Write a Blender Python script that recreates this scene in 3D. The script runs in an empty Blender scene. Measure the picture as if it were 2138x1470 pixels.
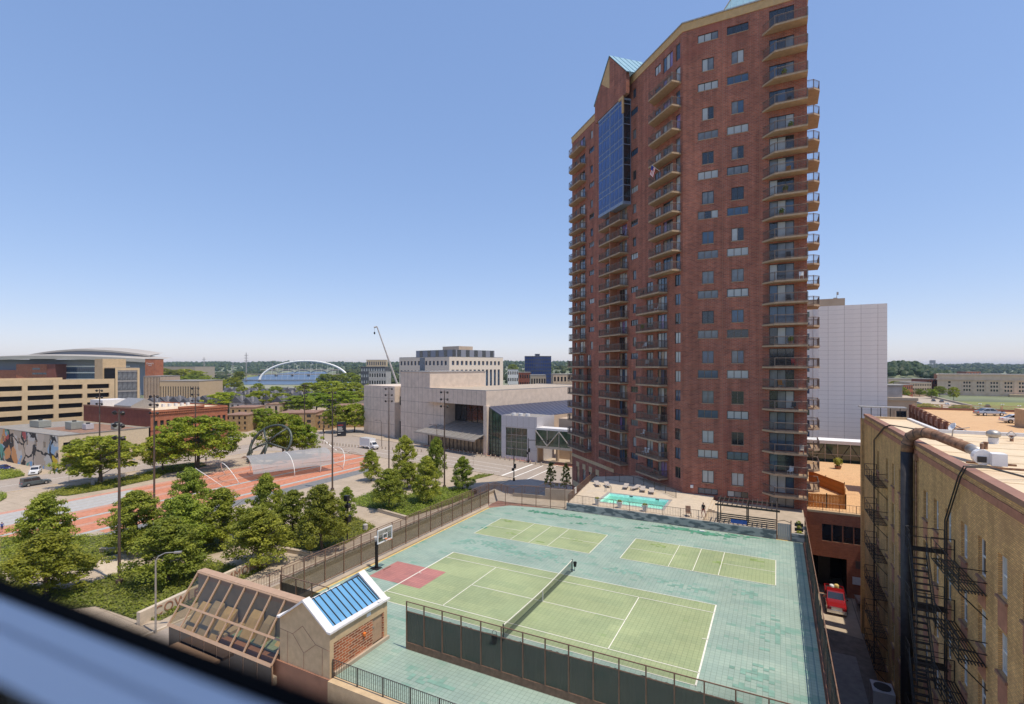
import bpy, bmesh, math, random
from mathutils import Matrix, Vector
random.seed(7)
R = math.radians
SC = bpy.context.scene
COL = SC.collection
# ---------------- camera ----------------
HC = 27.5                       # eye height above the street; the court roof lies at ZC
ZC = 9.45
CAM = (15.96, -35.83, HC)       # world x runs along the tennis court, y away from the window
YAW = 0.479
cam = bpy.data.cameras.new('camera')
cam.sensor_width = 36.0
cam.lens = 1065.0 / 2138.0 * 36.0
cam.shift_y = 0.0140
cam.clip_start = 0.02
cam.clip_end = 20000
cam.dof.use_dof = True
cam.dof.focus_distance = 70.0
cam.dof.aperture_fstop = 1.9
camo = bpy.data.objects.new('camera', cam)
camo.location = CAM
camo.rotation_euler = (R(90), 0, YAW)
COL.objects.link(camo)
SC.camera = camo
# ---------------- sky, sun, exposure ----------------
SUN_AZ = math.atan2(-0.10, 0.995)   # direction towards the sun in plan (from +x, a touch behind the window)
SUN_EL = R(69)
world = bpy.data.worlds.new('World')
SC.world = world
world.use_nodes = True
wn = world.node_tree
bg = wn.nodes['Background']
sky = wn.nodes.new('ShaderNodeTexSky')
sky.sky_type = 'NISHITA'
sky.sun_disc = False
sky.sun_elevation = SUN_EL
sky.sun_rotation = math.pi / 2 - SUN_AZ
sky.altitude = 250
sky.air_density = 1.0
sky.dust_density = 0.4
sky.ozone_density = 5.0
tint = wn.nodes.new('ShaderNodeMix'); tint.data_type = 'RGBA'; tint.blend_type = 'MULTIPLY'; tint.inputs[0].default_value = 1
tint.inputs[7].default_value = (1.52, 1.42, 1.60, 1)   # even cast of the whole sky
sg_ = wn.nodes.new('ShaderNodeGamma'); sg_.inputs[1].default_value = .46   # hazy summer sky: same curve in every direction
wn.links.new(sky.outputs[0], sg_.inputs[0]); hs_ = wn.nodes.new('ShaderNodeHueSaturation'); hs_.inputs['Saturation'].default_value = 1.48
wn.links.new(sg_.outputs[0], hs_.inputs['Color']); wn.links.new(hs_.outputs[0], tint.inputs[6]); wn.links.new(tint.outputs[2], bg.inputs[0])
bg.inputs[1].default_value = 0.15
sl = bpy.data.lights.new('sun', 'SUN')
sl.energy = 2.6
sl.angle = R(0.53)
sl.color = (1.0, 0.90, 0.75)
so = bpy.data.objects.new('sun', sl)
sd = Vector((math.cos(SUN_EL) * math.cos(SUN_AZ), math.cos(SUN_EL) * math.sin(SUN_AZ), math.sin(SUN_EL)))
so.rotation_euler = sd.to_track_quat('Z', 'Y').to_euler()
so.location = (60, -40, 150)
COL.objects.link(so)
SC.view_settings.view_transform = 'Standard'
SC.view_settings.look = 'None'
SC.view_settings.exposure = 0.74
SC.view_settings.gamma = 1.0
SC.render.engine = 'CYCLES'

# ---------------- survey helpers: a sight line meets a level or a wall plane ----------------
_c, _s = math.cos(-YAW), math.sin(-YAW)
def sight(px, py):
    x = (px - 1069.0) / 1065.0
    return Vector((x * _c + _s, -x * _s + _c, -(py - 765.0) / 1065.0))
def G(px, py, z=0.0):
    d = sight(px, py); t = (z - HC) / d.z
    return Vector(CAM) + d * t
def D(px, py, dep):
    return Vector(CAM) + sight(px, py) * dep
def UV(X, Y):
    """camera-frame plan metres (right, forward) to world plan"""
    return (CAM[0] + X * _c + Y * _s, CAM[1] - X * _s + Y * _c)

# ---------------- materials ----------------
MT = {}
def nd(nt, t, **k):
    n = nt.nodes.new(t)
    for a, b in k.items(): setattr(n, a, b)
    return n
def lin(c):
    return tuple((v / 12.92 if v <= .04045 else ((v + .055) / 1.055) ** 2.4) for v in c)
def mat(name, col, rough=.8, var=.10, scale=3.0, bump=0.0, metal=0.0, spec=.4, stain=None, stscale=.5, coat=0.0, detail=6):
    m = bpy.data.materials.new(name); m.use_nodes = True
    nt = m.node_tree; b = nt.nodes['Principled BSDF']
    b.inputs['Roughness'].default_value = rough
    b.inputs['Metallic'].default_value = metal
    b.inputs['Specular IOR Level'].default_value = spec
    b.inputs['Coat Weight'].default_value = coat
    tc = nd(nt, 'ShaderNodeTexCoord')
    nz = nd(nt, 'ShaderNodeTexNoise'); nz.inputs['Scale'].default_value = scale; nz.inputs['Detail'].default_value = detail
    nt.links.new(tc.outputs['Object'], nz.inputs['Vector'])
    rp = nd(nt, 'ShaderNodeMapRange'); rp.inputs[3].default_value = 1 - var * 2; rp.inputs[4].default_value = 1 + var * 2
    rp.inputs[1].default_value = .25; rp.inputs[2].default_value = .75
    nt.links.new(nz.outputs[0], rp.inputs[0])
    mx = nd(nt, 'ShaderNodeMix', data_type='RGBA', blend_type='MULTIPLY'); mx.inputs[0].default_value = 1
    mx.inputs[6].default_value = (*col, 1); nt.links.new(rp.outputs[0], mx.inputs[7])
    out = mx.outputs[2]
    if stain:
        n2 = nd(nt, 'ShaderNodeTexNoise'); n2.inputs['Scale'].default_value = stscale; n2.inputs['Detail'].default_value = 8; n2.inputs['Roughness'].default_value = .65
        nt.links.new(tc.outputs['Object'], n2.inputs['Vector'])
        r2 = nd(nt, 'ShaderNodeMapRange'); r2.inputs[1].default_value = .52; r2.inputs[2].default_value = .68; r2.inputs[4].default_value = .75
        nt.links.new(n2.outputs[0], r2.inputs[0])
        m2 = nd(nt, 'ShaderNodeMix', data_type='RGBA'); nt.links.new(r2.outputs[0], m2.inputs[0])
        nt.links.new(out, m2.inputs[6]); m2.inputs[7].default_value = (*stain, 1); out = m2.outputs[2]
    nt.links.new(out, b.inputs['Base Color'])
    if bump:
        bp = nd(nt, 'ShaderNodeBump'); bp.inputs['Strength'].default_value = bump; bp.inputs['Distance'].default_value = .05
        nt.links.new(nz.outputs[0], bp.inputs['Height']); nt.links.new(bp.outputs[0], b.inputs['Normal'])
    MT[name] = m
    return m
def brick(name, c1, c2, mortar, ax=(1, 1), bw=.23, bh=.075, ms=.012, stain=None, offs=.5, rough=.9, bump=.3, var=.25, flat=False, stscale=.35, bias=0.0, streak=0.0):
    """running-bond surface; ax = how x and y add up to the run along the wall (flat=True: x,y plane)"""
    m = bpy.data.materials.new(name); m.use_nodes = True
    nt = m.node_tree; b = nt.nodes['Principled BSDF']; b.inputs['Roughness'].default_value = rough
    b.inputs['Specular IOR Level'].default_value = .3
    tc = nd(nt, 'ShaderNodeTexCoord')
    if flat:
        vec = tc.outputs['Object']
    else:
        sp = nd(nt, 'ShaderNodeSeparateXYZ'); nt.links.new(tc.outputs['Object'], sp.inputs[0])
        a1 = nd(nt, 'ShaderNodeMath', operation='MULTIPLY'); a1.inputs[1].default_value = ax[0]; nt.links.new(sp.outputs[0], a1.inputs[0])
        a2 = nd(nt, 'ShaderNodeMath', operation='MULTIPLY_ADD'); a2.inputs[1].default_value = ax[1]
        nt.links.new(sp.outputs[1], a2.inputs[0]); nt.links.new(a1.outputs[0], a2.inputs[2])
        cb = nd(nt, 'ShaderNodeCombineXYZ'); nt.links.new(a2.outputs[0], cb.inputs[0]); nt.links.new(sp.outputs[2], cb.inputs[1])
        vec = cb.outputs[0]
    br = nd(nt, 'ShaderNodeTexBrick'); br.offset = offs
    br.inputs['Color1'].default_value = (*c1, 1); br.inputs['Color2'].default_value = (*c2, 1); br.inputs['Mortar'].default_value = (*mortar, 1)
    br.inputs['Scale'].default_value = 1; br.inputs['Mortar Size'].default_value = ms; br.inputs['Bias'].default_value = bias
    br.inputs['Brick Width'].default_value = bw; br.inputs['Row Height'].default_value = bh
    nt.links.new(vec, br.inputs['Vector'])
    nz = nd(nt, 'ShaderNodeTexNoise'); nz.inputs['Scale'].default_value = .6; nz.inputs['Detail'].default_value = 8; nz.inputs['Roughness'].default_value = .7
    nt.links.new(tc.outputs['Object'], nz.inputs['Vector'])
    rp = nd(nt, 'ShaderNodeMapRange'); rp.inputs[1].default_value = .3; rp.inputs[2].default_value = .7
    rp.inputs[3].default_value = 1 - var; rp.inputs[4].default_value = 1 + var
    nt.links.new(nz.outputs[0], rp.inputs[0])
    mx = nd(nt, 'ShaderNodeMix', data_type='RGBA', blend_type='MULTIPLY'); mx.inputs[0].default_value = 1
    nt.links.new(br.outputs[0], mx.inputs[6]); nt.links.new(rp.outputs[0], mx.inputs[7])
    out = mx.outputs[2]
    if stain:
        n2 = nd(nt, 'ShaderNodeTexNoise'); n2.inputs['Scale'].default_value = stscale; n2.inputs['Detail'].default_value = 9; n2.inputs['Roughness'].default_value = .7
        nt.links.new(tc.outputs['Object'], n2.inputs['Vector'])
        r2 = nd(nt, 'ShaderNodeMapRange'); r2.inputs[1].default_value = .54; r2.inputs[2].default_value = .66; r2.inputs[4].default_value = .7
        nt.links.new(n2.outputs[0], r2.inputs[0])
        m2 = nd(nt, 'ShaderNodeMix', data_type='RGBA'); nt.links.new(r2.outputs[0], m2.inputs[0])
        nt.links.new(out, m2.inputs[6]); m2.inputs[7].default_value = (*stain, 1); out = m2.outputs[2]
    if streak:
        ms_ = nd(nt, 'ShaderNodeMapping'); ms_.inputs['Scale'].default_value = (1.3, 1.3, .05); nt.links.new(tc.outputs['Object'], ms_.inputs[0])
        n4 = nd(nt, 'ShaderNodeTexNoise'); n4.inputs['Scale'].default_value = 1.0; n4.inputs['Detail'].default_value = 6; nt.links.new(ms_.outputs[0], n4.inputs['Vector'])
        r4 = nd(nt, 'ShaderNodeMapRange'); r4.inputs[1].default_value = .35; r4.inputs[2].default_value = .65; r4.inputs[3].default_value = 1-streak; r4.inputs[4].default_value = 1+streak*.6
        nt.links.new(n4.outputs[0], r4.inputs[0])
        m4 = nd(nt, 'ShaderNodeMix', data_type='RGBA', blend_type='MULTIPLY'); m4.inputs[0].default_value = 1
        nt.links.new(out, m4.inputs[6]); nt.links.new(r4.outputs[0], m4.inputs[7]); out = m4.outputs[2]
    nt.links.new(out, b.inputs['Base Color'])
    if bump:
        bp = nd(nt, 'ShaderNodeBump'); bp.inputs['Strength'].default_value = bump; bp.inputs['Distance'].default_value = .01; bp.invert = True
        nt.links.new(br.outputs[1], bp.inputs['Height']); nt.links.new(bp.outputs[0], b.inputs['Normal'])
    MT[name] = m
    return m
def glass(name, col, rough=.06, spec=.9, var=.25):
    """window pane: dark or curtained room seen through a reflecting sheet"""
    m = mat(name, col, rough=rough, var=var, scale=.7, spec=spec, detail=2)
    return m
def clearglass(name, tint, mixf=.55):
    m = bpy.data.materials.new(name); m.use_nodes = True
    nt = m.node_tree; nt.nodes.remove(nt.nodes['Principled BSDF'])
    t = nd(nt, 'ShaderNodeBsdfTransparent'); t.inputs[0].default_value = (*tint, 1)
    g = nd(nt, 'ShaderNodeBsdfGlossy'); g.inputs[1].default_value = .03; g.inputs[0].default_value = (.9, .95, 1, 1)
    lw = nd(nt, 'ShaderNodeLayerWeight'); lw.inputs[0].default_value = .5
    pw = nd(nt, 'ShaderNodeMath', operation='POWER'); pw.inputs[1].default_value = 3.5; nt.links.new(lw.outputs['Facing'], pw.inputs[0])
    fr = nd(nt, 'ShaderNodeMath', operation='MULTIPLY_ADD'); fr.inputs[1].default_value = .8; fr.inputs[2].default_value = .04; nt.links.new(pw.outputs[0], fr.inputs[0])
    mx = nd(nt, 'ShaderNodeMixShader'); nt.links.new(fr.outputs[0], mx.inputs[0])
    nt.links.new(t.outputs[0], mx.inputs[1]); nt.links.new(g.outputs[0], mx.inputs[2])
    nt.links.new(mx.outputs[0], nt.nodes['Material Output'].inputs[0])
    MT[name] = m
    return m
def mesh_screen(name, col, cover):
    """woven windscreen or net: part thread, part open"""
    m = bpy.data.materials.new(name); m.use_nodes = True
    nt = m.node_tree; b = nt.nodes['Principled BSDF']; b.inputs['Base Color'].default_value = (*col, 1); b.inputs['Roughness'].default_value = .9
    t = nd(nt, 'ShaderNodeBsdfTransparent'); mx = nd(nt, 'ShaderNodeMixShader'); mx.inputs[0].default_value = cover
    nt.links.new(t.outputs[0], mx.inputs[1]); nt.links.new(b.outputs[0], mx.inputs[2])
    nt.links.new(mx.outputs[0], nt.nodes['Material Output'].inputs[0])
    MT[name] = m
    return m
def leafmat(name, c1, c2):
    m = bpy.data.materials.new(name); m.use_nodes = True
    nt = m.node_tree; b = nt.nodes['Principled BSDF']; b.inputs['Roughness'].default_value = .55; b.inputs['Specular IOR Level'].default_value = .35
    at = nd(nt, 'ShaderNodeAttribute', attribute_name='tone')
    oi = nd(nt, 'ShaderNodeObjectInfo')
    mx = nd(nt, 'ShaderNodeMix', data_type='RGBA'); mx.inputs[6].default_value = (*c1, 1); mx.inputs[7].default_value = (*c2, 1)
    nt.links.new(at.outputs['Fac'], mx.inputs[0])
    hs = nd(nt, 'ShaderNodeHueSaturation')
    r1 = nd(nt, 'ShaderNodeMapRange'); r1.inputs[3].default_value = .75; r1.inputs[4].default_value = 1.2
    nt.links.new(oi.outputs['Random'], r1.inputs[0]); nt.links.new(r1.outputs[0], hs.inputs['Value'])
    mu_ = nd(nt, 'ShaderNodeMath', operation='MULTIPLY'); mu_.inputs[1].default_value = 7.31; nt.links.new(oi.outputs['Random'], mu_.inputs[0])
    fr_ = nd(nt, 'ShaderNodeMath', operation='FRACT'); nt.links.new(mu_.outputs[0], fr_.inputs[0])
    r5 = nd(nt, 'ShaderNodeMapRange'); r5.inputs[3].default_value = .478; r5.inputs[4].default_value = .515; nt.links.new(fr_.outputs[0], r5.inputs[0]); nt.links.new(r5.outputs[0], hs.inputs['Hue'])
    nt.links.new(mx.outputs[2], hs.inputs['Color']); nt.links.new(hs.outputs[0], b.inputs['Base Color'])
    tr = nd(nt, 'ShaderNodeBsdfTranslucent'); nt.links.new(hs.outputs[0], tr.inputs[0])
    ms = nd(nt, 'ShaderNodeMixShader'); ms.inputs[0].default_value = .42
    nt.links.new(b.outputs[0], ms.inputs[1]); nt.links.new(tr.outputs[0], ms.inputs[2])
    nt.links.new(ms.outputs[0], nt.nodes['Material Output'].inputs[0])
    MT[name] = m
    return m

# ---------------- mesh builder ----------------
class MB:
    def __init__(s): s.v = []; s.f = []; s.mi = []; s.cm = 0; s.tone = []
    def add(s, vs, fs):
        o = len(s.v); s.v += [tuple(p) for p in vs]
        for f in fs: s.f.append(tuple(i + o for i in f)); s.mi.append(s.cm)
        return s
    def box(s, x0, y0, z0, x1, y1, z1):
        if x0 > x1: x0, x1 = x1, x0
        if y0 > y1: y0, y1 = y1, y0
        if z0 > z1: z0, z1 = z1, z0
        return s.add([(x0,y0,z0),(x1,y0,z0),(x1,y1,z0),(x0,y1,z0),(x0,y0,z1),(x1,y0,z1),(x1,y1,z1),(x0,y1,z1)],
            [(3,2,1,0),(4,5,6,7),(0,1,5,4),(1,2,6,5),(2,3,7,6),(3,0,4,7)])
    def quad(s, a, b, c, d): return s.add([a, b, c, d], [(0,1,2,3)])
    def poly(s, pts): return s.add(pts, [tuple(range(len(pts)))])
    def prism(s, pts, z0, z1):
        n = len(pts)
        vs = [(p[0], p[1], z0) for p in pts] + [(p[0], p[1], z1) for p in pts]
        fs = [tuple(range(n - 1, -1, -1)), tuple(range(n, 2 * n))] + [(i, (i+1) % n, n + (i+1) % n, n + i) for i in range(n)]
        return s.add(vs, fs)
    def prismx(s, pts, x0, x1):
        """profile (y,z) swept along x"""
        n = len(pts)
        vs = [(x0, p[0], p[1]) for p in pts] + [(x1, p[0], p[1]) for p in pts]
        fs = [tuple(range(n - 1, -1, -1)), tuple(range(n, 2 * n))] + [(i, (i+1) % n, n + (i+1) % n, n + i) for i in range(n)]
        return s.add(vs, fs)
    def prismy(s, pts, y0, y1):
        n = len(pts)
        vs = [(p[0], y0, p[1]) for p in pts] + [(p[0], y1, p[1]) for p in pts]
        fs = [tuple(range(n)), tuple(range(2 * n - 1, n - 1, -1))] + [((i+1) % n, i, n + i, n + (i+1) % n) for i in range(n)]
        return s.add(vs, fs)
    def tube(s, pts, r, n=6, cap=True):
        pts = [Vector(p) for p in pts]; rs = r if isinstance(r, (list, tuple)) else [r] * len(pts)
        o = []; prev = None
        for i, p in enumerate(pts):
            t = (pts[min(i+1, len(pts)-1)] - pts[max(i-1, 0)]).normalized()
            if prev is None:
                a = Vector((0,0,1)) if abs(t.z) < .9 else Vector((1,0,0))
                u = t.cross(a).normalized()
            else:
                u = (prev - t * prev.dot(t)); u = u.normalized() if u.length > 1e-6 else t.orthogonal().normalized()
            prev = u; w = t.cross(u)
            for k in range(n):
                q = p + (u * math.cos(2*math.pi*k/n) + w * math.sin(2*math.pi*k/n)) * rs[i]
                o.append(tuple(q))
        fs = []
        for i in range(len(pts) - 1):
            for k in range(n):
                fs.append((i*n+k, i*n+(k+1) % n, (i+1)*n+(k+1) % n, (i+1)*n+k))
        if cap:
            fs.append(tuple(range(n-1, -1, -1))); fs.append(tuple(range((len(pts)-1)*n, len(pts)*n)))
        return s.add(o, fs)
    def cyl(s, x, y, z0, z1, r, n=12, r2=None):
        return s.tube([(x, y, z0), (x, y, z1)], [r, r if r2 is None else r2], n)
    def lathe(s, prof, n=16, cx=0, cy=0):
        o = []
        for (r, z) in prof:
            for k in range(n): o.append((cx + r*math.cos(2*math.pi*k/n), cy + r*math.sin(2*math.pi*k/n), z))
        fs = []
        for i in range(len(prof)-1):
            for k in range(n): fs.append((i*n+k, i*n+(k+1)%n, (i+1)*n+(k+1)%n, (i+1)*n+k))
        fs.append(tuple(range(n-1,-1,-1))); fs.append(tuple(range((len(prof)-1)*n, len(prof)*n)))
        return s.add(o, fs)
    def wall(s, x0, x1, z0, z1, ops, depth=.15, y=0.0):
        """upright wall in the plane y facing -y with real openings (x0,x1,z0,z1) and their reveals"""
        xs = sorted(set([x0, x1] + [v for o in ops for v in o[:2] if x0 < v < x1]))
        zs = sorted(set([z0, z1] + [v for o in ops for v in o[2:4] if z0 < v < z1]))
        for i in range(len(xs)-1):
            run = None
            for j in range(len(zs)-1):
                cx = (xs[i]+xs[i+1])/2; cz = (zs[j]+zs[j+1])/2
                hole = any(o[0] < cx < o[1] and o[2] < cz < o[3] for o in ops)
                if not hole:
                    run = [run[0], zs[j+1]] if run else [zs[j], zs[j+1]]
                if (hole or j == len(zs)-2) and run:
                    s.quad((xs[i],y,run[0]),(xs[i+1],y,run[0]),(xs[i+1],y,run[1]),(xs[i],y,run[1])); run = None
        for o in ops:
            a,b,c,d = o[:4]; e = y + depth
            s.quad((a,y,c),(a,y,d),(a,e,d),(a,e,c)); s.quad((b,y,d),(b,y,c),(b,e,c),(b,e,d))
            s.quad((a,y,d),(b,y,d),(b,e,d),(a,e,d)); s.quad((b,y,c),(a,y,c),(a,e,c),(b,e,c))
        return s
    def mesh(s, name, mats, smooth=False):
        me = bpy.data.meshes.new(name)
        me.from_pydata(s.v, [], s.f)
        if not isinstance(mats, (list, tuple)): mats = [mats]
        for m in mats: me.materials.append(MT[m])
        if len(mats) > 1: me.polygons.foreach_set('material_index', s.mi)
        if smooth: me.polygons.foreach_set('use_smooth', [True] * len(s.f))
        me.update()
        return me
def ob(name, me, parent=None, loc=(0,0,0), rz=0.0, kind=None, label=None):
    o = bpy.data.objects.new(name, me); COL.objects.link(o)
    o.location = loc; o.rotation_euler = (0, 0, rz)
    if parent is not None: o.parent = parent
    if kind: o['kind'] = kind
    if label: o['label'] = label
    return o
def part(mb, name, mats, parent=None, loc=(0,0,0), rz=0.0, smooth=False, kind=None, label=None):
    return ob(name, mb.mesh(name, mats, smooth), parent, loc, rz, kind, label)
def tag(o, label, cat, group=None):
    o['label'] = label; o['category'] = cat
    if group: o['group'] = group
    return o
def thing(name, label, cat, loc=(0,0,0), rz=0.0, group=None):
    o = ob(name, None, None, loc, rz); o.empty_display_size = .2
    return tag(o, label, cat, group)
def struct(mb, name, mats, loc=(0,0,0), rz=0.0, smooth=False):
    return part(mb, name, mats, None, loc, rz, smooth, 'structure')
ORD = ['first','second','third','fourth','fifth','sixth','seventh','eighth','ninth','tenth','eleventh','twelfth','thirteenth','fourteenth','fifteenth','sixteenth','seventeenth','eighteenth','nineteenth','twentieth','twenty-first','twenty-second','twenty-third','twenty-fourth','twenty-fifth','twenty-sixth','twenty-seventh','twenty-eighth','twenty-ninth','thirtieth']
def kids(o): return [c for c in COL.objects if c.parent == o]
def clone(o, loc, rz=None, label=None, parent=None, sc=None):
    c = o.copy(); COL.objects.link(c); c.parent = parent
    if loc is not None: c.location = loc
    if rz is not None: c.rotation_euler = (0, 0, rz)
    if sc is not None: c.scale = sc if hasattr(sc, '__len__') else (sc, sc, sc)
    if label: c['label'] = label
    for ch in list(o.children): clone(ch, None, None, None, c)
    return c
CACHE = {}
def cached(key, fn):
    if key not in CACHE: CACHE[key] = fn()
    return CACHE[key]
def BX(key, mats, *boxes):
    def f():
        m = MB()
        for b in boxes: m.box(*b)
        return m.mesh(key if isinstance(key, str) else 'piece', mats)
    return cached(('bx', key, mats), f)
def window(parent, x, z, w, h, n=1, panes=('pane_dark',), frame='frame_bronze', y=.12, fw=.05, rows=1, loc=(0,0,0), rz=0.0, name='window', rowcut=.5):
    """a framed window in an opening whose lower left corner is (x,z); panes are parts of their own.
    origin sits at loc (wall frame), the wall faces -y"""
    M = Matrix.Translation(loc) @ Matrix.Rotation(rz, 4, 'Z')
    key = ('win', round(w,3), round(h,3), n, rows, fw, frame, rowcut)
    def f():
        m = MB(); t = .06
        m.box(0,0,0,w,t,fw); m.box(0,0,h-fw,w,t,h); m.box(0,0,fw,fw,t,h-fw); m.box(w-fw,0,fw,w,t,h-fw)
        for i in range(1, n): m.box(w*i/n-fw/2,0,fw,w*i/n+fw/2,t,h-fw)
        if rows == 2: m.box(fw,.002,h*rowcut-fw/2,w-fw,t-.002,h*rowcut+fw/2)
        return m.mesh('window', frame)
    fo = ob(name, cached(key, f), parent, M @ Vector((x, y-.06, z)), rz)
    for i in range(n):
        pm = panes[i % len(panes)]
        pw = w/n - fw; ph = h - 2*fw
        pme = cached(('pane', round(pw,3), round(ph,3), pm), lambda: MB().box(0,0,0,pw,.012,ph).mesh('pane', pm))
        ob('pane', pme, fo, (w*i/n + fw/2 + (fw/2 if i == 0 else 0)*0, .035, fw))
    return fo
# ================= materials =================
mat('concrete', (.42,.345,.26), var=.07, scale=1.2, stain=(.35,.285,.21), stscale=.25)
mat('concrete_light', (.54,.45,.34), var=.06, scale=2, stain=(.50,.44,.36), stscale=.4)
mat('concrete_grey', (.33,.31,.29), var=.1, scale=2, stain=(.22,.21,.2), stscale=.6)
mat('asphalt', (.34,.285,.235), var=.06, scale=1.5, stain=(.39,.33,.27), stscale=.15)
mat('asphalt_dark', (.10,.098,.095), var=.15, scale=2, stain=(.05,.05,.05), stscale=.5)
mat('alley_paving', (.22,.19,.16), var=.15, scale=1.5, stain=(.09,.085,.08), stscale=.45)
mat('road_paint', (.78,.76,.70), var=.08, scale=6)
mat('red_paving', (.50,.20,.115), var=.12, scale=1.5, stain=(.52,.26,.17), stscale=.3)
mat('pink_paving', (.50,.26,.19), var=.08, scale=1.5)
mat('grey_paving', (.40,.39,.37), var=.08, scale=1.5)
mat('dark_paving', (.18,.18,.18), var=.1, scale=1.5)
mat('bed_soil', (.12,.13,.035), var=.3, scale=3)
mat('soil', (.10,.075,.05), var=.3, scale=4)
mat('lawn', (.20,.21,.05), var=.25, scale=.6)
mat('far_ground', (.17,.19,.10), var=.3, scale=.01, stain=(.32,.30,.24), stscale=.004)
mat('gravel_roof', (.58,.37,.19), var=.18, scale=8, stain=(.45,.27,.14), stscale=.8)
mat('white', (.75,.75,.73), var=.04)
mat('white_gloss', (.72,.72,.72), rough=.3, var=.03, spec=.5)
mat('cream', (.62,.50,.34), var=.05, scale=2)
mat('tan_precast', (.54,.40,.24), var=.07, scale=2.5, stain=(.46,.33,.19), stscale=.6)
mat('tan_cornice', (.56,.36,.17), var=.06, scale=2)
mat('balcony_slab', (.39,.275,.18), var=.08, scale=2)
mat('balcony_rail', (.17,.125,.10), rough=.5, var=.1)
mat('rail_brown', (.20,.115,.075), rough=.6, var=.15, scale=4)
mat('rail_dark', (.055,.045,.04), rough=.5, var=.1)
mat('black_metal', (.02,.018,.017), rough=.5, var=.2, scale=5)
mat('black_rubber', (.012,.012,.013), rough=.7)
mat('frame_bronze', (.16,.115,.085), rough=.45, var=.06)
mat('frame_dark', (.035,.034,.035), rough=.45)
mat('frame_white', (.68,.67,.64), rough=.4, var=.04)
glass('pane_dark', (.022,.026,.032))
glass('pane_blue', (.05,.085,.14))
glass('pane_deep', (.02,.06,.23), rough=.04, spec=.6)
glass('pane_blind', (.42,.43,.42), rough=.15, spec=.6, var=.08)
glass('pane_grey', (.17,.18,.19), rough=.1, spec=.7)
glass('pane_warm', (.28,.20,.13), rough=.12, spec=.6)
glass('pane_violet', (.20,.13,.28), rough=.1)
glass('pane_green', (.05,.085,.06), rough=.08)
brick('brick_a', (.41,.120,.070), (.235,.068,.050), (.31,.185,.14), ax=(1,1), bw=.52, bh=.17, ms=.03, var=.22, stain=(.31,.10,.072), stscale=.12, bias=-.1, streak=.22)
brick('brick_b', (.33,.105,.06), (.20,.062,.043), (.25,.16,.12), ax=(.7071,-.7071), bw=.40, bh=.135, ms=.018, var=.2, stain=(.22,.08,.06), stscale=.12)
brick('brick_shed', (.46,.12,.045), (.17,.05,.03), (.48,.33,.22), bw=.5, bh=.165, ms=.028, var=.15)
brick('brick_red', (.46,.145,.07), (.35,.105,.055), (.36,.20,.12), bw=.3, bh=.1, ms=.012, var=.18, stain=(.28,.10,.06))
brick('brick_red_dark', (.25,.075,.05), (.19,.058,.04), (.2,.1,.07), bw=.3, bh=.1, ms=.01, var=.18, stain=(.2,.065,.045))
brick('brick_buff', (.80,.47,.18), (.58,.32,.125), (.40,.245,.12), bw=.26, bh=.085, ms=.014, var=.22, stain=(.50,.28,.13), stscale=.4, bump=.8, streak=.15)
brick('brick_buff_far', (.44,.30,.15), (.35,.22,.10), (.35,.24,.14), bw=.5, bh=.2, ms=.02, var=.2)
mat('brown_panel', (.40,.17,.10), var=.12, scale=2)
mat('coping_brown', (.28,.14,.09), var=.1, scale=1, rough=.6)
mat('roof_membrane', (.66,.53,.36), var=.07, scale=.7, stain=(.55,.38,.22), stscale=.35)
mat('roof_grey', (.26,.245,.225), var=.1, scale=1, stain=(.33,.27,.2), stscale=.3)
mat('roof_brown', (.26,.15,.10), var=.15, scale=1)
mat('steel_galv', (.42,.39,.35), rough=.45, metal=.6, var=.12, scale=4)
mat('steel_rust', (.27,.15,.09), rough=.7, metal=.2, var=.3, scale=4)
mat('duct_dark', (.05,.046,.046), rough=.55, metal=.4, var=.15, scale=3)
mat('wood_fence', (.42,.17,.035), rough=.75, var=.2, scale=2)
mat('blue_roof', (.13,.33,.55), rough=.35, var=.05, scale=1, spec=.5)
mat('blue_roof_pale', (.25,.42,.50), rough=.4, var=.06)
mat('white_trim', (.70,.68,.66), rough=.5, var=.05)
mat('skylight_frame', (.43,.28,.18), rough=.5, var=.05)
clearglass('glass_clear', (.74,.70,.58))
clearglass('glass_board', (.80,.86,.90))
mesh_screen('windscreen', (.018,.020,.016), .90)
mesh_screen('screen_olive', (.11,.10,.05), .74)
mesh_screen('chain_link', (.07,.05,.04), .22)
mesh_screen('net_mesh', (.02,.025,.02), .55)
mesh_screen('hoop_net', (.75,.72,.68), .5)
mat('door_tan', (.40,.26,.17), rough=.5, var=.08, scale=2, stain=(.24,.15,.1), stscale=1.2)
mat('orange_paint', (.70,.18,.03), rough=.4)
mat('plastic_white', (.75,.75,.74), rough=.4, var=.03)
mat('bark', (.13,.095,.065), rough=.9, var=.3, scale=4, bump=.6)
mat('pool_tile', (.66,.90,.82), var=.05)
mat('hall_stone', (.72,.53,.37), var=.06, scale=.3)
mat('office_stone', (.66,.58,.48), var=.04)
mat('civic_concrete', (.64,.53,.43), var=.06, scale=.6, stain=(.55,.45,.36), stscale=.2)
mat('civic_joint', (.25,.20,.17), var=.1)
mat('hvac_grey', (.30,.31,.27), rough=.5, var=.06)
mat('frame_blue', (.22,.27,.37), rough=.4)
mat('metal_panel', (.55,.53,.54), rough=.45, var=.04, metal=.2)
mat('white_panel', (.86,.84,.80), rough=.5, var=.03, scale=.4)
mat('blue_metal_roof', (.055,.065,.115), rough=.35, var=.1, metal=.3)
mat('bronze_green', (.085,.10,.085), rough=.5, metal=.4, var=.35, scale=2)
mat('stainless', (.42,.42,.43), rough=.3, metal=.7, var=.15, scale=1)
mat('pole_brown', (.105,.072,.055), rough=.55)
mat('garage_concrete', (.60,.45,.27), var=.05, scale=.5, stain=(.52,.38,.22), stscale=.2)
mat('dark_void', (.012,.012,.013), rough=.9)
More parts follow.
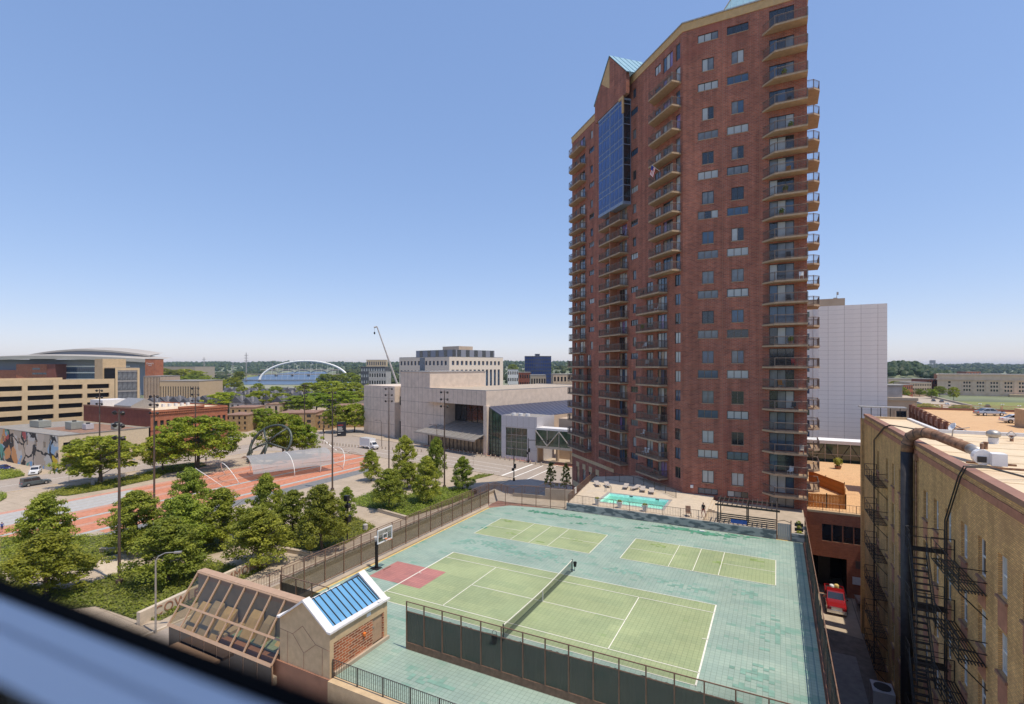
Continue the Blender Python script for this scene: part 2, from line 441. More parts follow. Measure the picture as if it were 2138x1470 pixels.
mat('arena_roof', (.42,.385,.34), rough=.6, var=.05, scale=.05)
mat('arena_grey', (.23,.24,.28), rough=.5, var=.06)
mat('stone_beige', (.50,.38,.27), var=.07, scale=.3)
mat('townhouse_dark', (.085,.085,.095), var=.15, scale=.5)
mat('townhouse_grey', (.40,.37,.35), var=.1, scale=.5)
mat('sculpt_sign', (.02,.022,.03), rough=.35)
mat('blue_paint', (.03,.09,.35), rough=.4)
mat('red_sign', (.75,.06,.04), rough=.4)
mat('car_red', (.24,.010,.012), rough=.25, coat=.8, var=.03)
mat('car_white', (.72,.72,.72), rough=.25, coat=.6, var=.02)
mat('car_grey', (.10,.115,.12), rough=.3, coat=.6, var=.03)
mat('car_silver', (.42,.43,.45), rough=.25, metal=.5, coat=.6, var=.02)
mat('car_dark', (.03,.032,.036), rough=.25, coat=.8)
mat('car_blue', (.02,.03,.16), rough=.25, coat=.6)
mat('chrome', (.75,.75,.76), rough=.3, metal=1)
mat('tyre', (.015,.015,.015), rough=.85)
mat('skin', (.50,.29,.20), rough=.55, var=.04)
mat('cloth_dark', (.025,.022,.022)); mat('cloth_red', (.30,.035,.03)); mat('cloth_blue', (.03,.06,.25)); mat('hair', (.06,.035,.02))
mat('lounger', (.42,.37,.33)); mat('flag_red', (.55,.05,.05)); mat('flag_white', (.8,.8,.78)); mat('flag_blue', (.04,.05,.25))
mat('arch_white', (.80,.79,.74), rough=.5, var=.02)
mat('yellow_line', (.62,.45,.16), var=.1, scale=3)
leafmat('leaf_oak', (.12,.17,.018), (.43,.47,.06))
leafmat('leaf_bright', (.10,.19,.012), (.46,.52,.04))
leafmat('leaf_mid', (.13,.19,.016), (.46,.50,.055))
leafmat('leaf_cover', (.13,.18,.015), (.42,.46,.07))
leafmat('leaf_far', (.035,.07,.022), (.11,.15,.045))
def court_mat(name, c1, c2, dark, dscale, thr, tile=.305):
    """interlocking plastic tiles: grid joints, tiles of slightly different fading, worn dark patches"""
    m = bpy.data.materials.new(name); m.use_nodes = True
    nt = m.node_tree; b = nt.nodes['Principled BSDF']; b.inputs['Roughness'].default_value = .75; b.inputs['Specular IOR Level'].default_value = .25
    tc = nd(nt, 'ShaderNodeTexCoord')
    br = nd(nt, 'ShaderNodeTexBrick'); br.offset = 0; br.inputs['Scale'].default_value = 1
    br.inputs['Color1'].default_value = (*c1, 1); br.inputs['Color2'].default_value = (*c2, 1)
    br.inputs['Mortar'].default_value = (*[v*.68 for v in c1], 1); br.inputs['Mortar Size'].default_value = .014
    br.inputs['Brick Width'].default_value = tile; br.inputs['Row Height'].default_value = tile
    nt.links.new(tc.outputs['Object'], br.inputs['Vector'])
    # faded blocks of tiles laid at different times
    b2 = nd(nt, 'ShaderNodeTexBrick'); b2.offset = .37; b2.inputs['Scale'].default_value = 1
    b2.inputs['Color1'].default_value = (1.07,1.06,1.05,1); b2.inputs['Color2'].default_value = (.92,.95,.96,1); b2.inputs['Mortar'].default_value = (.93,.95,.97,1)
    b2.inputs['Mortar Size'].default_value = 0; b2.inputs['Brick Width'].default_value = tile*7; b2.inputs['Row Height'].default_value = tile*3
    nt.links.new(tc.outputs['Object'], b2.inputs['Vector'])
    m0 = nd(nt, 'ShaderNodeMix', data_type='RGBA', blend_type='MULTIPLY'); m0.inputs[0].default_value = 1
    nt.links.new(br.outputs[0], m0.inputs[6]); nt.links.new(b2.outputs[0], m0.inputs[7])
    nz = nd(nt, 'ShaderNodeTexNoise'); nz.inputs['Scale'].default_value = dscale; nz.inputs['Detail'].default_value = 7; nz.inputs['Roughness'].default_value = .6
    mp = nd(nt, 'ShaderNodeMapping'); mp.inputs['Scale'].default_value = (1, 1.8, 1)
    # snap to tiles so worn patches follow tile edges
    sn = nd(nt, 'ShaderNodeVectorMath', operation='SNAP'); sn.inputs[1].default_value = (tile, tile, tile)
    nt.links.new(tc.outputs['Object'], sn.inputs[0]); nt.links.new(sn.outputs[0], mp.inputs[0]); nt.links.new(mp.outputs[0], nz.inputs['Vector'])
    r2 = nd(nt, 'ShaderNodeMapRange'); r2.inputs[1].default_value = thr; r2.inputs[2].default_value = thr + .10; r2.inputs[4].default_value = .75
    nt.links.new(nz.outputs[0], r2.inputs[0])
    m2 = nd(nt, 'ShaderNodeMix', data_type='RGBA'); nt.links.new(r2.outputs[0], m2.inputs[0])
    nt.links.new(m0.outputs[2], m2.inputs[6]); m2.inputs[7].default_value = (*dark, 1)
    n3 = nd(nt, 'ShaderNodeTexNoise'); n3.inputs['Scale'].default_value = .22; n3.inputs['Detail'].default_value = 5
    nt.links.new(tc.outputs['Object'], n3.inputs['Vector'])
    r3 = nd(nt, 'ShaderNodeMapRange'); r3.inputs[1].default_value = .3; r3.inputs[2].default_value = .7; r3.inputs[3].default_value = .88; r3.inputs[4].default_value = 1.1
    nt.links.new(n3.outputs[0], r3.inputs[0])
    m3 = nd(nt, 'ShaderNodeMix', data_type='RGBA', blend_type='MULTIPLY'); m3.inputs[0].default_value = 1
    nt.links.new(m2.outputs[2], m3.inputs[6]); nt.links.new(r3.outputs[0], m3.inputs[7])
    nt.links.new(m3.outputs[2], b.inputs['Base Color'])
    MT[name] = m
court_mat('court_teal', (.30,.39,.325), (.275,.36,.305), (.15,.30,.235), .5, .55)
court_mat('court_green', (.325,.38,.205), (.30,.355,.19), (.22,.31,.12), .7, .62)
court_mat('court_red', (.42,.185,.165), (.38,.165,.15), (.35,.14,.13), .5, .66)
mat('court_line', (.78,.76,.66), var=.06, scale=8)
def mural_mat():
    """big abstract wall painting: flat colour fields, black strokes, pale blots"""
    m = bpy.data.materials.new('wall_painting'); m.use_nodes = True
    nt = m.node_tree; b = nt.nodes['Principled BSDF']; b.inputs['Roughness'].default_value = .8
    tc = nd(nt, 'ShaderNodeTexCoord')
    nz = nd(nt, 'ShaderNodeTexNoise'); nz.inputs['Scale'].default_value = .22; nz.inputs['Detail'].default_value = 3
    nt.links.new(tc.outputs['Object'], nz.inputs['Vector'])
    ad = nd(nt, 'ShaderNodeMix', data_type='VECTOR'); ad.inputs[0].default_value = .5
    sc = nd(nt, 'ShaderNodeVectorMath', operation='SCALE'); sc.inputs['Scale'].default_value = 7.0
    nt.links.new(nz.outputs['Color'], sc.inputs[0])
    av = nd(nt, 'ShaderNodeVectorMath', operation='ADD'); nt.links.new(tc.outputs['Object'], av.inputs[0]); nt.links.new(sc.outputs[0], av.inputs[1])
    vo = nd(nt, 'ShaderNodeTexVoronoi'); vo.inputs['Scale'].default_value = .27
    nt.links.new(av.outputs[0], vo.inputs['Vector'])
    sp = nd(nt, 'ShaderNodeSeparateColor'); nt.links.new(vo.outputs['Color'], sp.inputs[0])
    cr = nd(nt, 'ShaderNodeValToRGB'); cr.color_ramp.interpolation = 'CONSTANT'
    cols = [(.52,.42,.32),(.70,.46,.03),(.05,.045,.045),(.60,.50,.40),(.22,.42,.66),(.60,.56,.50),(.12,.36,.30),(.46,.10,.09),(.50,.42,.33),(.62,.30,.12),(.30,.44,.58)]
    for i, c in enumerate(cols):
        e = cr.color_ramp.elements[i] if i < 2 else cr.color_ramp.elements.new(i/len(cols))
        e.position = i/len(cols); e.color = (*c, 1)
    nt.links.new(sp.outputs[0], cr.inputs[0])
    v2 = nd(nt, 'ShaderNodeTexVoronoi', feature='DISTANCE_TO_EDGE'); v2.inputs['Scale'].default_value = .11
    nt.links.new(av.outputs[0], v2.inputs['Vector'])
    rr = nd(nt, 'ShaderNodeMath', operation='LESS_THAN'); rr.inputs[1].default_value = .035; nt.links.new(v2.outputs[0], rr.inputs[0])
    mx = nd(nt, 'ShaderNodeMix', data_type='RGBA'); nt.links.new(rr.outputs[0], mx.inputs[0]); nt.links.new(cr.outputs[0], mx.inputs[6]); mx.inputs[7].default_value = (.03,.028,.03,1)
    nt.links.new(mx.outputs[2], b.inputs['Base Color'])
    MT['wall_painting'] = m
mural_mat()
def cloudwall_mat():
    m = bpy.data.materials.new('cloud_wall'); m.use_nodes = True
    nt = m.node_tree; b = nt.nodes['Principled BSDF']; b.inputs['Roughness'].default_value = .8
    tc = nd(nt, 'ShaderNodeTexCoord'); mp = nd(nt, 'ShaderNodeMapping'); mp.inputs['Scale'].default_value = (.55,1,1.6)
    nt.links.new(tc.outputs['Object'], mp.inputs[0])
    nz = nd(nt, 'ShaderNodeTexNoise'); nz.inputs['Scale'].default_value = 1.5; nz.inputs['Detail'].default_value = 3
    nt.links.new(mp.outputs[0], nz.inputs['Vector'])
    cr = nd(nt, 'ShaderNodeValToRGB'); cr.color_ramp.elements[0].position = .45; cr.color_ramp.elements[0].color = (.13,.145,.15,1)
    cr.color_ramp.elements[1].position = .54; cr.color_ramp.elements[1].color = (.36,.35,.33,1)
    nt.links.new(nz.outputs[0], cr.inputs[0]); nt.links.new(cr.outputs[0], b.inputs['Base Color'])
    MT['cloud_wall'] = m
cloudwall_mat()
def water_mat(name, col, rough, bscale, bstr):
    m = bpy.data.materials.new(name); m.use_nodes = True
    nt = m.node_tree; b = nt.nodes['Principled BSDF']; b.inputs['Roughness'].default_value = rough; b.inputs['Base Color'].default_value = (*col, 1)
    b.inputs['Specular IOR Level'].default_value = .6
    tc = nd(nt, 'ShaderNodeTexCoord'); nz = nd(nt, 'ShaderNodeTexNoise'); nz.inputs['Scale'].default_value = bscale; nz.inputs['Detail'].default_value = 4
    nt.links.new(tc.outputs['Object'], nz.inputs['Vector'])
    bp = nd(nt, 'ShaderNodeBump'); bp.inputs['Strength'].default_value = bstr; nt.links.new(nz.outputs[0], bp.inputs['Height']); nt.links.new(bp.outputs[0], b.inputs['Normal'])
    MT[name] = m
water_mat('river_water', (.05,.09,.15), .35, .15, .5)
clearglass('pool_water', (.78,.99,.94))

# ================= ground, roads, plaza =================
def sheet(name, pts, z, m, parent=None):
    o = part(MB().poly([(p[0], p[1], 0) for p in pts]), name, m, parent, (0,0,z))
    if parent is None: o['kind'] = 'structure'
    return o
def rect(name, x0, y0, x1, y1, z, m, parent=None): return sheet(name, [(x0,y0),(x1,y0),(x1,y1),(x0,y1)], z, m, parent)
rect('ground', -12400, -2900, 9400, 12400, -.02, 'far_ground')
brick('paving', (.43,.35,.265), (.40,.325,.245), (.30,.24,.18), flat=True, bw=3.0, bh=3.0, ms=.05, offs=0, bump=0, var=.12, stain=(.35,.285,.21), stscale=.12)
rect('city_pavement', -420, -80, 140, 260, -.008, 'paving')
sheet('road', [(-149.5,-80),(-133,-80),(-133,74),(-105,83),(-72,81),(-40,75.5),(20,72),(60,72),(60,88),(20,88),(-19,91.5),(-43,94.5),(-80,103.3),(-133,113.5),(-128,170),(-110,300),(-130,300),(-149,170),(-149.5,117),(-300,150),(-300,132),(-149.5,98)], 0, 'asphalt')
rect('road', -41, -80, -23, 75.3, .0, 'asphalt')
# paint on the far street
def stripe(a, b, w, m='road_paint', z=.006, name='road_marking'):
    a = Vector((a[0],a[1],0)); b = Vector((b[0],b[1],0)); d = (b-a).normalized(); n = Vector((-d.y,d.x,0))*w/2
    o = part(MB().poly([a-n, b-n, b+n, a+n]), name, m, None, (0,0,z)); o['kind'] = 'structure'; return o
stripe((-45,94),(-45.5,76.5),.6); stripe((-41.5,93.5),(-42,76),.35)
stripe((-48,84),(-100,94),.16); stripe((-48,80.5),(-98,89),.16); stripe((-48,88),(-80,94.5),.16)
stripe((-133,100),(-112,86),.3); stripe((-141.2,-40),(-141.2,96),.16)
stripe((-38,95.5),(-38,76),.3)
# kerbs
def kerb(pts, w=.25, h=.14):
    m = MB()
    for a, b in zip(pts, pts[1:]):
        a = Vector((*a,0)); b = Vector((*b,0)); d = (b-a).normalized(); n = Vector((-d.y,d.x,0))*w/2
        m.prism([(a-n)[:2],(b-n)[:2],(b+n)[:2],(a+n)[:2]], -.01, h)
    return struct(m, 'kerb', 'concrete_light')
kerb([(-149.6,-80),(-149.6,97)]); kerb([(-132.9,-80),(-132.9,74),(-105,83.2),(-72,81.2),(-41,75.6)])
kerb([(60,88.2),(20,88.2),(-19,91.7),(-43,94.7),(-80,103.5),(-132.8,113.7)]); kerb([(-41.2,-80),(-41.2,75.4)])
sheet('pavement_brick', [(-93,106.2),(-47,96.2),(-46,97.2),(-63,101.2),(-93,108.8)], .012, 'red_paving')
sheet('pavement_brick', [(-40,96),(-10,92.5),(-10,99),(-40,99.5)], .012, 'red_paving')
# plaza strip of coloured bands laid lengthways
bands = [(-113.5,-111.8,'pink_paving',-30,80),(-111.8,-109.4,'grey_paving',-30,26),(-109.2,-107,'grey_paving',-30,24),(-106.8,-104.4,'grey_paving',-30,22),(-104.2,-102.2,'grey_paving',-30,20),
 (-111.8,-109,'red_paving',26,80),(-108.8,-107,'pink_paving',24,82),(-106.8,-102.2,'red_paving',22,82),(-102,-100.8,'pink_paving',-30,83),(-100.6,-96.5,'red_paving',-30,83),
 (-96.3,-95.4,'grey_paving',-30,83),(-95.2,-91.5,'red_paving',-30,80),(-91.3,-90.4,'pink_paving',-30,76),(-90.2,-86,'red_paving',-30,74),(-85.8,-84.8,'grey_paving',-30,72),(-84.6,-82.6,'red_paving',8,70),(-82.4,-78.5,'dark_paving',-30,68)]
for a, b, m, y0, y1 in bands: rect('paving_band', a, y0, b, y1, .006, m)
# ================= court podium =================
pod = MB().box(-17.4,-14.6,0, 18.8,24.2, ZC-.06)
struct(pod, 'podium', 'coping_brown')
m = MB().box(-21.2,-12.7,0,-17.4,30, ZC-.5); m.box(-21.2,-12.7,ZC-.5,-20.9,30,ZC-.1)
struct(m, 'podium_walkway', 'concrete')
court = sheet('court_floor', [(-16.6,-14.2),(18.3,-14.2),(18.3,24.2),(-7.1,24.2),(-8,24.2),(-14.8,22.8),(-16.6,20.6)], ZC, 'court_teal')
rect('playing_area', -11.885,-5.485, 11.885,5.485, .004, 'court_green', court)
rect('playing_area', -13.1,11.2,-.1,17.35, .004, 'court_green', court)
rect('playing_area', 2.85,11.4,15.87,17.6, .004, 'court_green', court)
rect('key_patch', -15.2,-2.55,-9.8,1.2, .008, 'court_red', court)
def cline(a, b, w=.06):
    a = Vector((*a,0)); b = Vector((*b,0)); d = (b-a).normalized(); n = Vector((-d.y,d.x,0))*w/2; e = d*w/2
    part(MB().poly([a-n-e, b-n+e, b+n+e, a+n-e]), 'court_line', 'court_line', court, (0,0,.024))
L2, W2, S2 = 11.885, 5.485, 4.115
for a, b, w in (((-L2,-W2),(-L2,W2),.1),((L2,-W2),(L2,W2),.1),((-L2,-W2),(L2,-W2),.06),((-L2,W2),(L2,W2),.06),((-L2,-S2),(L2,-S2),.06),((-L2,S2),(L2,S2),.06),
    ((-6.4,-S2),(-6.4,S2),.06),((6.4,-S2),(6.4,S2),.06),((-6.4,0),(6.4,0),.06),((L2-.3,0),(L2,0),.06),((-L2,0),(-L2+.3,0),.06)): cline(a,b,w)
for x0,x1,y0,y1 in ((-13.1,-.1,11.2,17.35),(2.85,15.87,11.4,17.6)):
    for a,b in (((x0,y0),(x1,y0)),((x1,y0),(x1,y1)),((x0,y1),(x1,y1)),((x0,y0),(x0,y1))): cline(a,b,.06)
    xm=(x0+x1)/2; ym=(y0+y1)/2
    for k in (-2.1,0,2.1): cline((xm+k,y0),(xm+k,y1),.05)
    cline((x0,ym),(xm-2.1,ym),.05); cline((xm+2.1,ym),(x1,ym),.05)
def worn(cx, cy, rx, ry, n, seed, m_='worn_teal'):
    rg = random.Random(seed); m = MB(); t = .305; used = set()
    for _ in range(n):
        i = round((cx+rg.gauss(0,.45)*rx)/t); k = round((cy+rg.gauss(0,.45)*ry)/t)
        if (i,k) in used: continue
        used.add((i,k)); m.quad((i*t+.006,k*t+.006,0),(i*t+t-.006,k*t+.006,0),(i*t+t-.006,k*t+t-.006,0),(i*t+.006,k*t+t-.006,0))
    o = part(m, 'worn_tiles', m_, court, (0,0,.009+.0004*(seed%32))); o['kind'] = 'stuff'
mat('worn_teal', (.19,.33,.265), var=.12, scale=1.5); mat('worn_green', (.07,.235,.15), var=.2, scale=1.2); mat('worn_olive', (.22,.30,.10), var=.15, scale=2)
for a in ((-9.5,9.2,2.6,1.0,60,1),(-6.5,8.2,2.2,.8,45,2),(-3.6,8.9,1.6,1.2,40,3),(-12.5,8.6,1.2,.5,16,4),(3.5,8.4,2.0,.5,26,5),(9,7.6,2.6,.5,30,6),(13.8,8.6,1.2,.8,22,7),(15.5,2.5,1.0,2.2,40,8),(-14.8,12.5,1.0,.6,14,9),(-1,20.2,2.5,.5,30,10),(4.5,20.6,1.4,.5,14,11),(-2,-12.3,1.6,.5,16,12),(14.6,-4,1.4,2.4,40,13)): worn(*a)
for a in ((-9.8,21.6,2.6,.45,60,21),(-6.0,21.9,1.6,.5,28,22),(6.5,22.8,3.4,.5,110,23),(9.3,22.5,2.6,.55,80,24),(12.5,23.3,1.5,.3,24,25),(-4.5,19.6,1.0,.3,10,26),(2.2,21.2,.8,.25,8,27),(-13.3,13.2,.4,.2,4,28)): worn(*a, m_='worn_green')
for a in ((-11.8,16.5,.6,.2,8,31),(-9.4,12.8,.8,.25,9,32),(-2.6,14.2,.7,.25,9,33),(5.2,16.6,.9,.4,14,34),(11.2,14.4,.6,.3,8,35),(14,16.6,.7,.25,8,36),(-5.6,12.0,.6,.2,6,37)): worn(*a, m_='worn_olive')
# low kerb round the court and its yellow edge
m = MB(); m.prism([(-17.4,-14.5),(-16.75,-14.5),(-16.75,20.7),(-17.4,21.4)],ZC-.06,ZC+.12)
struct(m, 'court_kerb', 'concrete')
rect('edge_strip', -16.74,-9.3,-16.55,20.6, ZC+.006, 'yellow_line')
sheet('edge_strip', [(-7,24.2),(-7,24.05),(18.2,24.05),(18.2,24.2)], ZC+.006, 'yellow_line')
struct(MB().box(18.4,-14.5,ZC-.06,18.8,24.2,ZC+.10), 'court_kerb', 'coping_brown')
# ================= pool deck =================
ZD = 10.35
deck = MB()
deck.prism([(-7.4,24.3),(8.6,24.3),(8.6,36.25),(4.63,36.25),(-3.4,44.3),(-9.2,40.5)], ZC-1, ZD)
px0,px1,py0,py1 = -4.1,3.7,26.7,31.5
dk = MB()
dp = [(-7.4,24.3),(8.6,24.3),(8.6,36.25),(4.63,36.25),(-3.4,44.3),(-9.2,40.5)]
# deck surface with a real hole for the basin
dk.poly([(-7.4,24.3,ZD),(8.6,24.3,ZD),(8.6,py0,ZD),(-7.6,py0,ZD)])
dk.poly([(-7.6,py0,ZD),(px0,py0,ZD),(px0,py1,ZD),(-8.2,py1,ZD)])
dk.poly([(px1,py0,ZD),(8.6,py0,ZD),(8.6,py1,ZD),(px1,py1,ZD)])
dk.poly([(-8.2,py1,ZD),(8.6,py1,ZD),(8.6,36.25,ZD),(4.63,36.25,ZD),(-3.4,44.3,ZD),(-9.2,40.5,ZD)])
dkp = dp
for a, b in zip(dp, dp[1:] + dp[:1]): dk.quad((*a,ZC-1),(*b,ZC-1),(*b,ZD),(*a,ZD))
deck_o = struct(dk, 'pool_deck', 'concrete_light')
pb = MB(); zb = ZD-1.0
pb.quad((px0,py0,zb),(px1,py0,zb),(px1,py1,zb),(px0,py1,zb))
pb.quad((px0,py0,zb),(px0,py0,ZD),(px1,py0,ZD),(px1,py0,zb)); pb.quad((px0,py1,zb),(px1,py1,zb),(px1,py1,ZD),(px0,py1,ZD))
pb.quad((px0,py0,zb),(px0,py1,zb),(px0,py1,ZD),(px0,py0,ZD)); pb.quad((px1,py0,zb),(px1,py0,ZD),(px1,py1,ZD),(px1,py1,zb))
pool = thing('swimming_pool', 'turquoise rectangular swimming pool on the deck below the brick tower', 'pool', (0,0,0))
part(pb, 'basin', 'pool_tile', pool)
part(MB().poly([(px0,py0,0),(px1,py0,0),(px1,py1,0),(px0,py1,0)]), 'water', 'pool_water', pool, (0,0,ZD-.18))
cp = MB(); w=.35; z1=ZD+.03; z0=ZD+.002
cp.box(px0-w,py0-w,z0,px1+w,py0,z1); cp.box(px0-w,py1,z0,px1+w,py1+w,z1); cp.box(px0-w,py0,z0,px0,py1,z1); cp.box(px1,py0,z0,px1+w,py1,z1)
part(cp, 'coping', 'concrete_grey', pool)
lad = MB()
for dx in (0,.55): lad.tube([(-4.9,31.9+dx,ZD),(-4.9,31.9+dx,ZD+.8),(-4.5,31.9+dx,ZD+1.0),(-4.2,31.9+dx,ZD+.7),(-4.0,31.9+dx,ZD-.3)],.03,6)
part(lad, 'hand_rail', 'steel_galv', pool)
for sx in (-1.2, 2.2):
    part(MB().box(sx-.22,py1-.03,ZD-.16,sx+.22,py1-.005,ZD-.03), 'skimmer', 'frame_dark', pool)
struct(MB().box(8.6,24.3,ZC-1,18.8,36.25,ZD-.5), 'patio', 'concrete')
st = MB()
for i in range(4): st.box(8.6+i*.35,30.0,ZD-.5,8.6+(i+1)*.35,34.5,ZD-.1*(i+1)+.0)
struct(st, 'deck_steps', 'concrete_light')
w = MB().box(-7.45,24.06,ZC-.05,15.9,24.29,ZD+.03)
tag(part(w, 'retaining_wall', 'cloud_wall'), 'grey low wall painted with clouds between court and pool', 'wall')
tag(part(MB().box(17.3,24.06,ZC-.05,18.75,24.29,ZD-.05), 'retaining_wall', 'cloud_wall'), 'short grey painted wall right of the wooden court gate', 'wall')
# ================= alley =================
rect('alley', 18.8,-60,23.8,36.4, .004, 'alley_paving')
rect('alley_patch', 20.6,6,22.6,22, .010, 'concrete_grey')
sheet('alley_patch', [(19,27.3),(23.7,26),(23.7,36),(19,36)], .010, 'concrete')
# ================= brick apartment tower =================
TX, TY = 4.65, 36.27
tower = thing('apartment_tower', 'tall red brick apartment tower with stacked balconies behind the pool', 'building', (TX,TY,0))
def zc(k): return 12.96 + 2.648*k if k <= 17 else 57.98 + 3.25*(k-17)
def zf(k): return zc(k) - 1.36
ROOF = 73.9
AL, BLEN = 14.6, 36.3
rb = -math.pi/4
rnd = random.Random(3)
def pick(*w):
    return rnd.choice(w)
PANES = ['pane_blue','pane_blind','pane_dark','pane_grey','pane_blind','pane_blue','pane_grey']
opA = []; opB = []
wA = []; wB = []
for k in range(22):
    for cx in (3.17, 6.79):
        if k % 2 == 0: r = (cx-.74, cx+.74, zc(k)-.95, zc(k)+.72); n = 2
        else: r = (cx-1.28, cx+1.28, zc(k)-.26, zc(k)+.80); n = 3
        opA.append(r); wA.append((r, n))
    r = (10.45, 13.2, zf(k)+.05, zf(k)+ (2.25 if k < 21 else 2.7)); opA.append(r); wA.append((r, 3))
for cx in (3.17, 6.79): 
    r = (cx-1.25, cx+1.25, 10.5, 11.3); opA.append(r); wA.append((r, 3))
r = (10.45,13.2,9.9,11.45); opA.append(r); wA.append((r,3))
for k in range(22):
    odd = k % 2
    # column between the bay and the near balconies
    r = (-12.9,-11.9,zc(k)-.85,zc(k)+.65) if odd else (-13.5,-11.4,zc(k)-.2,zc(k)+.75); opB.append(r); wB.append((r, 2 if odd else 3))
    if k >= 7:
        r = (-28.0,-27.0,zc(k)-.85,zc(k)+.65) if odd else (-28.5,-26.5,zc(k)-.2,zc(k)+.75); opB.append(r); wB.append((r, 2 if odd else 3))
        r = (-34.9,-33.9,zc(k)-.7,zc(k)+.75); opB.append(r); wB.append((r, 1))
        r = (-32.6,-30.3,zf(k)+.05,zf(k)+2.2); opB.append(r); wB.append((r, 2))
    else:
        r = (-29.4,-27.8,zf(k)+.05,zf(k)+2.2); opB.append(r); wB.append((r, 2))
        r = (-33.2,-31.0,zf(k)+.05,zf(k)+2.2); opB.append(r); wB.append((r, 2))
        r = (-35.4,-34.6,zc(k)-.7,zc(k)+.75); opB.append(r); wB.append((r, 1))
    if k <= 10:
        r = (-1.8,-.55,zc(k)-.85,zc(k)+.7); opB.append(r); wB.append((r, 2))
        r = (-6.0,-3.7,zf(k)+.05,zf(k)+2.2); opB.append(r); wB.append((r, 3))
        r = (-8.9,-7.2,zc(k)-.75,zc(k)+.75); opB.append(r); wB.append((r, 2))
    else:
        r = (-1.6,-.6,zf(k)+.05,zf(k)+2.3); opB.append(r); wB.append((r, 1))
        r = (-4.6,-2.3,zf(k)+.05,zf(k)+2.2); opB.append(r); wB.append((r, 3))
        r = (-6.7,-5.2,zc(k)-.6,zc(k)+.7); opB.append(r); wB.append((r, 2))
    if k <= 15:
        r = (-17.2,-14.7,zf(k)+.05,zf(k)+2.2); opB.append(r); wB.append((r, 3))
        r = (-19.6,-18.6,zf(k)+.05,zf(k)+2.2); opB.append(r); wB.append((r, 1))
        r = (-22.0,-20.6,zc(k)-.75,zc(k)+.75); opB.append(r); wB.append((r, 2))
for t in (24.5,27.3,30.1,32.9):
    r = (-t-1.3,-t,4.6,8.6); opB.append(r); wB.append((r, 1))
wallA = part(MB().wall(0,AL,0,ROOF-1.05,opA,.16), 'wall', 'brick_a', tower)
wallB = part(MB().wall(-BLEN,0,0,ROOF-1.05,opB,.16), 'wall', 'brick_a', tower, (0,0,0), rb)
bx_, by_ = -BLEN*.7071, BLEN*.7071
fp = [(0,0),(AL,0),(AL,32),(bx_+12,by_+12),(bx_,by_)]
ins = MB()   # other sides and the dark inside just behind the openings
ins.quad((AL,0,0),(AL,32,0),(AL,32,ROOF-1.05),(AL,0,ROOF-1.05)); ins.quad((AL,32,0),(bx_+12,by_+12,0),(bx_+12,by_+12,ROOF-1.05),(AL,32,ROOF-1.05))
ins.quad((bx_+12,by_+12,0),(bx_,by_,0),(bx_,by_,ROOF-1.05),(bx_+12,by_+12,ROOF-1.05))
part(ins, 'wall', 'brick_a', tower)
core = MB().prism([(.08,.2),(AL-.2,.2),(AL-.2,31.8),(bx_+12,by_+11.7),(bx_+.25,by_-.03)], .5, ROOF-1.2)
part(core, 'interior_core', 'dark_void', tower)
def ring(off, z0, z1):
    m = MB()
    f2 = [(-off*.414,-off),(AL+off,-off),(AL+off,32+off),(bx_+12,by_+12+off*1.2),(bx_-off*1.35,by_+off*.1)]
    m.prism(f2, z0, z1); return m
part(ring(.10, ROOF-1.05, ROOF), 'cornice', 'tan_cornice', tower)
part(ring(.22, ROOF, ROOF+.16), 'coping', 'steel_galv', tower)
for i in range(1,8): ob('cornice_joint', BX('cjoint','tan_precast',(-.02,-.115,ROOF-1.04,.02,-.09,ROOF)), tower, (i*1.83,0,0))
# vertical control joints in the brick of the face that carries the flat windows
for x in (4.98, 9.35):
    part(MB().box(x-.025,-.006,10.4,x+.025,0.02,ROOF-1.06), 'control_joint', 'coping_brown', tower)
for (r, n) in wA:
    big = (r[1]-r[0]) > 2.6
    p0 = pick(*PANES); ps = [p0]*3
    if rnd.random() < .35: ps = [pick(*PANES) for _ in range(3)]
    if big: ps = [pick('pane_dark','pane_blind','pane_grey','pane_blue') for _ in range(3)]
    fr = 'frame_dark' if (big or rnd.random() < .3) else 'frame_bronze'
    window(tower, r[0], r[2], r[1]-r[0], r[3]-r[2], n, ps, fr, y=.14, fw=.07, name='balcony_door' if big else 'window')
    if not big and r[2] > 11.5:
        w_ = r[1]-r[0]
        ob('sill', BX(('sill',round(w_,2)),'balcony_slab',(-.05,-.05,-.07,w_+.05,.0,-.005)), tower, (r[0],0,r[2]))
for (r, n) in wB:
    door = (r[3]-r[2]) > 2.0
    ps = [pick('pane_dark','pane_blind','pane_grey','pane_blue','pane_warm','pane_violet' if rnd.random()<.4 else 'pane_dark') for _ in range(3)]
    if not door: ps = [pick(*PANES)]*3
    window(tower, r[0], r[2], r[1]-r[0], r[3]-r[2], n, ps, 'frame_dark' if rnd.random()<.5 else 'frame_bronze', y=.14, fw=.07, rz=rb, name='balcony_door' if door else 'window')
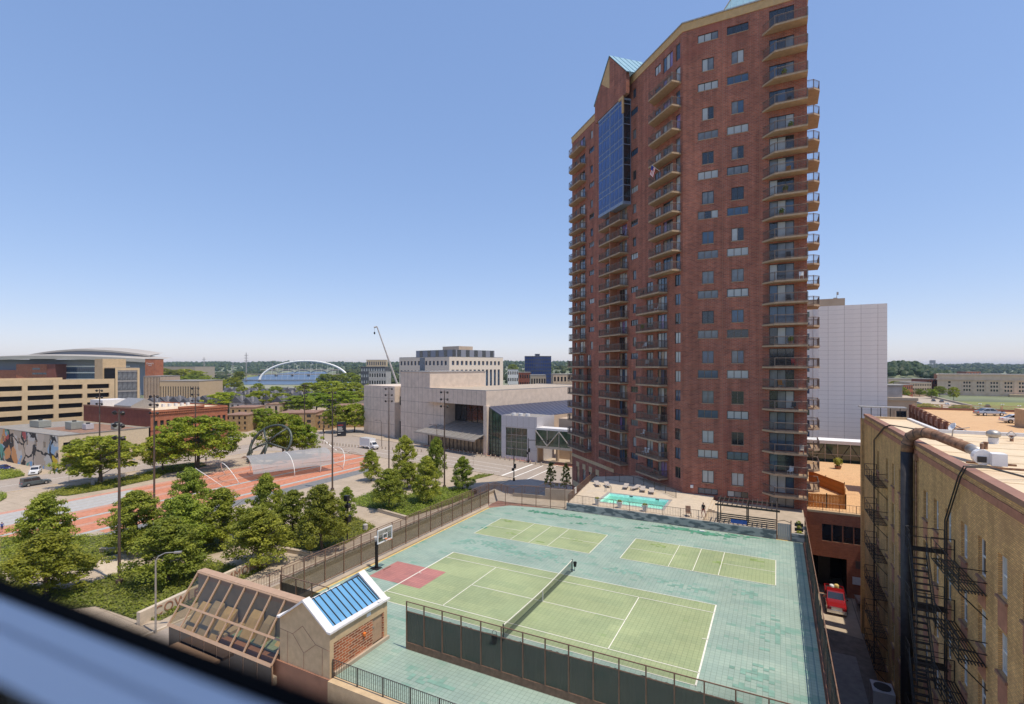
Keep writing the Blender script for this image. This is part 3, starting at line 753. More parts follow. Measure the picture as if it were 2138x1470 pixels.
# ---- balconies ----
def balcony_meshes(key, pts, closed=(True,)):
    """pts: outline (x,y) from wall end to wall end, the wall at y=0; returns slab mesh, rail mesh"""
    def fs():
        m = MB(); m.prism([(p[0], p[1]) for p in pts], -.22, 0); return m.mesh('balcony', 'balcony_slab')
    def fr():
        m = MB(); h = 1.05
        for a, b in zip(pts, pts[1:]):
            a = Vector((a[0]*.985 if 0 else a[0], a[1], 0)); b = Vector((b[0], b[1], 0)); d = b-a; L = d.length; d.normalize()
            off = Vector((-d.y, d.x, 0))
            # inset from the slab edge
            cen = Vector((sum(p[0] for p in pts)/len(pts), sum(p[1] for p in pts)/len(pts), 0))
            if (cen-a).dot(off) < 0: off = -off
            a2 = a + off*.07; b2 = b + off*.07
            for z, r in ((h,.035),(.10,.022),(h-.13,.016)): m.tube([a2+Vector((0,0,z)), b2+Vector((0,0,z))], r, 4)
            n = max(1, int(L/.135))
            for i in range(n+1):
                p = a2 + (b2-a2)*(i/n); big = (i == 0 or i == n or i % 9 == 0)
                q = .026 if big else .0095
                m.box(p.x-q,p.y-q,0,p.x+q,p.y+q,h)
        return m.mesh('railing', 'balcony_rail')
    return cached(('bs',key), fs), cached(('br',key), fr)
def balcony(key, pts, x, z, rz=0.0, y=0.0):
    s, r = balcony_meshes(key, pts)
    M = Matrix.Rotation(rz, 4, 'Z')
    o = ob('balcony', s, tower, M @ Vector((x, y, z)), rz)
    ob('railing', r, o)
    return o
PA = [(9.62,0),(11.05,-1.5),(14.62,-1.5),(14.62,0)]
PB1u = [(-35.4,0),(-35.7,-.6),(-35.0,-1.35),(-29.8,-1.35),(-29.8,0)]
PB1l = [(-36.0,0),(-36.2,-.6),(-35.3,-1.5),(-27.4,-1.5),(-27.4,0)]
PB2 = [(-22.4,0),(-22.4,-1.0),(-21.8,-1.5),(-14.3,-1.5),(-14.3,0)]
PB3u = [(-6.9,0),(-6.1,-1.5),(-.4,-1.5),(-.4,0)]
PB3l = [(-9.9,0),(-9.6,-1.5),(-3.5,-1.5),(-3.5,0)]
PS = [(0,0),(-.0,-.9),(.9,-1.6),(4.6,-1.6),(4.6,0)]
for k in range(22):
    balcony('A', PA, 0, zf(k))
    balcony('B1u' if k >= 7 else 'B1l', PB1u if k >= 7 else PB1l, 0, zf(k), rb)
    if k <= 15: balcony('B2', PB2, 0, zf(k), rb)
    if k <= 10: balcony('B3l', PB3l, 0, zf(k), rb)
    elif k <= 20: balcony('B3u', PB3u, 0, zf(k)+.0, rb)
    if k <= 19:
        s, r = balcony_meshes('S', PS)
        o = ob('balcony', s, tower, (AL, 3.4, zf(k)), math.pi/2); ob('railing', r, o)
    if k <= 15:
        M = Matrix.Rotation(rb, 4, 'Z')
        ob('privacy_wall', BX('privwall','brown_panel',(0,-1.3,0,.12,0,2.42)), tower, M @ Vector((-18.2,0,zf(k))), rb)
# ---- glazed bay with gable above it ----
bz0, bz1 = zf(16)-.1, 70.2
bay = ob('bay_window', None, tower, (0,0,0), rb)
m = MB(); m.box(-21.9,-1.5,bz0-.35,-13.4,-.01,bz0); m.box(-21.9,-1.5,bz1,-13.4,-.01,bz1+.3)
m.box(-21.85,-1.42,bz0,-13.45,-.02,bz1)
part(m, 'bay_body', 'frame_blue', bay)
fl = [zf(k) for k in range(16,22)] + [bz1]
for i in range(len(fl)-1):
    a, b = fl[i]+.06, fl[i+1]-.02; h = b-a
    for side in range(2):
        for j in range(3):
            x = -21.82 + side*4.2 + j*1.36
            for zz, hh in ((a, h*.27), (a+h*.33, h*.62)):
                ob('pane', BX(('bp',round(hh,2)),'pane_deep',(0,-.03,0,1.16,0,hh)), bay, (x+.05,-1.43,zz))
    for zz, hh in ((a, h*.30), (a+h*.32, h*.66)):
        for j in range(1): ob('pane', BX(('bps',round(hh,2)),'pane_dark',(0,0,0,.03,1.2,hh)), bay, (-13.46,-1.32,zz))
ob('mullion', BX('mull','frame_blue',(-.1,-.06,0,.1,0,bz1-bz0)), bay, (-17.68,-1.43,bz0))
for z in fl[:-1]: ob('mullion', BX('mullh','frame_blue',(-21.9,-.05,-.08,-13.4,0,.05)), bay, (0,-1.43,z))
part(MB().prismy([(-13.6,bz1-2.2),(-13.2,bz1-2.2),(-13.2,bz1+.5),(-14.6,bz1+.5),(-14.6,bz1+.1),(-13.6,bz1+.1)],-1.62,-1.40), 'bay_trim', 'tan_cornice', bay)
gb = MB().prismy([(-23.2,ROOF-3.2),(-12.4,ROOF-3.2),(-12.4,ROOF+.2),(-17.8,ROOF+5.6),(-23.2,ROOF+.2)], -1.5, -.9)
part(gb, 'gable_wall', 'brick_a', tower, (0,0,0), rb)
gp = MB().prismy([(-19.2,ROOF+1.3),(-17.8,ROOF+.3),(-17.8,ROOF+5.3),(-20.6,ROOF+2.5)], -1.54, -1.49)
part(gp, 'gable_panel', 'tan_cornice', tower, (0,0,0), rb)
gr = MB(); e=.35
gr.add([(-23.5,-1.6,ROOF+.1),(-17.8,-1.6,ROOF+5.85),(-17.8,4.6,ROOF+5.85),(-23.5,4.6,ROOF+.1),(-12.1,-1.6,ROOF+.1),(-12.1,4.6,ROOF+.1)],[(0,1,2,3),(1,4,5,2)])
gr.add([(-23.5,-1.6,ROOF-.05),(-17.8,-1.6,ROOF+5.7),(-17.8,4.6,ROOF+5.7),(-23.5,4.6,ROOF-.05),(-12.1,-1.6,ROOF-.05),(-12.1,4.6,ROOF-.05)],[(0,1,2,3),(1,4,5,2)])
gro = part(gr, 'gable_roof', 'blue_roof_pale', tower, (0,0,0), rb)
for i in range(5):
    y = -.9+i*1.1; m = MB()
    m.add([(-12.1,y,ROOF+.1),(-12.1,y+.05,ROOF+.1),(-17.8,y+.05,ROOF+5.85),(-17.8,y,ROOF+5.85),(-12.1,y,ROOF+.2),(-12.1,y+.05,ROOF+.2),(-17.8,y+.05,ROOF+5.95),(-17.8,y,ROOF+5.95)],[(4,5,6,7),(0,3,7,4),(1,5,6,2)])
    part(m, 'roof_seam', 'blue_roof_pale', gro)
# pyramid roof of the plant room
x0,x1,y0,y1 = 2.3,13.5,5.0,16.0; xa,ya,za = 7.9,10.5,ROOF+12
m = MB().add([(x0,y0,ROOF+.2),(x1,y0,ROOF+.2),(x1,y1,ROOF+.2),(x0,y1,ROOF+.2),(xa,ya,za)],[(0,1,4),(1,2,4),(2,3,4),(3,0,4)])
pyr = part(m, 'pyramid_roof', 'blue_roof_pale', tower)
for i in range(1,14):
    f = i/14; x = x0+(x1-x0)*f
    g = 1-abs(2*f-1)
    top = Vector((x, y0+(ya-y0)*g, ROOF+.2+(za-ROOF-.2)*g))
    part(MB().tube([(x,y0,ROOF+.22), tuple(top)],.05,4), 'roof_seam', 'blue_roof_pale', pyr)
for a in ((x0,y0),(x1,y0)): part(MB().tube([(a[0],a[1],ROOF+.2),(xa,ya,za)],.10,5), 'roof_hip', 'frame_dark', pyr)
part(MB().cyl(-.2,2.2,ROOF,ROOF+1.0,.55,14), 'roof_vent', 'duct_dark', tower)
# street level trim
M = Matrix.Rotation(rb,4,'Z')
part(MB().box(-36.4,-.08,9.3,-19,0,9.9), 'base_band', 'tan_precast', tower, (0,0,0), rb)
for t in (24.5,27.3,30.1,32.9):
    part(MB().box(-t-1.3,-.05,7.6,-t,.05,8.6), 'base_panel', 'tan_precast', tower, (0,0,0), rb)
    part(MB().box(-t-2.8,-.06,3.4,-t+.0,0,4.5), 'base_panel', 'tan_precast', tower, (0,0,0), rb)
# wall lamp and camera on the brick by the pool
part(MB().box(1.0,-.3,11.2,1.35,0,11.55), 'wall_lamp', 'white', tower)
# flag on the near corner balcony
fl_ = thing('flag', 'small striped flag hanging from a balcony high on the brick tower', 'flag', tuple(Vector((TX,TY,0)) + M @ Vector((-3.2,-1.5,zf(16)+1.0))), rb)
part(MB().tube([(0,0,0),(-.9,-.7,1.1)],.025,5), 'pole', 'white', fl_)
fm = MB()
for i in range(7):
    fm.cm = i % 2
    a = Vector((-.45,-.35,.55)); b = Vector((-.9,-.7,1.1)); dn = Vector((-.45,-.1,-1.15))
    p0 = a+(b-a)*(i/7); p1 = a+(b-a)*((i+1)/7)
    fm.quad(p0,p1,p1+dn,p0+dn)
part(fm, 'cloth', ['flag_red','flag_white'], fl_)
part(MB().quad((-.66,-.50,.80),(-.9,-.72,1.1),(-1.1,-.78,.55),(-.87,-.58,.27)), 'canton', 'flag_blue', fl_, (-.0,-.012,0))
# ================= court fences, net, hoop =================
def fence(name, label, pts, h, z, post='rail_brown', step=2.4, screen=None, s0=.15, s1=2.0, link='chain_link', r=.035, rails=(1.0,), curb=None, wob=0.0):
    """posts and rails are parts; each bay has its chain-link and its windscreen"""
    root = thing(name, label, 'fence', (pts[0][0], pts[0][1], z))
    o = Vector((pts[0][0], pts[0][1], 0)); rg = random.Random(len(label))
    for a, b in zip(pts, pts[1:]):
        a = Vector((*a,0))-o; b = Vector((*b,0))-o; L = (b-a).length; n = max(1, round(L/step)); d = (b-a)/n
        ang = math.atan2(d.y, d.x)
        for i in range(n+1):
            ob('post', BX(('post',r,h),post,(-r,-r,0,r,r,h)), root, a+d*i, ang)
        for i in range(n):
            p = a+d*i; l = d.length
            for f in rails: ob('rail', BX(('rail',round(l,3),r),post,(0,-r*.7,-r*.7,l,r*.7,r*.7)), root, p+Vector((0,0,h*f-r*.7)), ang)
            if link:
                ob('chain_link', cached(('lk',round(l,3),h,link), lambda: MB().quad((0,0,.05),(l,0,.05),(l,0,h-.05),(0,0,h-.05)).mesh('chain_link', link)), root, p, ang)
            if screen:
                m = MB(); k = 8; top = [s1 + rg.uniform(-wob,wob) for _ in range(k+1)]; yy = [rg.uniform(-.03,.03) for _ in range(k+1)]
                for q in range(k): m.quad((l*q/k,.04+yy[q],s0),(l*(q+1)/k,.04+yy[q+1],s0),(l*(q+1)/k,.04+yy[q+1],top[q+1]),(l*q/k,.04+yy[q],top[q]))
                part(m, 'windscreen', screen, root, p, ang)
            if curb: ob('kick_board', BX(('curb',round(l,3),curb),curb,(r,-.03,0,l-r,.03,.45)), root, p, ang)
    return root
def railing(name, label, pts, h=1.05, m='rail_brown', step=2.4, bal=.14, cat='railing', br=.011, pr=.03):
    """pts are 3D; posts, rails and the baluster run of each bay are parts"""
    root = thing(name, label, cat, pts[0]); o = Vector(pts[0])
    for a, b in zip(pts, pts[1:]):
        a = Vector(a)-o; b = Vector(b)-o; L = (b-a).length; n = max(1, round(L/step)); d = (b-a)/n
        ang = math.atan2(d.y, d.x); hl = math.hypot(d.x,d.y); dz = d.z
        for i in range(n+1): ob('post', BX(('rpost',pr,h),m,(-pr,-pr,0,pr,pr,h)), root, a+d*i, ang)
        def bayf():
            q = MB(); k = max(2, int(hl/bal))
            q.tube([(0,0,h),(hl,0,h+dz)],pr*.9,4); q.tube([(0,0,.12),(hl,0,.12+dz)],.018,4)
            for j in range(1,k): x = hl*j/k; z = dz*j/k; q.box(x-br,-br,z+.12,x+br,br,z+h)
            return q.mesh('rail_bay', m)
        me = cached(('bay',round(hl,3),round(dz,3),h,m,bal), bayf)
        for i in range(n): ob('rail_bay', me, root, a+d*i, ang)
    return root
fence('court_fence', 'rusty brown fence with olive screens along the plaza side of the court', [(-17.3,-9.6),(-17.3,21.6)], 2.85, ZC+.05, step=2.1, screen='screen_olive', s0=.25, s1=1.85, rails=(1.0,.70,.1), wob=.03)
fence('court_fence', 'rusty chain-link fence across the far corner of the court', [(-17.3,21.7),(-13.3,23.3),(-7.7,24.2)], 2.6, ZC+.05, step=1.75, screen=None, rails=(1.0,.1))
fence('court_fence', 'brown chain-link fence with torn dark windscreen in front of the tennis court', [(-5.05,-10.0),(18.4,-10.0)], 3.05, ZC, step=1.41, screen='windscreen', s0=.42, s1=2.42, rails=(1.0,.80,.15), curb='rail_brown', wob=.05, r=.032)
fence('court_fence', 'fence with green screens along the alley edge of the court', [(18.5,-9.8),(18.5,23.9)], 2.6, ZC+.1, step=2.6, screen='windscreen', s0=.1, s1=2.3, rails=(1.0,.5,.05), wob=.02)
fence('court_fence', 'short dark screened fence bay beside the skylight', [(-17.3,-9.7),(-12.3,-9.7)], 2.3, ZC+.05, step=1.65, screen='windscreen', s0=.1, s1=1.7, rails=(1.0,), link=None)
railing('walkway_railing', 'long brown railing along the raised walkway above the street', [(-21.05,-12.5,ZC-.1),(-21.05,29.8,ZC-.1)], 1.05, 'rail_brown', 2.3)
railing('ramp_railing', 'brown stepped railing of the ramp behind the court corner', [(-20.9,29.9,ZC-.1),(-16.5,27.2,ZC+.0),(-14.9,27.4,ZC+.6),(-13.0,27.7,ZC+.6),(-12.0,27.9,ZC+1.1),(-8.6,28.6,ZC+1.4)], 1.05, 'rail_brown', 2.0)
struct(MB().prism([(-17.4,24.25),(-7.5,24.32),(-8.3,29.2),(-14,28.2),(-17.4,27.6),(-21.2,30)],0,ZC-.02), 'ramp_floor', 'concrete')
w = MB(); w.prism([(-12.0,27.75),(-8.0,28.6),(-8.0,28.85),(-12.0,28.0)], ZC-.02, ZC+1.45); w.prism([(-16.6,27.1),(-12.0,27.75),(-12.0,28.0),(-16.6,27.35)], ZC-.02, ZC+.45)
tag(part(w, 'ramp_wall', 'concrete'), 'low tan wall of the ramp left of the pool', 'wall')
railing('deck_railing', 'thin dark railing in front of the swimming pool', [(-7.35,24.4,ZD),(10.1,24.4,ZD)], 1.05, 'balcony_rail', 1.9, bal=.17)
railing('deck_railing', 'brown railing along the left end of the pool deck', [(-7.35,24.5,ZD),(-9.0,40.0,ZD)], 1.05, 'rail_brown', 2.2)
railing('deck_railing', 'dark railing with white signs behind the loungers', [(4.3,33.0,ZD),(2.6,34.9,ZD),(-2.5,38.0,ZD),(-7.0,39.2,ZD)], 1.15, 'rail_dark', 2.0, bal=.2)
railing('terrace_railing', 'dark railing at the near edge of the court terrace', [(-6.9,-14.35,ZC),(10,-14.35,ZC)], 1.05, 'rail_dark', 1.9, bal=.13)
m = MB().box(-6.9,-14.75,ZC-1.2,18.8,-14.15,ZC-.02); struct(m, 'terrace_parapet', 'tan_precast')
stp = thing('notice_board', 'white notice on the left railing of the pool deck', 'sign', (-7.75,28.0,ZD+.1))
part(MB().box(-.03,-.35,.2,.03,.35,1.0), 'panel', 'white', stp); part(MB().box(-.02,-.33,0,.02,-.27,.2), 'bracket', 'rail_brown', stp); part(MB().box(-.02,.27,0,.02,.33,.2), 'bracket', 'rail_brown', stp)
# tennis net
net = thing('tennis_net', 'sagging tennis net with white headband across the green court', 'net', (0,0,ZC))
for y, r_ in ((6.35,.05),(-6.35,.05)): part(MB().cyl(0,y,0,1.12,r_,8), 'net_post', 'black_metal', net)
m = MB(); b_ = MB(); N = 24
def nh(f): return 1.07 - .155*(1-abs(2*f-1)**1.6)
for i in range(N):
    f0, f1 = i/N, (i+1)/N; y0 = -6.3+12.6*f0; y1 = -6.3+12.6*f1
    m.quad((0,y0,.04),(0,y1,.04),(0,y1,nh(f1)),(0,y0,nh(f0)))
    b_.quad((-.02,y0,nh(f0)),(-.02,y1,nh(f1)),(-.02,y1,nh(f1)-.07),(-.02,y0,nh(f0)-.07)); b_.quad((.02,y0,nh(f0)-.07),(.02,y1,nh(f1)-.07),(.02,y1,nh(f1)),(.02,y0,nh(f0))); b_.quad((-.02,y0,nh(f0)),(.02,y0,nh(f0)),(.02,y1,nh(f1)),(-.02,y1,nh(f1)))
part(m, 'mesh', 'net_mesh', net); part(b_, 'headband', 'court_line', net)
part(MB().box(-.03,-.03,.01,.03,.03,.92), 'centre_strap', 'white', net)
for y in (6.75,):
    bk = thing('ball_basket', 'black basket hanging by the far net post', 'basket', (.12,y,ZC)); part(MB().lathe([(.12,.35),(.17,.75),(.15,.75),(.1,.37)],10), 'basket', 'black_metal', bk); part(MB().cyl(0,-.1,0,.8,.02,6), 'stand', 'black_metal', bk)
bk = thing('ball_basket', 'dark ball basket on the ground by the near net post', 'basket', (-.35,-6.9,ZC)); part(MB().lathe([(.15,.02),(.22,.5),(.2,.5),(.13,.04)],10), 'basket', 'black_metal', bk); part(MB().tube([(-.2,0,.5),(-.12,0,.85),(.12,0,.85),(.2,0,.5)],.015,5), 'handle', 'black_metal', bk)
# basketball hoop
hp = thing('basketball_hoop', 'black pole basketball hoop with clear backboard beside the red patch', 'hoop', (-15.75,-1.0,ZC))
part(MB().box(-.1,-.1,0,.1,.1,2.55), 'pole', 'black_metal', hp); part(MB().box(-.45,-.35,0,.35,.35,.06), 'base_plate', 'black_metal', hp)
part(MB().tube([(0,0,2.4),(.95,0,3.1)],[.09,.07],6), 'arm', 'black_metal', hp); part(MB().tube([(0,0,2.0),(.95,0,2.75)],.04,6), 'arm', 'black_metal', hp)
bb = part(MB().box(.95,-.92,2.62,.98,.92,3.74), 'backboard', 'glass_board', hp)
fr = MB(); 
for a in ((-.95,2.58,.95,2.68),(-.95,3.68,.95,3.78),(-.95,2.68,-.86,3.68),(.86,2.68,.95,3.68)): fr.box(.93,a[0],a[1],1.0,a[2],a[3])
part(fr, 'board_frame', 'white', bb)
fr = MB()
for a in ((-.3,2.85,.3,2.91),(-.3,3.26,.3,3.32),(-.3,2.91,-.24,3.26),(.24,2.91,.3,3.26)): fr.box(.985,a[0],a[1],1.0,a[2],a[3])
part(fr, 'target_square', 'white', bb)
pts = [(1.38+.23*math.cos(t*math.pi/8), .23*math.sin(t*math.pi/8), 2.86) for t in range(17)]
rim = part(MB().tube(pts,.018,5), 'rim', 'orange_paint', hp); part(MB().box(.99,-.08,2.82,1.16,.08,2.87), 'rim_bracket', 'orange_paint', rim)
part(MB().lathe([(.22,2.85),(.17,2.65),(.12,2.42)],12), 'net', 'hoop_net', hp)
# court bits left on the floor
o = part(MB().box(-.05,-.45,0,.05,.45,.04), 'floor_drain', 'rail_brown', None, (-14.95,-.55,ZC+.01), .0); tag(o, 'brown strip grating on the floor near the basketball pole', 'grating')
o = part(MB().box(-.25,-.12,0,.25,.12,.1), 'white_block', 'white', None, (8.7,23.2,ZC+.01)); tag(o, 'small white block on the court by the painted wall', 'block')
# ================= stair-head building with blue roof =================
shed = thing('stair_house', 'small brick and tan stair house with blue metal roof beside the court', 'building', (-9.15,-14.5,0))
SX0,SX1,SY1 = -2.1,2.15,4.9    # local: gable faces -y, door side faces +x
ez, rz_ = 12.05, 13.42
m = MB(); m.prismy([(SX0,5.0),(SX1,5.0),(SX1,ez),(0,rz_),(SX0,ez)],0,.3)
part(m, 'gable_wall', 'tan_precast', shed)
m = MB(); m.prismy([(SX0,5.0),(SX1,5.0),(SX1,ez),(0,rz_),(SX0,ez)],SY1-.3,SY1)
part(m, 'gable_wall', 'tan_precast', shed)
ja = [((SX0,11.35),(-.95,11.28)),((-.95,11.28),(-.1,11.95)),((-.1,11.95),(1.0,11.1)),((1.0,11.1),(SX1,11.0)),((-.95,11.28),(0,10.35)),((0,10.35),(1.0,11.1)),((0,10.35),(0,6)),((-1.4,11.3),(-1.4,6)),((1.55,11.0),(1.55,6)),((SX0,9.2),(SX1,9.0))]
for a, b in ja: part(MB().tube([(a[0],-.004,a[1]),(b[0],-.004,b[1])],.014,4), 'panel_joint', 'coping_brown', shed)
dz0 = ZC+.22
doorop = (3.55,4.5,dz0,dz0+2.15)
ws = MB().wall(.3,SY1-.3,ZC-.3,ez-.72,[doorop],.12)
part(ws, 'brick_wall', 'brick_shed', shed, (SX1-.02,0,0), math.pi/2)
part(MB().box(SX1-.25,.3,ez-.72,SX1-.005,SY1-.3,ez-.02), 'lintel_band', 'tan_precast', shed)
part(MB().box(SX1-.3,.3,5,SX1+.16,SY1+.05,ZC+.22), 'plinth', 'concrete', shed)
part(MB().box(SX0,.3,5.0,SX0+.25,SY1-.3,ez-.02), 'back_wall', 'tan_precast', shed)
dr = part(MB().box(0,.0,0,.95,.05,2.15), 'door', 'door_tan', shed, (SX1-.10,3.55,dz0), math.pi/2)
part(MB().box(.08,-.04,1.0,.2,0,1.08), 'handle', 'steel_galv', dr); part(MB().box(.0,-.015,1.88,.95,-.002,2.1), 'transom', 'pane_dark', dr)
part(MB().box(0,-.12,0,.35,0,.28), 'lamp', 'white', shed, (SX1-.02,4.0,dz0+2.3), math.pi/2)
part(MB().box(0,-.03,0,.36,0,.2), 'sign_plate', 'plastic_white', shed, (SX1-.02,3.0,dz0+2.0), math.pi/2)
part(MB().lathe([(.02,-.2),(.10,-.1),(.11,.05),(.02,.1)],8), 'wall_light', 'orange_paint', shed, (SX1+.05,2.75,dz0+1.1))
# coping of both gables and eaves, then the seamed roof sunk between them
def cop(y0,y1,name='coping'):
    t=.1; m = MB(); o_=.16
    m.prismy([(SX0-o_,ez-.02),(SX0-o_,ez+t),(SX0+.1,ez+t),(0,rz_+t+.06),(SX1-.1,ez+t),(SX1+o_,ez+t),(SX1+o_,ez-.02),(SX1-.05,ez-.02),(0,rz_-.0),(SX0+.05,ez-.02)],y0,y1)
    part(m, name, 'white_trim', shed)
cop(-.12,.42); cop(SY1-.42,SY1+.12)
part(MB().box(SX1-.3,.42,ez-.02,SX1+.14,SY1-.42,ez+.1), 'eave_gutter', 'white_trim', shed)
part(MB().box(SX0-.14,.42,ez-.02,SX0+.3,SY1-.42,ez+.1), 'eave_gutter', 'white_trim', shed)
m = MB(); rr=rz_-.12; m.add([(SX1-.28,.4,ez+.04),(SX1-.28,SY1-.4,ez+.04),(0,SY1-.4,rr),(0,.4,rr),(SX0+.28,.4,ez+.04),(SX0+.28,SY1-.4,ez+.04)],[(0,1,2,3),(3,2,5,4)])
rf = part(m, 'roof', 'blue_roof', shed)
for i in range(9):
    y = .72+i*.45
    for sx in (1,-1):
        a = Vector(((SX1-.28)*sx if sx>0 else SX0+.28, y, ez+.05)); b = Vector((0,y,rr+.01))
        part(MB().prism([(0,-.018),(1,-.018),(1,.018),(0,.018)],0,1) if 0 else MB().add([a+Vector((0,-.02,0)),a+Vector((0,.02,0)),b+Vector((0,.02,0)),b+Vector((0,-.02,0)),a+Vector((0,-.02,.07)),a+Vector((0,.02,.07)),b+Vector((0,.02,.07)),b+Vector((0,-.02,.07))],[(4,5,6,7),(0,4,7,3),(1,2,6,5),(0,1,5,4)]), 'roof_seam', 'car_blue' if 0 else 'frame_dark', rf)
# ================= sloped skylight =================
sk = thing('skylight', 'sloping glass skylight with tan metal bars left of the stair house', 'skylight', (-22.3,-14.95,0))
n = 8; LW = 10.9; ye, zE, yr, zR = 0.0, 9.2, 2.1, 12.15
dx = LW/n
sl_ = Vector((0, yr-ye, zR-zE)); sn_ = sl_.normalized(); nrm = Vector((0,-sn_.z,sn_.y))
def bar(a, b, w, h, name='bar'):
    a = Vector(a); b = Vector(b); d = (b-a); u = d.normalized(); side = u.cross(nrm).normalized()*w/2; up = nrm*h
    part(MB().add([a-side,a+side,b+side,b-side,a-side+up,a+side+up,b+side+up,b-side+up],[(3,2,1,0),(4,5,6,7),(0,1,5,4),(1,2,6,5),(2,3,7,6),(3,0,4,7)]), name, 'skylight_frame', sk)
for i in range(n+1): bar((i*dx,ye,zE),(i*dx,yr,zR),.09,.09)
midf = .38; mid = Vector((0,ye,zE))+sl_*midf
bar((0,mid.y,mid.z),(LW,mid.y,mid.z),.13,.11,'purlin'); bar((0,ye,zE),(LW,ye,zE),.2,.12,'eave_beam'); bar((0,yr,zR),(LW,yr,zR),.1,.1,'purlin')
part(MB().box(-.1,yr-.05,zR-.35,LW,yr+.55,zR+.12), 'ridge_cap', 'skylight_frame', sk)
for i in range(n):
    for f0,f1 in ((0,midf),(midf,1)):
        a = Vector((i*dx,ye,zE))+sl_*f0; b = Vector((i*dx,ye,zE))+sl_*f1; X = Vector((dx,0,0))
        part(MB().quad(a,a+X,b+X,b), 'pane', 'glass_clear', sk)
part(MB().poly([(0,ye,zE),(0,yr,zR),(0,yr,zE)]), 'end_pane', 'glass_clear', sk)
part(MB().box(-.05,yr,4.5,LW,yr+.25,zR-.3), 'back_wall', 'concrete', sk)
part(MB().box(0.05,.1,7.9,LW,2.05,8.4), 'floor_slab', 'concrete', sk)
for i in range(n): 
    for z0_,z1_ in ((7.6,9.1),(5.6,7.5)): part(MB().box(i*dx+.05,-.02,z0_,(i+1)*dx-.05,.0,z1_), 'wall_pane', 'pane_dark', sk)
part(MB().box(-.02,.002,5.0,LW,.08,9.15), 'wall_frame', 'skylight_frame', sk)
rg = random.Random(5)
for i in range(7):
    x = .7+i*1.45; h = rg.uniform(.3,2.4)
    part(MB().prismx([(.3,8.4),(2.0,8.4),(2.0,8.6+h),(1.6,8.6+h*.85),(.3,8.5+h*.1)],x,x+rg.uniform(.6,1.2)), 'stair_flight', 'concrete' if i%2 else 'tan_precast', sk)  # invented stair blocks, sloped to catch sun in place of reflections in the glass
cnp = MB().box(1.3,-.9,8.15,6.0,-.1,8.35); part(cnp, 'awning', 'skylight_frame', sk)
# ================= pool furniture =================
def make_lounger():
    r = thing('sun_lounger', 'x', 'lounger', (0,0,0))
    part(MB().box(-.33,0,.30,.33,1.25,.37), 'seat', 'lounger', r)
    part(MB().add([(-.33,1.22,.32),(.33,1.22,.32),(.33,1.9,.46),(-.33,1.9,.46),(-.33,1.22,.39),(.33,1.22,.39),(.33,1.9,.53),(-.33,1.9,.53)],[(3,2,1,0),(4,5,6,7),(0,1,5,4),(1,2,6,5),(2,3,7,6),(3,0,4,7)]), 'backrest', 'lounger', r)
    for x in (-.28,.28):
        for y in (.12,1.15): part(MB().cyl(x,y,0,.31,.022,6), 'leg', 'frame_dark', r)
    return r
ll = make_lounger(); ll['group'] = 'sun loungers by the pool'
spots = [(-6.5,34.0,.5,'leftmost lounger at the far left corner of the pool'),(-5.1,34.1,.45,'second lounger from the left behind the pool'),(-2.8,34.2,.1,'third lounger from the left behind the pool'),(-1.8,34.2,-.3,'lounger tilted against its neighbour at mid pool'),(-.2,33.7,.2,'fifth lounger from the left behind the pool'),(1.1,33.2,.2,'rightmost lounger behind the pool')]
for i,(x,y,a,lb) in enumerate(spots):
    o = ll if i == 0 else clone(ll, (x,y,ZD))
    o.location = (x,y,ZD); o.rotation_euler = (0,0,a); o['label'] = 'pale ' + lb if not lb.startswith('lounger') else 'pale ' + lb
def leafball(m, c, r, n, s, rg, flat=1.0):
    for _ in range(n):
        v = Vector((rg.gauss(0,1),rg.gauss(0,1),rg.gauss(0,1))).normalized()
        p = Vector(c)+Vector((v.x*r,v.y*r,v.z*r*flat))*rg.uniform(.55,1.05)
        leaf(m,p,(v+Vector((0,0,.5))).normalized(),s*rg.uniform(.7,1.3),rg, .2+.5*max(0,v.z)+rg.uniform(0,.35))
def leaf(m, p, nr, s, rg, tone):
    u = nr.orthogonal().normalized(); u = (Matrix.Rotation(rg.uniform(0,6.28),3,nr) @ u); w = nr.cross(u)
    u *= s; w *= s*.62
    m.add([p-u, p-w*.9+nr*s*.15, p+u, p+w*.9+nr*s*.15],[(0,1,2,3)]); m.tone.append(min(1,max(0,tone)))
def leafmesh(m, name, mats, tmat=None):
    me = m.mesh(name, mats)
    at = me.attributes.new('tone','FLOAT','FACE'); t = m.tone
    at.data.foreach_set('value', t + [0.0]*(len(m.f)-len(t)))
    return me
pot = MB(); pot.lathe([(.2,0),(.23,.02),(.34,.68),(.38,.70),(.38,.78),(.32,.78),(.31,.70)],16)
potm = pot.mesh('pot','white_trim')
rg = random.Random(9); pl = MB(); leafball(pl,(0,0,.82),.3,120,.09,rg,.5); plm = leafmesh(pl,'plant','leaf_mid')
for i,(x,y,lb) in enumerate([(-3.8,25.15,'left white planter pot at the pool railing'),(-.95,25.05,'middle white planter pot at the pool railing'),(2.1,24.95,'right white planter pot at the pool railing')]):
    r_ = thing('planter_pot', lb, 'planter', (x,y,ZD), i*1.0, 'white planters at the pool'); ob('pot', potm, r_); ob('plant', plm, r_)
ch = thing('deck_chair', 'brown folding chair behind the pool railing', 'chair', (7.0,25.2,ZD), .3)
part(MB().box(-.28,-.25,.38,.28,.25,.42), 'seat', 'rail_brown', ch); part(MB().prismx([(.22,.4),(.28,.4),(.46,1.1),(.40,1.1)],-.28,.28), 'backrest', 'rail_brown', ch)
for x in (-.25,.25):
    for y in (-.22,.22): part(MB().cyl(x,y,0,.4,.02,6), 'leg', 'frame_dark', ch)
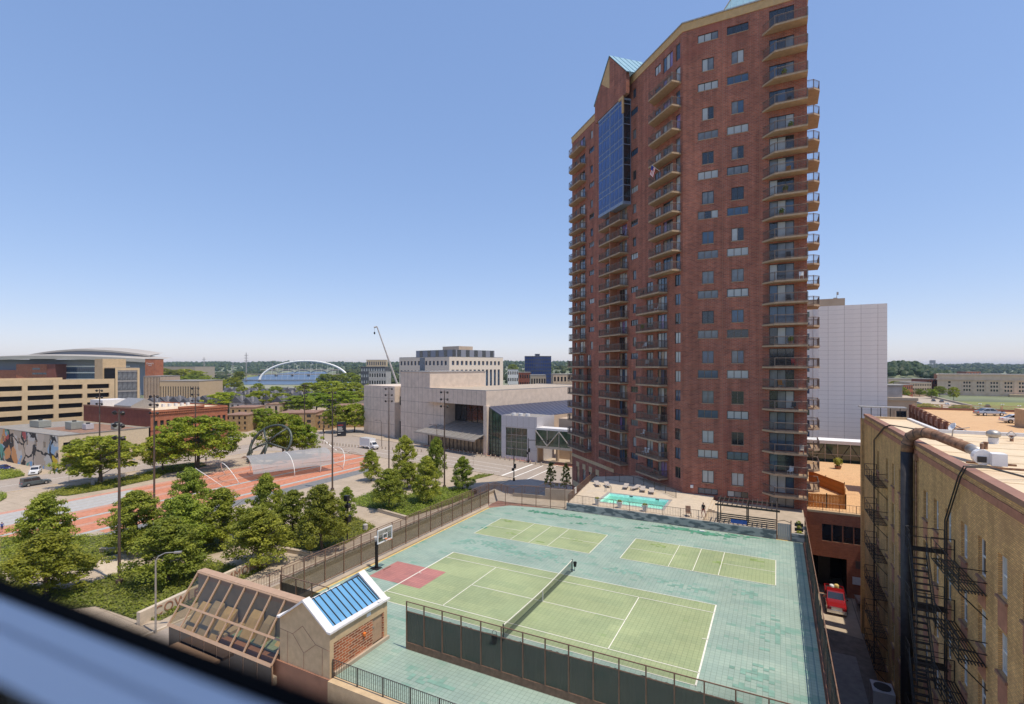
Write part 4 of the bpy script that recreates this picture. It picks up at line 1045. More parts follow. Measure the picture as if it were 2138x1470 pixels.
# pergola with slatted screen
pg = thing('pergola', 'dark pergola with slatted screen at the right end of the painted wall', 'pergola', (10.2,24.45,ZD-.5))
for x in (0,2.9,5.75):
    for y in (0,3.1): part(MB().box(x-.06,y-.06,0,x+.06,y+.06,2.35), 'post', 'rail_dark', pg)
for y in (0,3.1): part(MB().box(-.3,y-.05,2.35,6.05,y+.05,2.55), 'beam', 'rail_dark', pg)
for i in range(13): ob('rafter', BX('rafter','rail_dark',(-.04,-.35,0,.04,3.45,.12)), pg, (i*.48,0,2.56))
for i in range(6): ob('slat', BX('slat','rail_dark',(0,-.07,0,5.75,-.03,.12)), pg, (0,0,.42+i*.21))
o = part(MB().box(0,-.02,0,1.6,.02,.42), 'banner', 'blue_paint', None, (11.5,24.3,ZD+.15)); tag(o, 'blue banner hung on the slatted pergola screen', 'banner')
gt = thing('court_gate', 'grey weathered wooden gate beside the pergola', 'gate', (15.95,24.25,ZC))
for i in range(6): ob('board', BX('gboard','townhouse_grey',(0,-.02,0,.19,.02,1.65)), gt, (.08+i*.2,0,.05))
for x in (0,1.3): part(MB().box(x-.05,-.05,0,x+.05,.05,2.1), 'post', 'coping_brown', gt)
part(MB().tube([(0,0,1.85),(.65,0,2.05),(1.3,0,1.85)],.03,6), 'arch', 'black_metal', gt)
ps = thing('plant_stand', 'dark stand with three flower boxes in the court corner', 'plant stand', (18.0,24.75,ZD-.5))
for i in range(3):
    part(MB().box(-.4,-.2+i*.3,.1+i*.42,.4,.1+i*.3,.38+i*.42), 'flower_box', 'frame_dark', ps)
    q = MB(); leafball(q,(0,-.05+i*.3,.5+i*.42),.28,70,.09,rg,.6); ob('flowers', leafmesh(q,'flowers','leaf_cover'), ps)
# ================= low brick building with gravel roof =================
lb_ = thing('low_brick_building', 'low red brick building with gravel roof at the end of the alley', 'building', (19.3,36.4,0))
ops = [(1.5+i*1.09,1.5+i*1.09+1.02,6.4,8.45) for i in range(5)] + [(.5,4.05,0,4.5)]
part(MB().wall(-.3,14,0,9.75,ops,.25), 'wall', 'brick_red', lb_)
m = MB(); m.box(-.3,.26,5,14,38,9.7); m.box(4.1,.26,0,14,38,5); m.box(-.3,6,0,4.1,38,5); part(m, 'core', 'dark_void', lb_)
for i in range(5): window(lb_, 1.5+i*1.09, 6.4, 1.02, 2.05, 1, ['pane_dark'], 'frame_bronze', y=.12, fw=.05)
part(MB().box(-.35,-.06,9.75,14,.35,10.0), 'parapet', 'tan_precast', lb_)
part(MB().box(-.3,.35,9.7,14,38,9.85), 'roof', 'gravel_roof', lb_)
part(MB().box(4.6,-.04,1.7,5.5,0,2.6), 'wall_sign', 'white', lb_); part(MB().box(4.9,-.03,3.6,5.7,0,4.5), 'wall_vent', 'frame_bronze', lb_)
part(MB().box(1.3,3.0,0,2.6,3.2,4.2), 'garage_door', 'frame_dark', lb_)
railing('roof_railing', 'thin railing on the edge of the gravel roof', [(19.2,36.5,10.0),(26,36.5,10.0)], .95, 'rail_brown', 1.8, bal=.3)
def wfence(label, a, b, h=1.7, z=9.86):
    a = Vector((*a,0)); b = Vector((*b,0)); d = b-a; L = d.length; r = thing('wooden_fence', label, 'fence', (a.x,a.y,z), math.atan2(d.y,d.x)); n = int(L/.16)
    for i in range(n): ob('board', BX(('wb',h),'wood_fence',(0,-.015,0,.145,.015,h)), r, (i*L/n, .02*(i%2), 0))
    for f in (.0,.5,1.0): part(MB().box(L*f-.05,-.07,0,L*f+.05,-.02,h+.15), 'post', 'black_metal', r)
    for zz in (.3,h-.25): part(MB().box(0,.04,zz,L,.07,zz+.09), 'rail', 'wood_fence', r)
wfence('orange wooden fence along the edge of the gravel roof', (19.4,38.3),(23.5,39.0)); wfence('orange wooden fence running back across the gravel roof', (24.1,46.8),(20.3,54.6)); wfence('short end of the orange wooden fence on the gravel roof', (23.5,39.1),(24.1,46.7))
sp_ = thing('potted_shrub', 'small shrub in a pot on the far gravel roof', 'shrub', (25.3,68,9.85)); q = MB(); leafball(q,(0,0,1.2),.75,260,.16,rg); ob('foliage', leafmesh(q,'foliage','leaf_mid'), sp_); part(MB().lathe([(.4,0),(.55,.5),(.5,.5)],10), 'pot', 'coping_brown', sp_)
for k in range(3): part(MB().tube([(0,0,.4),((k-1)*.15,.1,1.1)],.03,5), 'stem', 'bark', sp_)
# ================= white panelled tower and its sky bridge =================
wt = thing('white_tower', 'white metal panelled tower right of the brick tower', 'building', (22.0,104,0))
part(MB().box(2.6,.06,0,15.85,26,41.6), 'core', 'concrete_grey', wt)
cols_ = [(2.62,4.55),(4.6,7.75),(7.8,10.95),(11.0,14.1),(14.15,15.85)]
rows = 40; ph = 41.6/rows
for ci,(a,b) in enumerate(cols_):
    me = MB().box(0,0,.015,b-a,.05,ph-.015).mesh('panel','white_panel')
    for j in range(9,rows): ob('panel', me, wt, (a,random.Random(ci*99+j).uniform(-.006,.006),j*ph))
q = MB(); 
for i in range(7):
    t0 = math.pi/2*i/6
    pass
arc = [(2.6-1.0*math.sin(math.pi/2*i/6), 1.0-1.0*math.cos(math.pi/2*i/6)) for i in range(7)]
for (a,b) in zip(arc,arc[1:]): q.quad((a[0],a[1],8),(b[0],b[1],8),(b[0],b[1],41.6),(a[0],a[1],41.6))
part(q, 'curved_corner', 'white_panel', wt, smooth=True)
part(MB().box(-3,1.1,0,1.6,26,41.0), 'side_wall', 'white_panel', wt)
for k in range(13):
    z = 8+k*2.6
    for x in (-1.6,-.3): part(MB().box(x,1.06,z,x+1.15,1.12,z+1.35), 'window', 'pane_blue' if k%3 else 'pane_green', wt)
part(MB().box(-2,3,41.0,8.2,14,43.6), 'penthouse', 'stone_beige', wt)
an = thing('roof_antenna', 'small antenna cluster on the pale penthouse roof', 'antenna', (28.6,108.5,43.6)); part(MB().tube([(0,0,0),(.2,0,1.5)],.06,5), 'mast', 'steel_galv', an); part(MB().box(-.6,-.2,0,.2,.2,.35), 'base', 'steel_galv', an); part(MB().box(.05,-.1,1.0,.45,.1,1.7), 'panel', 'steel_galv', an)
sb = thing('sky_bridge', 'glazed pedestrian bridge below the white tower', 'bridge', (20,76.5,0))
part(MB().box(0,-.3,13.0,16,4,13.6), 'roof', 'white', sb); part(MB().box(0,-.2,8.9,16,4,9.5), 'floor_beam', 'steel_galv', sb)
for i in range(9): part(MB().box(i*2-.06,-.15,9.5,i*2+.06,-.03,13.0), 'mullion', 'steel_galv', sb)
for i in range(8):
    part(MB().box(i*2+.06,-.05,9.5,i*2+1.94,-.0,13.0), 'pane', 'pane_green', sb)
    part(MB().tube([(i*2,-.08,9.6 if i%2 else 12.9),(i*2+2,-.08,12.9 if i%2 else 9.6)],.06,4), 'brace', 'frame_dark', sb)
part(MB().box(0,-.16,11.0,16,-.02,11.1), 'mid_rail', 'steel_galv', sb)
# ================= buff brick hotel at the right, with fire escapes =================
HV = 26.2
hotel = thing('brick_hotel', 'old buff brick building with fire escapes along the alley', 'building', (23.8,HV,0), -math.pi/2)
HL = 50.0
colsv = [18.43,14.3,11.93,9.44,6.92,2.42,.14,-2.14,-4.62,-6.98,-9.25,-11.6,-14.0,-16.4]
rowz = [18.4-3.02*i for i in range(7)]
ops = []
for v in colsv:
    for z in rowz:
        if z < .5: continue
        ops.append((HV-v-.47, HV-v+.47, z, z+1.7))
part(MB().wall(0,HL,0,21.87,ops,.28), 'wall', 'brick_buff', hotel)
m = MB(); m.quad((0,0,0),(0,0,21.87),(0,4,21.87),(0,4,0)); part(m, 'wall', 'brick_buff', hotel)
part(MB().box(-.03,-.05,21.87,HL,.3,22.2), 'band', 'brown_panel', hotel)
part(MB().box(0,0,22.2,HL,.3,22.5), 'parapet', 'brick_buff', hotel)
part(MB().box(-.06,-.08,22.5,HL,.42,22.72), 'coping', 'coping_brown', hotel)
for (a,b,c,d) in ops:
    v = HV-(a+b)/2
    fo = window(hotel, a, c, b-a, d-c, 1, [rnd.choice(['pane_dark','pane_grey','pane_dark','pane_blind'])], 'frame_white', y=.20, fw=.075, rows=2)
    ob('sill', BX('hsill','coping_brown',(-.06,-.09,-.1,1.0,.0,-.004)), hotel, (a,0,c))
    if d < 19.5 and abs(v-14.3) > .5:
        ob('spandrel', BX('spandrel','brown_panel',(0,-.012,0,.94,.0,1.1)), hotel, (a,0,d+.1))
m = MB(); m.box(.3,.32,0.3,HL,20,22.2); part(m, 'core', 'dark_void', hotel) if 0 else None
part(MB().box(.3,.42,0,HL,.6,22.0), 'backing', 'dark_void', hotel)
rf = MB(); rf.box(11.2,.3,21.9,HL,30,22.3); rf.box(.2,.3,21.9,11.2,3.4,22.3)
part(rf, 'roof', 'roof_membrane', hotel)
part(MB().box(11.0,3.4,21.9,11.3,30,22.55), 'roof_edge', 'white_trim', hotel); part(MB().box(.0,3.4,21.9,11.0,3.7,22.45), 'roof_edge', 'white_trim', hotel)
part(MB().box(0,0.3,21.9,.3,3.4,22.5), 'roof_edge', 'tan_precast', hotel); part(MB().box(0,3.4,0,11,4,21.9), 'wall', 'brick_buff', hotel)
part(MB().box(11,3.9,0,11.4,30,21.9), 'wall', 'brick_buff', hotel)
# seams in the roofing felt
for i in range(8):
    part(MB().box(13.0+i*3.1,.5,22.3,13.12+i*3.1,26,22.315), 'roof_seam', 'tan_precast', hotel)
def wv(v): return HV-v
# big vent duct climbing the wall and bending over the parapet
duct = thing('vent_duct', 'large dark ventilation duct climbing the buff brick wall and bending onto the roof', 'duct', (23.4,5.15,0))
part(MB().tube([(0,0,0),(0,0,22.0)],.33,16), 'riser', 'duct_dark', duct, smooth=True)
el = [(0,0,22.0),(.02,-.02,22.5),(.15,-.12,22.95),(.45,-.4,23.25),(.8,-.8,23.35),(1.15,-1.3,23.3)]
part(MB().tube(el,.33,16), 'elbow', 'steel_rust', duct, smooth=True)
for i in range(1,5): part(MB().tube([Vector(el[i])-(Vector(el[i+1])-Vector(el[i])).normalized()*.02, Vector(el[i])+(Vector(el[i+1])-Vector(el[i])).normalized()*.02],.345,16), 'elbow_seam', 'duct_dark', duct)
part(MB().tube([(1.15,-1.3,23.3),(2.05,-4.2,22.95)],.29,16), 'run', 'steel_rust', duct, smooth=True)
part(MB().tube([(2.05,-4.2,22.95),(2.2,-5.2,22.85)],.28,16), 'run_end', 'steel_galv', duct, smooth=True)
for z in (3.2,8.6,13.8,18.9): part(MB().box(-.36,-.03,z,.4,.03,z+.06), 'strap', 'steel_galv', duct)
fan = thing('roof_fan', 'white exhaust fan unit at the end of the roof duct', 'fan unit', (25.5,-.7,22.3))
part(MB().tube([(0,-.25,.45),(0,.25,.45)],.40,16), 'fan_housing', 'plastic_white', fan); part(MB().box(.25,-.6,.1,.85,.1,.72), 'motor_box', 'plastic_white', fan); part(MB().cyl(0,0,.8,1.15,.08,8), 'stack', 'steel_rust', fan)
part(MB().box(-.5,-1.0,0,1.5,-.85,.1), 'rail', 'steel_rust', fan); part(MB().box(-.5,.4,0,1.5,.55,.1), 'rail', 'steel_rust', fan); part(MB().box(-.25,-.30,.2,.12,-.24,.5), 'inlet', 'frame_dark', fan)
# conduit pairs
def conduit(label, pts, r=.05):
    t = thing('conduit_pair', label, 'conduit', pts[0])
    for k in (0,.34): part(MB().tube([tuple(Vector(p)-Vector(pts[0])+Vector((0,-k,0))) for p in pts], r*.62, 6), 'pipe', 'black_metal', t)
conduit('pair of black conduits near the far corner of the buff brick wall', [(23.68,19.8,1.0),(23.68,19.8,20.9),(23.62,14.5,22.6),(23.7,12.4,23.0),(25.5,11.5,22.8)])
conduit('pair of black conduits beside the near fire escape', [(23.62,-2.3,11.0),(23.62,-2.3,19.6),(23.6,-4.6,22.3),(23.7,-5.0,22.85),(24.5,-5.0,22.9),(26.2,-4.2,22.4)], .055)
ds = thing('drain_pipe', 'thin brown drain pipe beside the big duct', 'pipe', (23.7,4.2,0)); part(MB().cyl(0,0,0,22.0,.06,8), 'pipe', 'steel_rust', ds); part(MB().box(-.12,-.12,21.6,.12,.12,22.0), 'hopper', 'steel_rust', ds)
# fire escapes
def fire_escape(label, v0, v1, out=.95, zs=(), stair=True):
    fe = thing('fire_escape', label, 'fire escape', (23.8, v0, 0))
    L = v0 - v1
    for i, z in enumerate(zs):
        pl_ = ob('platform', None, fe, (0,0,z))
        m = MB()
        n = int(out/.11)
        for k in range(n+1): x = -.06-(out-.06)*k/n; m.box(x-.018,-L,-.05,x+.018,0,0)
        for k in range(int(L/1.0)+1): m.box(-out,-min(L,k*1.0)-.03,-.08,-.05,-min(L,k*1.0)+.03,-.05)
        part(m, 'grating', 'black_metal', pl_)
        m = MB()
        for h in (.5,1.0):
            m.tube([(-.02,0,h),(-out,0,h),(-out,-L,h),(-.02,-L,h)],.022,4)
        for k in range(int(L/.9)+1): m.box(-out-.016,-k*.9-.016,0,-out+.016,-k*.9+.016,1.0)
        m.box(-out-.02,-L-.02,0,-out+.02,-L+.02,1.0); m.box(-.06,-.02,0,-.02,.02,1.0)
        part(m, 'guard_rail', 'black_metal', pl_)
        m = MB()
        for y in (0,-L): m.tube([(-out,y,-.05),(-.02,y,-1.0)],.025,4)
        part(m, 'bracket', 'black_metal', pl_)
    if stair:
        for z0,z1 in zip(zs, zs[1:]):
            m = MB(); x0 = -out-.02; x1 = -out-.72; n = 11
            ya, yb = .9, -.9
            for x in (x0,x1): m.add([(x-.02,ya,z0-.02),(x+.02,ya,z0-.02),(x+.02,yb,z1),(x-.02,yb,z1),(x-.02,ya,z0-.2),(x+.02,ya,z0-.2),(x+.02,yb,z1-.18),(x-.02,yb,z1-.18)],[(0,1,2,3),(7,6,5,4),(0,3,7,4),(2,1,5,6)])
            for k in range(1,n): f = k/n; m.box(x1,ya+(yb-ya)*f-.11,z0+(z1-z0)*f-.1,x0,ya+(yb-ya)*f+.11,z0+(z1-z0)*f-.07)
            for x in (x0,x1): m.tube([(x,ya,z0+.85),(x,yb,z1+.9)],.02,4); m.tube([(x,ya,z0+.45),(x,yb,z1+.5)],.015,4)
            part(m, 'stair_flight', 'black_metal', fe)
            m = MB()
            for k in range(6): m.box(x1-.03,.9+k*.14,-.05,-.05,.93+k*.14,0)
            for h in (.5,1.0): m.tube([(-.03,1.7,h),(x1,1.7,h),(x1,.7,h)],.02,4)
            for q in ((x1,1.7),(x1,.9),(-.05,1.7)): m.box(q[0]-.016,q[1]-.016,0,q[0]+.016,q[1]+.016,1.0)
            part(m, 'landing', 'black_metal', fe, (0,0,z0)); 
    return fe
fire_escape('near black fire escape with stairs on the buff brick wall', -3.3, -7.7, .95, [17.9,14.9,11.9,8.9,5.9])
fire_escape('far black fire escape near the corner of the buff brick wall', 19.0, 14.0, .9, [17.85,14.85,11.85,8.85,5.85,3.2], stair=False)
ac = thing('condenser', 'grey air conditioning condenser at the foot of the brick wall', 'air conditioner', (23.0,10.6,0)); part(MB().box(-.75,-.8,2.2,.6,.8,3.6), 'casing', 'metal_panel', ac)
part(MB().lathe([(.05,3.61),(.55,3.61),(.55,3.66),(.05,3.66)],16,-.07,0), 'fan_grille', 'frame_dark', ac)
for sx in (-.6,.45): part(MB().box(sx-.05,-.7,0,sx+.05,.7,2.2), 'stand', 'black_metal', ac)
# roof fittings
dish = thing('satellite_dish', 'white satellite dish on a weighted tripod on the hotel roof', 'satellite dish', (26.8,10.0,22.3))
m = MB().lathe([(.02,0),(.2,.03),(.38,.12),(.37,.14),(.19,.05),(.02,.02)],14); d_ = part(m, 'reflector', 'plastic_white', dish, (.1,0,.95)); d_.rotation_euler = (R(60),0,R(-70)); d_.scale = (.8,.8,.8)
part(MB().tube([(0,0,.05),(.1,0,.95)],.04,6), 'mast', 'steel_galv', dish); part(MB().tube([(.1,0,.8),(.9,-.3,1.0)],.03,5), 'arm', 'steel_galv', dish)
for i in range(4): part(MB().box(-.5+i*.28,-.2,0,-.28+i*.28,.2,.14), 'ballast_block', 'roof_brown', dish)
tv = thing('roof_vent', 'round galvanised turbine vent on the hotel roof', 'vent', (28.9,9.6,22.3)); part(MB().cyl(0,0,0,.4,.27,14), 'base', 'white_trim', tv)
part(MB().lathe([(.22,.4),(.36,.5),(.40,.65),(.35,.8),(.18,.9),(.02,.92)],16), 'turbine', 'steel_galv', tv, smooth=True)
part(MB().tube([(.9,0,.4),(.9+.25,0,.65),(.9,0,.9),(.65,0,.65),(.9,0,.4)],.035,6), 'hoop', 'steel_galv', tv)
for x,y,h,lb in ((31.6,8.2,.95,'tall rusty pipe stub at the right on the hotel roof'),(26.3,8.6,.3,'short rusty pipe stub in front of the satellite dish'),(27.6,6.3,.4,'rusty pipe stub in the middle of the hotel roof'),(30.4,11.5,.35,'small rusty vent stub near the far edge of the hotel roof')):
    t = thing('roof_pipe', lb, 'pipe', (x,y,22.3)); part(MB().cyl(0,0,0,h,.10,10), 'pipe', 'steel_rust', t); part(MB().cyl(0,0,h,h+.06,.14,10), 'cap', 'steel_rust', t)
bird = None
# small canopy and tanks at the far end of the wing
cn = thing('roof_canopy', 'small grey canopy on posts at the far end of the hotel roof', 'canopy', (24.2,27.6,22.3)); part(MB().box(-.7,-.6,1.0,3.2,.8,1.1), 'sheet', 'steel_galv', cn)
for i in range(5): part(MB().box(-.5+i*.8,-.1,-.5,-.44+i*.8,-.04,1.0), 'post', 'black_metal', cn)
part(MB().box(-.5,-.2,-22.3,3.4,.6,-.2), 'stair_wall', 'brick_buff', cn)
# ================= gallery wing and concrete block behind the hotel =================
gal = thing('gallery_wing', 'long low wing with grey roof and white windows behind the hotel', 'building', (28.9,17.5,-3.6))
part(MB().box(0,0,0,4.6,34,20.0), 'wall', 'white_trim', gal); part(MB().add([(-.2,-.1,20.0),(4.9,-.1,21.1),(4.9,34.2,21.1),(-.2,34.2,20.0),(-.2,-.1,20.15),(4.9,-.1,21.25),(4.9,34.2,21.25),(-.2,34.2,20.15)],[(3,2,1,0),(4,5,6,7),(0,1,5,4),(1,2,6,5),(2,3,7,6),(3,0,4,7)]), 'roof', 'roof_grey', gal)
for i in range(14): part(MB().box(-.04,.8+i*2.3,17.6,0,2.6+i*2.3,19.6), 'window', 'pane_green', gal)
cb = thing('concrete_block', 'grey concrete stair block at the far end of the gallery wing', 'building', (28.8,50,0)); part(MB().box(0,0,0,4.4,4,19.6), 'wall', 'concrete_grey', cb); part(MB().box(-.1,-.1,19.6,4.5,4.1,19.8), 'coping', 'white_trim', cb)
# ================= parking deck =================
pk = thing('parking_deck', 'tan open roof parking deck with brown railings at the right', 'parking deck', (0,0,0))
ZP = 18.0
poly = [(36,24),(110,24),(110,106),(42.6,106)]
m = MB(); m.prism(poly, ZP-.5, ZP); part(m, 'deck', 'gravel_roof', pk)
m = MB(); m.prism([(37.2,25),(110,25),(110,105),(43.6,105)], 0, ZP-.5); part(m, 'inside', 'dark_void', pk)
a = Vector((36,24,0)); b = Vector((42.6,106,0)); dd = (b-a)/16; ang = math.atan2(dd.y,dd.x)
for i in range(17): ob('column', BX('pcol','coping_brown',(-.3,-.1,0,.3,.5,ZP+1.0)), pk, a+dd*i, ang)
for z in (3,6,9,12,15): part(MB().box(0,-.05,z,(b-a).length,.2,z+1.1), 'spandrel', 'tan_precast', pk, a, ang)
part(MB().box(0,-.1,ZP-.6,(b-a).length,.25,ZP+.35), 'parapet', 'coping_brown', pk, a, ang)
for h in (.6,.95): part(MB().box(0,0,ZP+h,(b-a).length,.08,ZP+h+.1), 'rail', 'coping_brown', pk, a, ang)
part(MB().box(42.6,105.8,ZP,110,106.1,ZP+.5), 'parapet', 'coping_brown', pk)
for h in (.75,1.1): part(MB().box(42.6,105.9,ZP+h,110,106,ZP+h+.12), 'rail', 'tan_precast', pk)
for i in range(14): part(MB().box(42.8+i*4.9,105.85,ZP,43.1+i*4.9,106.05,ZP+1.2), 'rail_post', 'tan_precast', pk)
sbx = thing('stair_box', 'brown brick stair enclosure on the parking deck', 'building', (52,69,ZP)); part(MB().box(0,0,0,12,6,2.3), 'wall', 'brick_red_dark', sbx); part(MB().box(-.1,-.1,2.3,12.1,6.1,2.6), 'coping', 'coping_brown', sbx); part(MB().box(-2.2,.3,0,0,5,2.8), 'lobby', 'tan_precast', sbx); part(MB().box(-1.6,.24,.6,-.9,.3,1.8), 'window', 'pane_dark', sbx)
def lamp(label, x, y, z, h, name='street_lamp', globes=2, group='globe street lamps'):
    t = thing(name, label, 'lamp', (x,y,z), 0, group); part(MB().tube([(0,0,0),(0,0,h)],[.12,.07],8), 'post', 'black_metal', t)
    for k in range(globes):
        dx_ = (k-(globes-1)/2)*.9; part(MB().tube([(0,0,h-.3),(dx_,0,h-.1)],.04,5), 'arm', 'black_metal', t)
        part(MB().lathe([(.05,0),(.28,.15),(.32,.35),(.22,.58),(.05,.62)],10), 'globe', 'white', t, (dx_,0,h-.1), smooth=True)
# ================= far right: street on the bridge, long beige hall, classical block =================
ra, rb2 = G(1868,818), G(2075,874)
for nm,(p,q,wd,mt) in {'road': (ra,rb2,24,'concrete')}.items():
    d = (q-p).normalized(); n_ = Vector((-d.y,d.x,0))*wd/2; p2 = p - d*500; q2 = q + d*60
    sheet(nm, [(p2-n_)[:2],(q2-n_)[:2],(q2+n_)[:2],(p2+n_)[:2]], .02, mt)
rdir = (rb2-ra).normalized(); rn = Vector((-rdir.y,rdir.x,0))
bw_ = thing('bridge_wall', 'grey stone arched side of the street bridge at the right', 'bridge', tuple(ra+rdir*60+rn*-12.5), math.atan2(rdir.y,rdir.x))
ar = []
m = MB(); m.box(0,-.4,-1,170,.4,1.1); part(m, 'parapet', 'concrete_grey', bw_)
for i in range(4): part(MB().box(i*30,-.6,-8,i*30+3,.6,1.3), 'pier', 'concrete_grey', bw_)
pw2 = thing('bridge_wall', 'pale parapet along the far side of the bridge street', 'wall', tuple(ra+rdir*40+rn*12.5), math.atan2(rdir.y,rdir.x)); part(MB().box(0,-.3,0,190,.3,1.1), 'parapet', 'concrete', pw2); part(MB().box(0,-.4,1.1,190,.4,1.3), 'coping', 'concrete_light', pw2)
lw = G(2080,842); sheet('lawn', [G(1990,838)[:2],G(2400,846)[:2],G(2400,858)[:2],G(2120,858)[:2],G(2060,850)[:2]], .03, 'lawn')
ch0 = G(1957,824)
hall = thing('civic_hall', 'long beige stone hall with pilasters and small windows at the far right', 'building', tuple(ch0), -.21)
HLn, HH = 150, 19.5
hops = []
for b_i in range(10):
    x = 19+b_i*9.4
    for j in range(3):
        for z in (4.2,7.8,11.2): hops.append((x+j*1.9, x+j*1.9+1.25, z, z+1.9))
for z in (4.5,8.2,11.4): hops.append((8,9.8,z,z+1.8))
part(MB().wall(0,HLn,0,HH,hops,.5), 'wall', 'hall_stone', hall); part(MB().box(0,.55,0,HLn,30,HH-.5), 'core', 'pane_dark', hall); part(MB().quad((0,0,0),(0,0,HH),(0,30,HH),(0,30,0)), 'side_wall', 'stone_beige', hall)
for b_i in range(11): part(MB().box(16+b_i*9.4,-.7,2,17.6+b_i*9.4,0,14), 'pilaster', 'hall_stone', hall)
part(MB().box(-.8,-1.2,14.5,HLn,31,15.3), 'cornice', 'hall_stone', hall); part(MB().box(-.6,-.9,HH-.3,HLn,30.5,HH+.4), 'cornice', 'hall_stone', hall); part(MB().box(1,1,HH+.4,HLn,29,HH+.8), 'roof', 'roof_grey', hall)
part(MB().box(50,-9,0,95,-.8,2.2), 'terrace', 'tan_precast', hall)
cl0 = D(1843,835,150)
cls = thing('classical_block', 'small grey stone classical building beside the white tower', 'building', (cl0.x,cl0.y,0), 0)
part(MB().box(-8,0,0,8.0,14,17.6), 'wall', 'stone_beige', cls); part(MB().box(-8.3,-.4,17.6,8.3,14.4,18.4), 'cornice', 'concrete', cls); part(MB().box(-6,2,18.4,5.0,10,21.6), 'upper_block', 'townhouse_grey', cls); part(MB().box(-6.2,1.8,21.6,5.2,10.2,22.0), 'roof', 'roof_grey', cls)
part(MB().box(3.2,-.05,9,5.6,0,14.5), 'window', 'pane_dark', cls); part(MB().box(2.8,-.3,8.6,3.2,0,14.9), 'pier', 'stone_beige', cls); part(MB().box(5.6,-.3,8.6,6.0,0,14.9), 'pier', 'stone_beige', cls)
def simple_building(name, label, p, w, dpt, h, rz, wallm, roofm, rows, cols, pane='pane_dark', cat='building', ww=.55, wh=.5, base=.1, flat=True, group=None):
    """far building whose windows are real recesses with panes"""
    t = thing(name, label, cat, (p[0],p[1],0), rz, group)
    cw = w/cols; rh = h*(1-base)/rows; op = []
    for i in range(cols):
        for j in range(rows): op.append((i*cw+cw*(1-ww)/2, i*cw+cw*(1+ww)/2, h*base+j*rh+rh*.25, h*base+j*rh+rh*(.25+wh)))
    part(MB().wall(0,w,0,h,op,.3), 'wall', wallm, t)
    m = MB(); m.quad((w,0,0),(w,dpt,0),(w,dpt,h),(w,0,h)); m.quad((0,dpt,0),(0,0,0),(0,0,h),(0,dpt,h)); m.quad((w,dpt,0),(0,dpt,0),(0,dpt,h),(w,dpt,h)); part(m, 'side_wall', wallm, t)
    if rows*cols <= 60:
        for o_ in op: ob('window', cached(('sw',round(o_[1]-o_[0],2),round(o_[3]-o_[2],2),pane), lambda: MB().box(0,.2,0,o_[1]-o_[0],.24,o_[3]-o_[2]).mesh('window',pane)), t, (o_[0],0,o_[2]))
    else: part(MB().box(.1,.3,0,w-.1,.35,h-.2), 'glazing', pane, t)
    part(MB().box(-.15,-.15,h,w+.15,dpt+.15,h+.35), 'roof', roofm, t)
    return t
# ================= left side of the street: mural building, brick block, garage =================
def text_mesh(s, size, m, extr=.02, spacing=1.0):
    cu = bpy.data.curves.new('t','FONT'); cu.body = s; cu.size = size; cu.extrude = extr; cu.align_x = 'CENTER'; cu.space_character = spacing
    o = bpy.data.objects.new('t', cu); COL.objects.link(o)
    dg = bpy.context.evaluated_depsgraph_get(); me = bpy.data.meshes.new_from_object(o.evaluated_get(dg))
    bpy.data.objects.remove(o); bpy.data.curves.remove(cu); me.materials.clear(); me.materials.append(MT[m]); return me
def put_text(s, size, m, parent, loc, rz, name='lettering', spacing=1.0, tilt=90):
    o = ob(name, text_mesh(s, size, m, .02, spacing), parent, loc); o.rotation_euler = (R(tilt),0,rz); return o
mu = thing('mural_building', 'low beige building with a large colourful painted wall', 'building', (-150,27.6,0))
mop = [(-8.5-i*5.2,-7.3-i*5.2,5.6,7.4) for i in range(7)]
part(MB().wall(-46,0,0,9.3,mop,.25), 'painted_wall', 'wall_painting', mu)
for o_ in mop: window(mu, o_[0], o_[2], 1.2, 1.8, 1, ['pane_warm'], 'frame_white', y=.2, fw=.1)
rop = [(1.0,15.5,5.5,7.5),(1.0,13,.3,3.6)]
part(MB().wall(0,21.8,0,9.3,rop,.3), 'wall', 'cream', mu, (0,0,0), math.pi/2)
for i in range(8): window(mu, 1.0+i*1.8125, 5.5, 1.8125, 2.0, 1, ['pane_dark'], 'frame_dark', y=.25, fw=.08, rz=math.pi/2)
for i in range(5): window(mu, 1.0+i*2.4, .3, 2.4, 3.3, 1, ['pane_dark'], 'frame_dark', y=.25, fw=.1, rz=math.pi/2)
part(MB().box(-46,.3,8.6,-.3,21.8,9.2), 'roof', 'roof_grey', mu); part(MB().box(-26,6,9.2,-.5,20,9.24), 'roof_patch', 'roof_brown', mu)
cp_ = MB(); cp_.box(-46,-.1,9.3,.1,.3,9.5); cp_.box(-.3,.3,9.3,.1,21.9,9.5); part(cp_, 'coping', 'roof_grey', mu)
part(MB().box(-46,21.5,0,0,21.8,9.3), 'wall', 'cream', mu)
sg = part(MB().lathe([(.05,0),(.95,0),(.95,.12),(.05,.12)],20), 'round_sign', 'red_sign', mu, (.05,2.6,4.4)); sg.rotation_euler = (0,R(90),0)
part(MB().tube([(.2,1.95,4.3),(.2,2.4,4.05),(.2,3.1,4.9)],.09,5), 'sign_mark', 'white', mu)
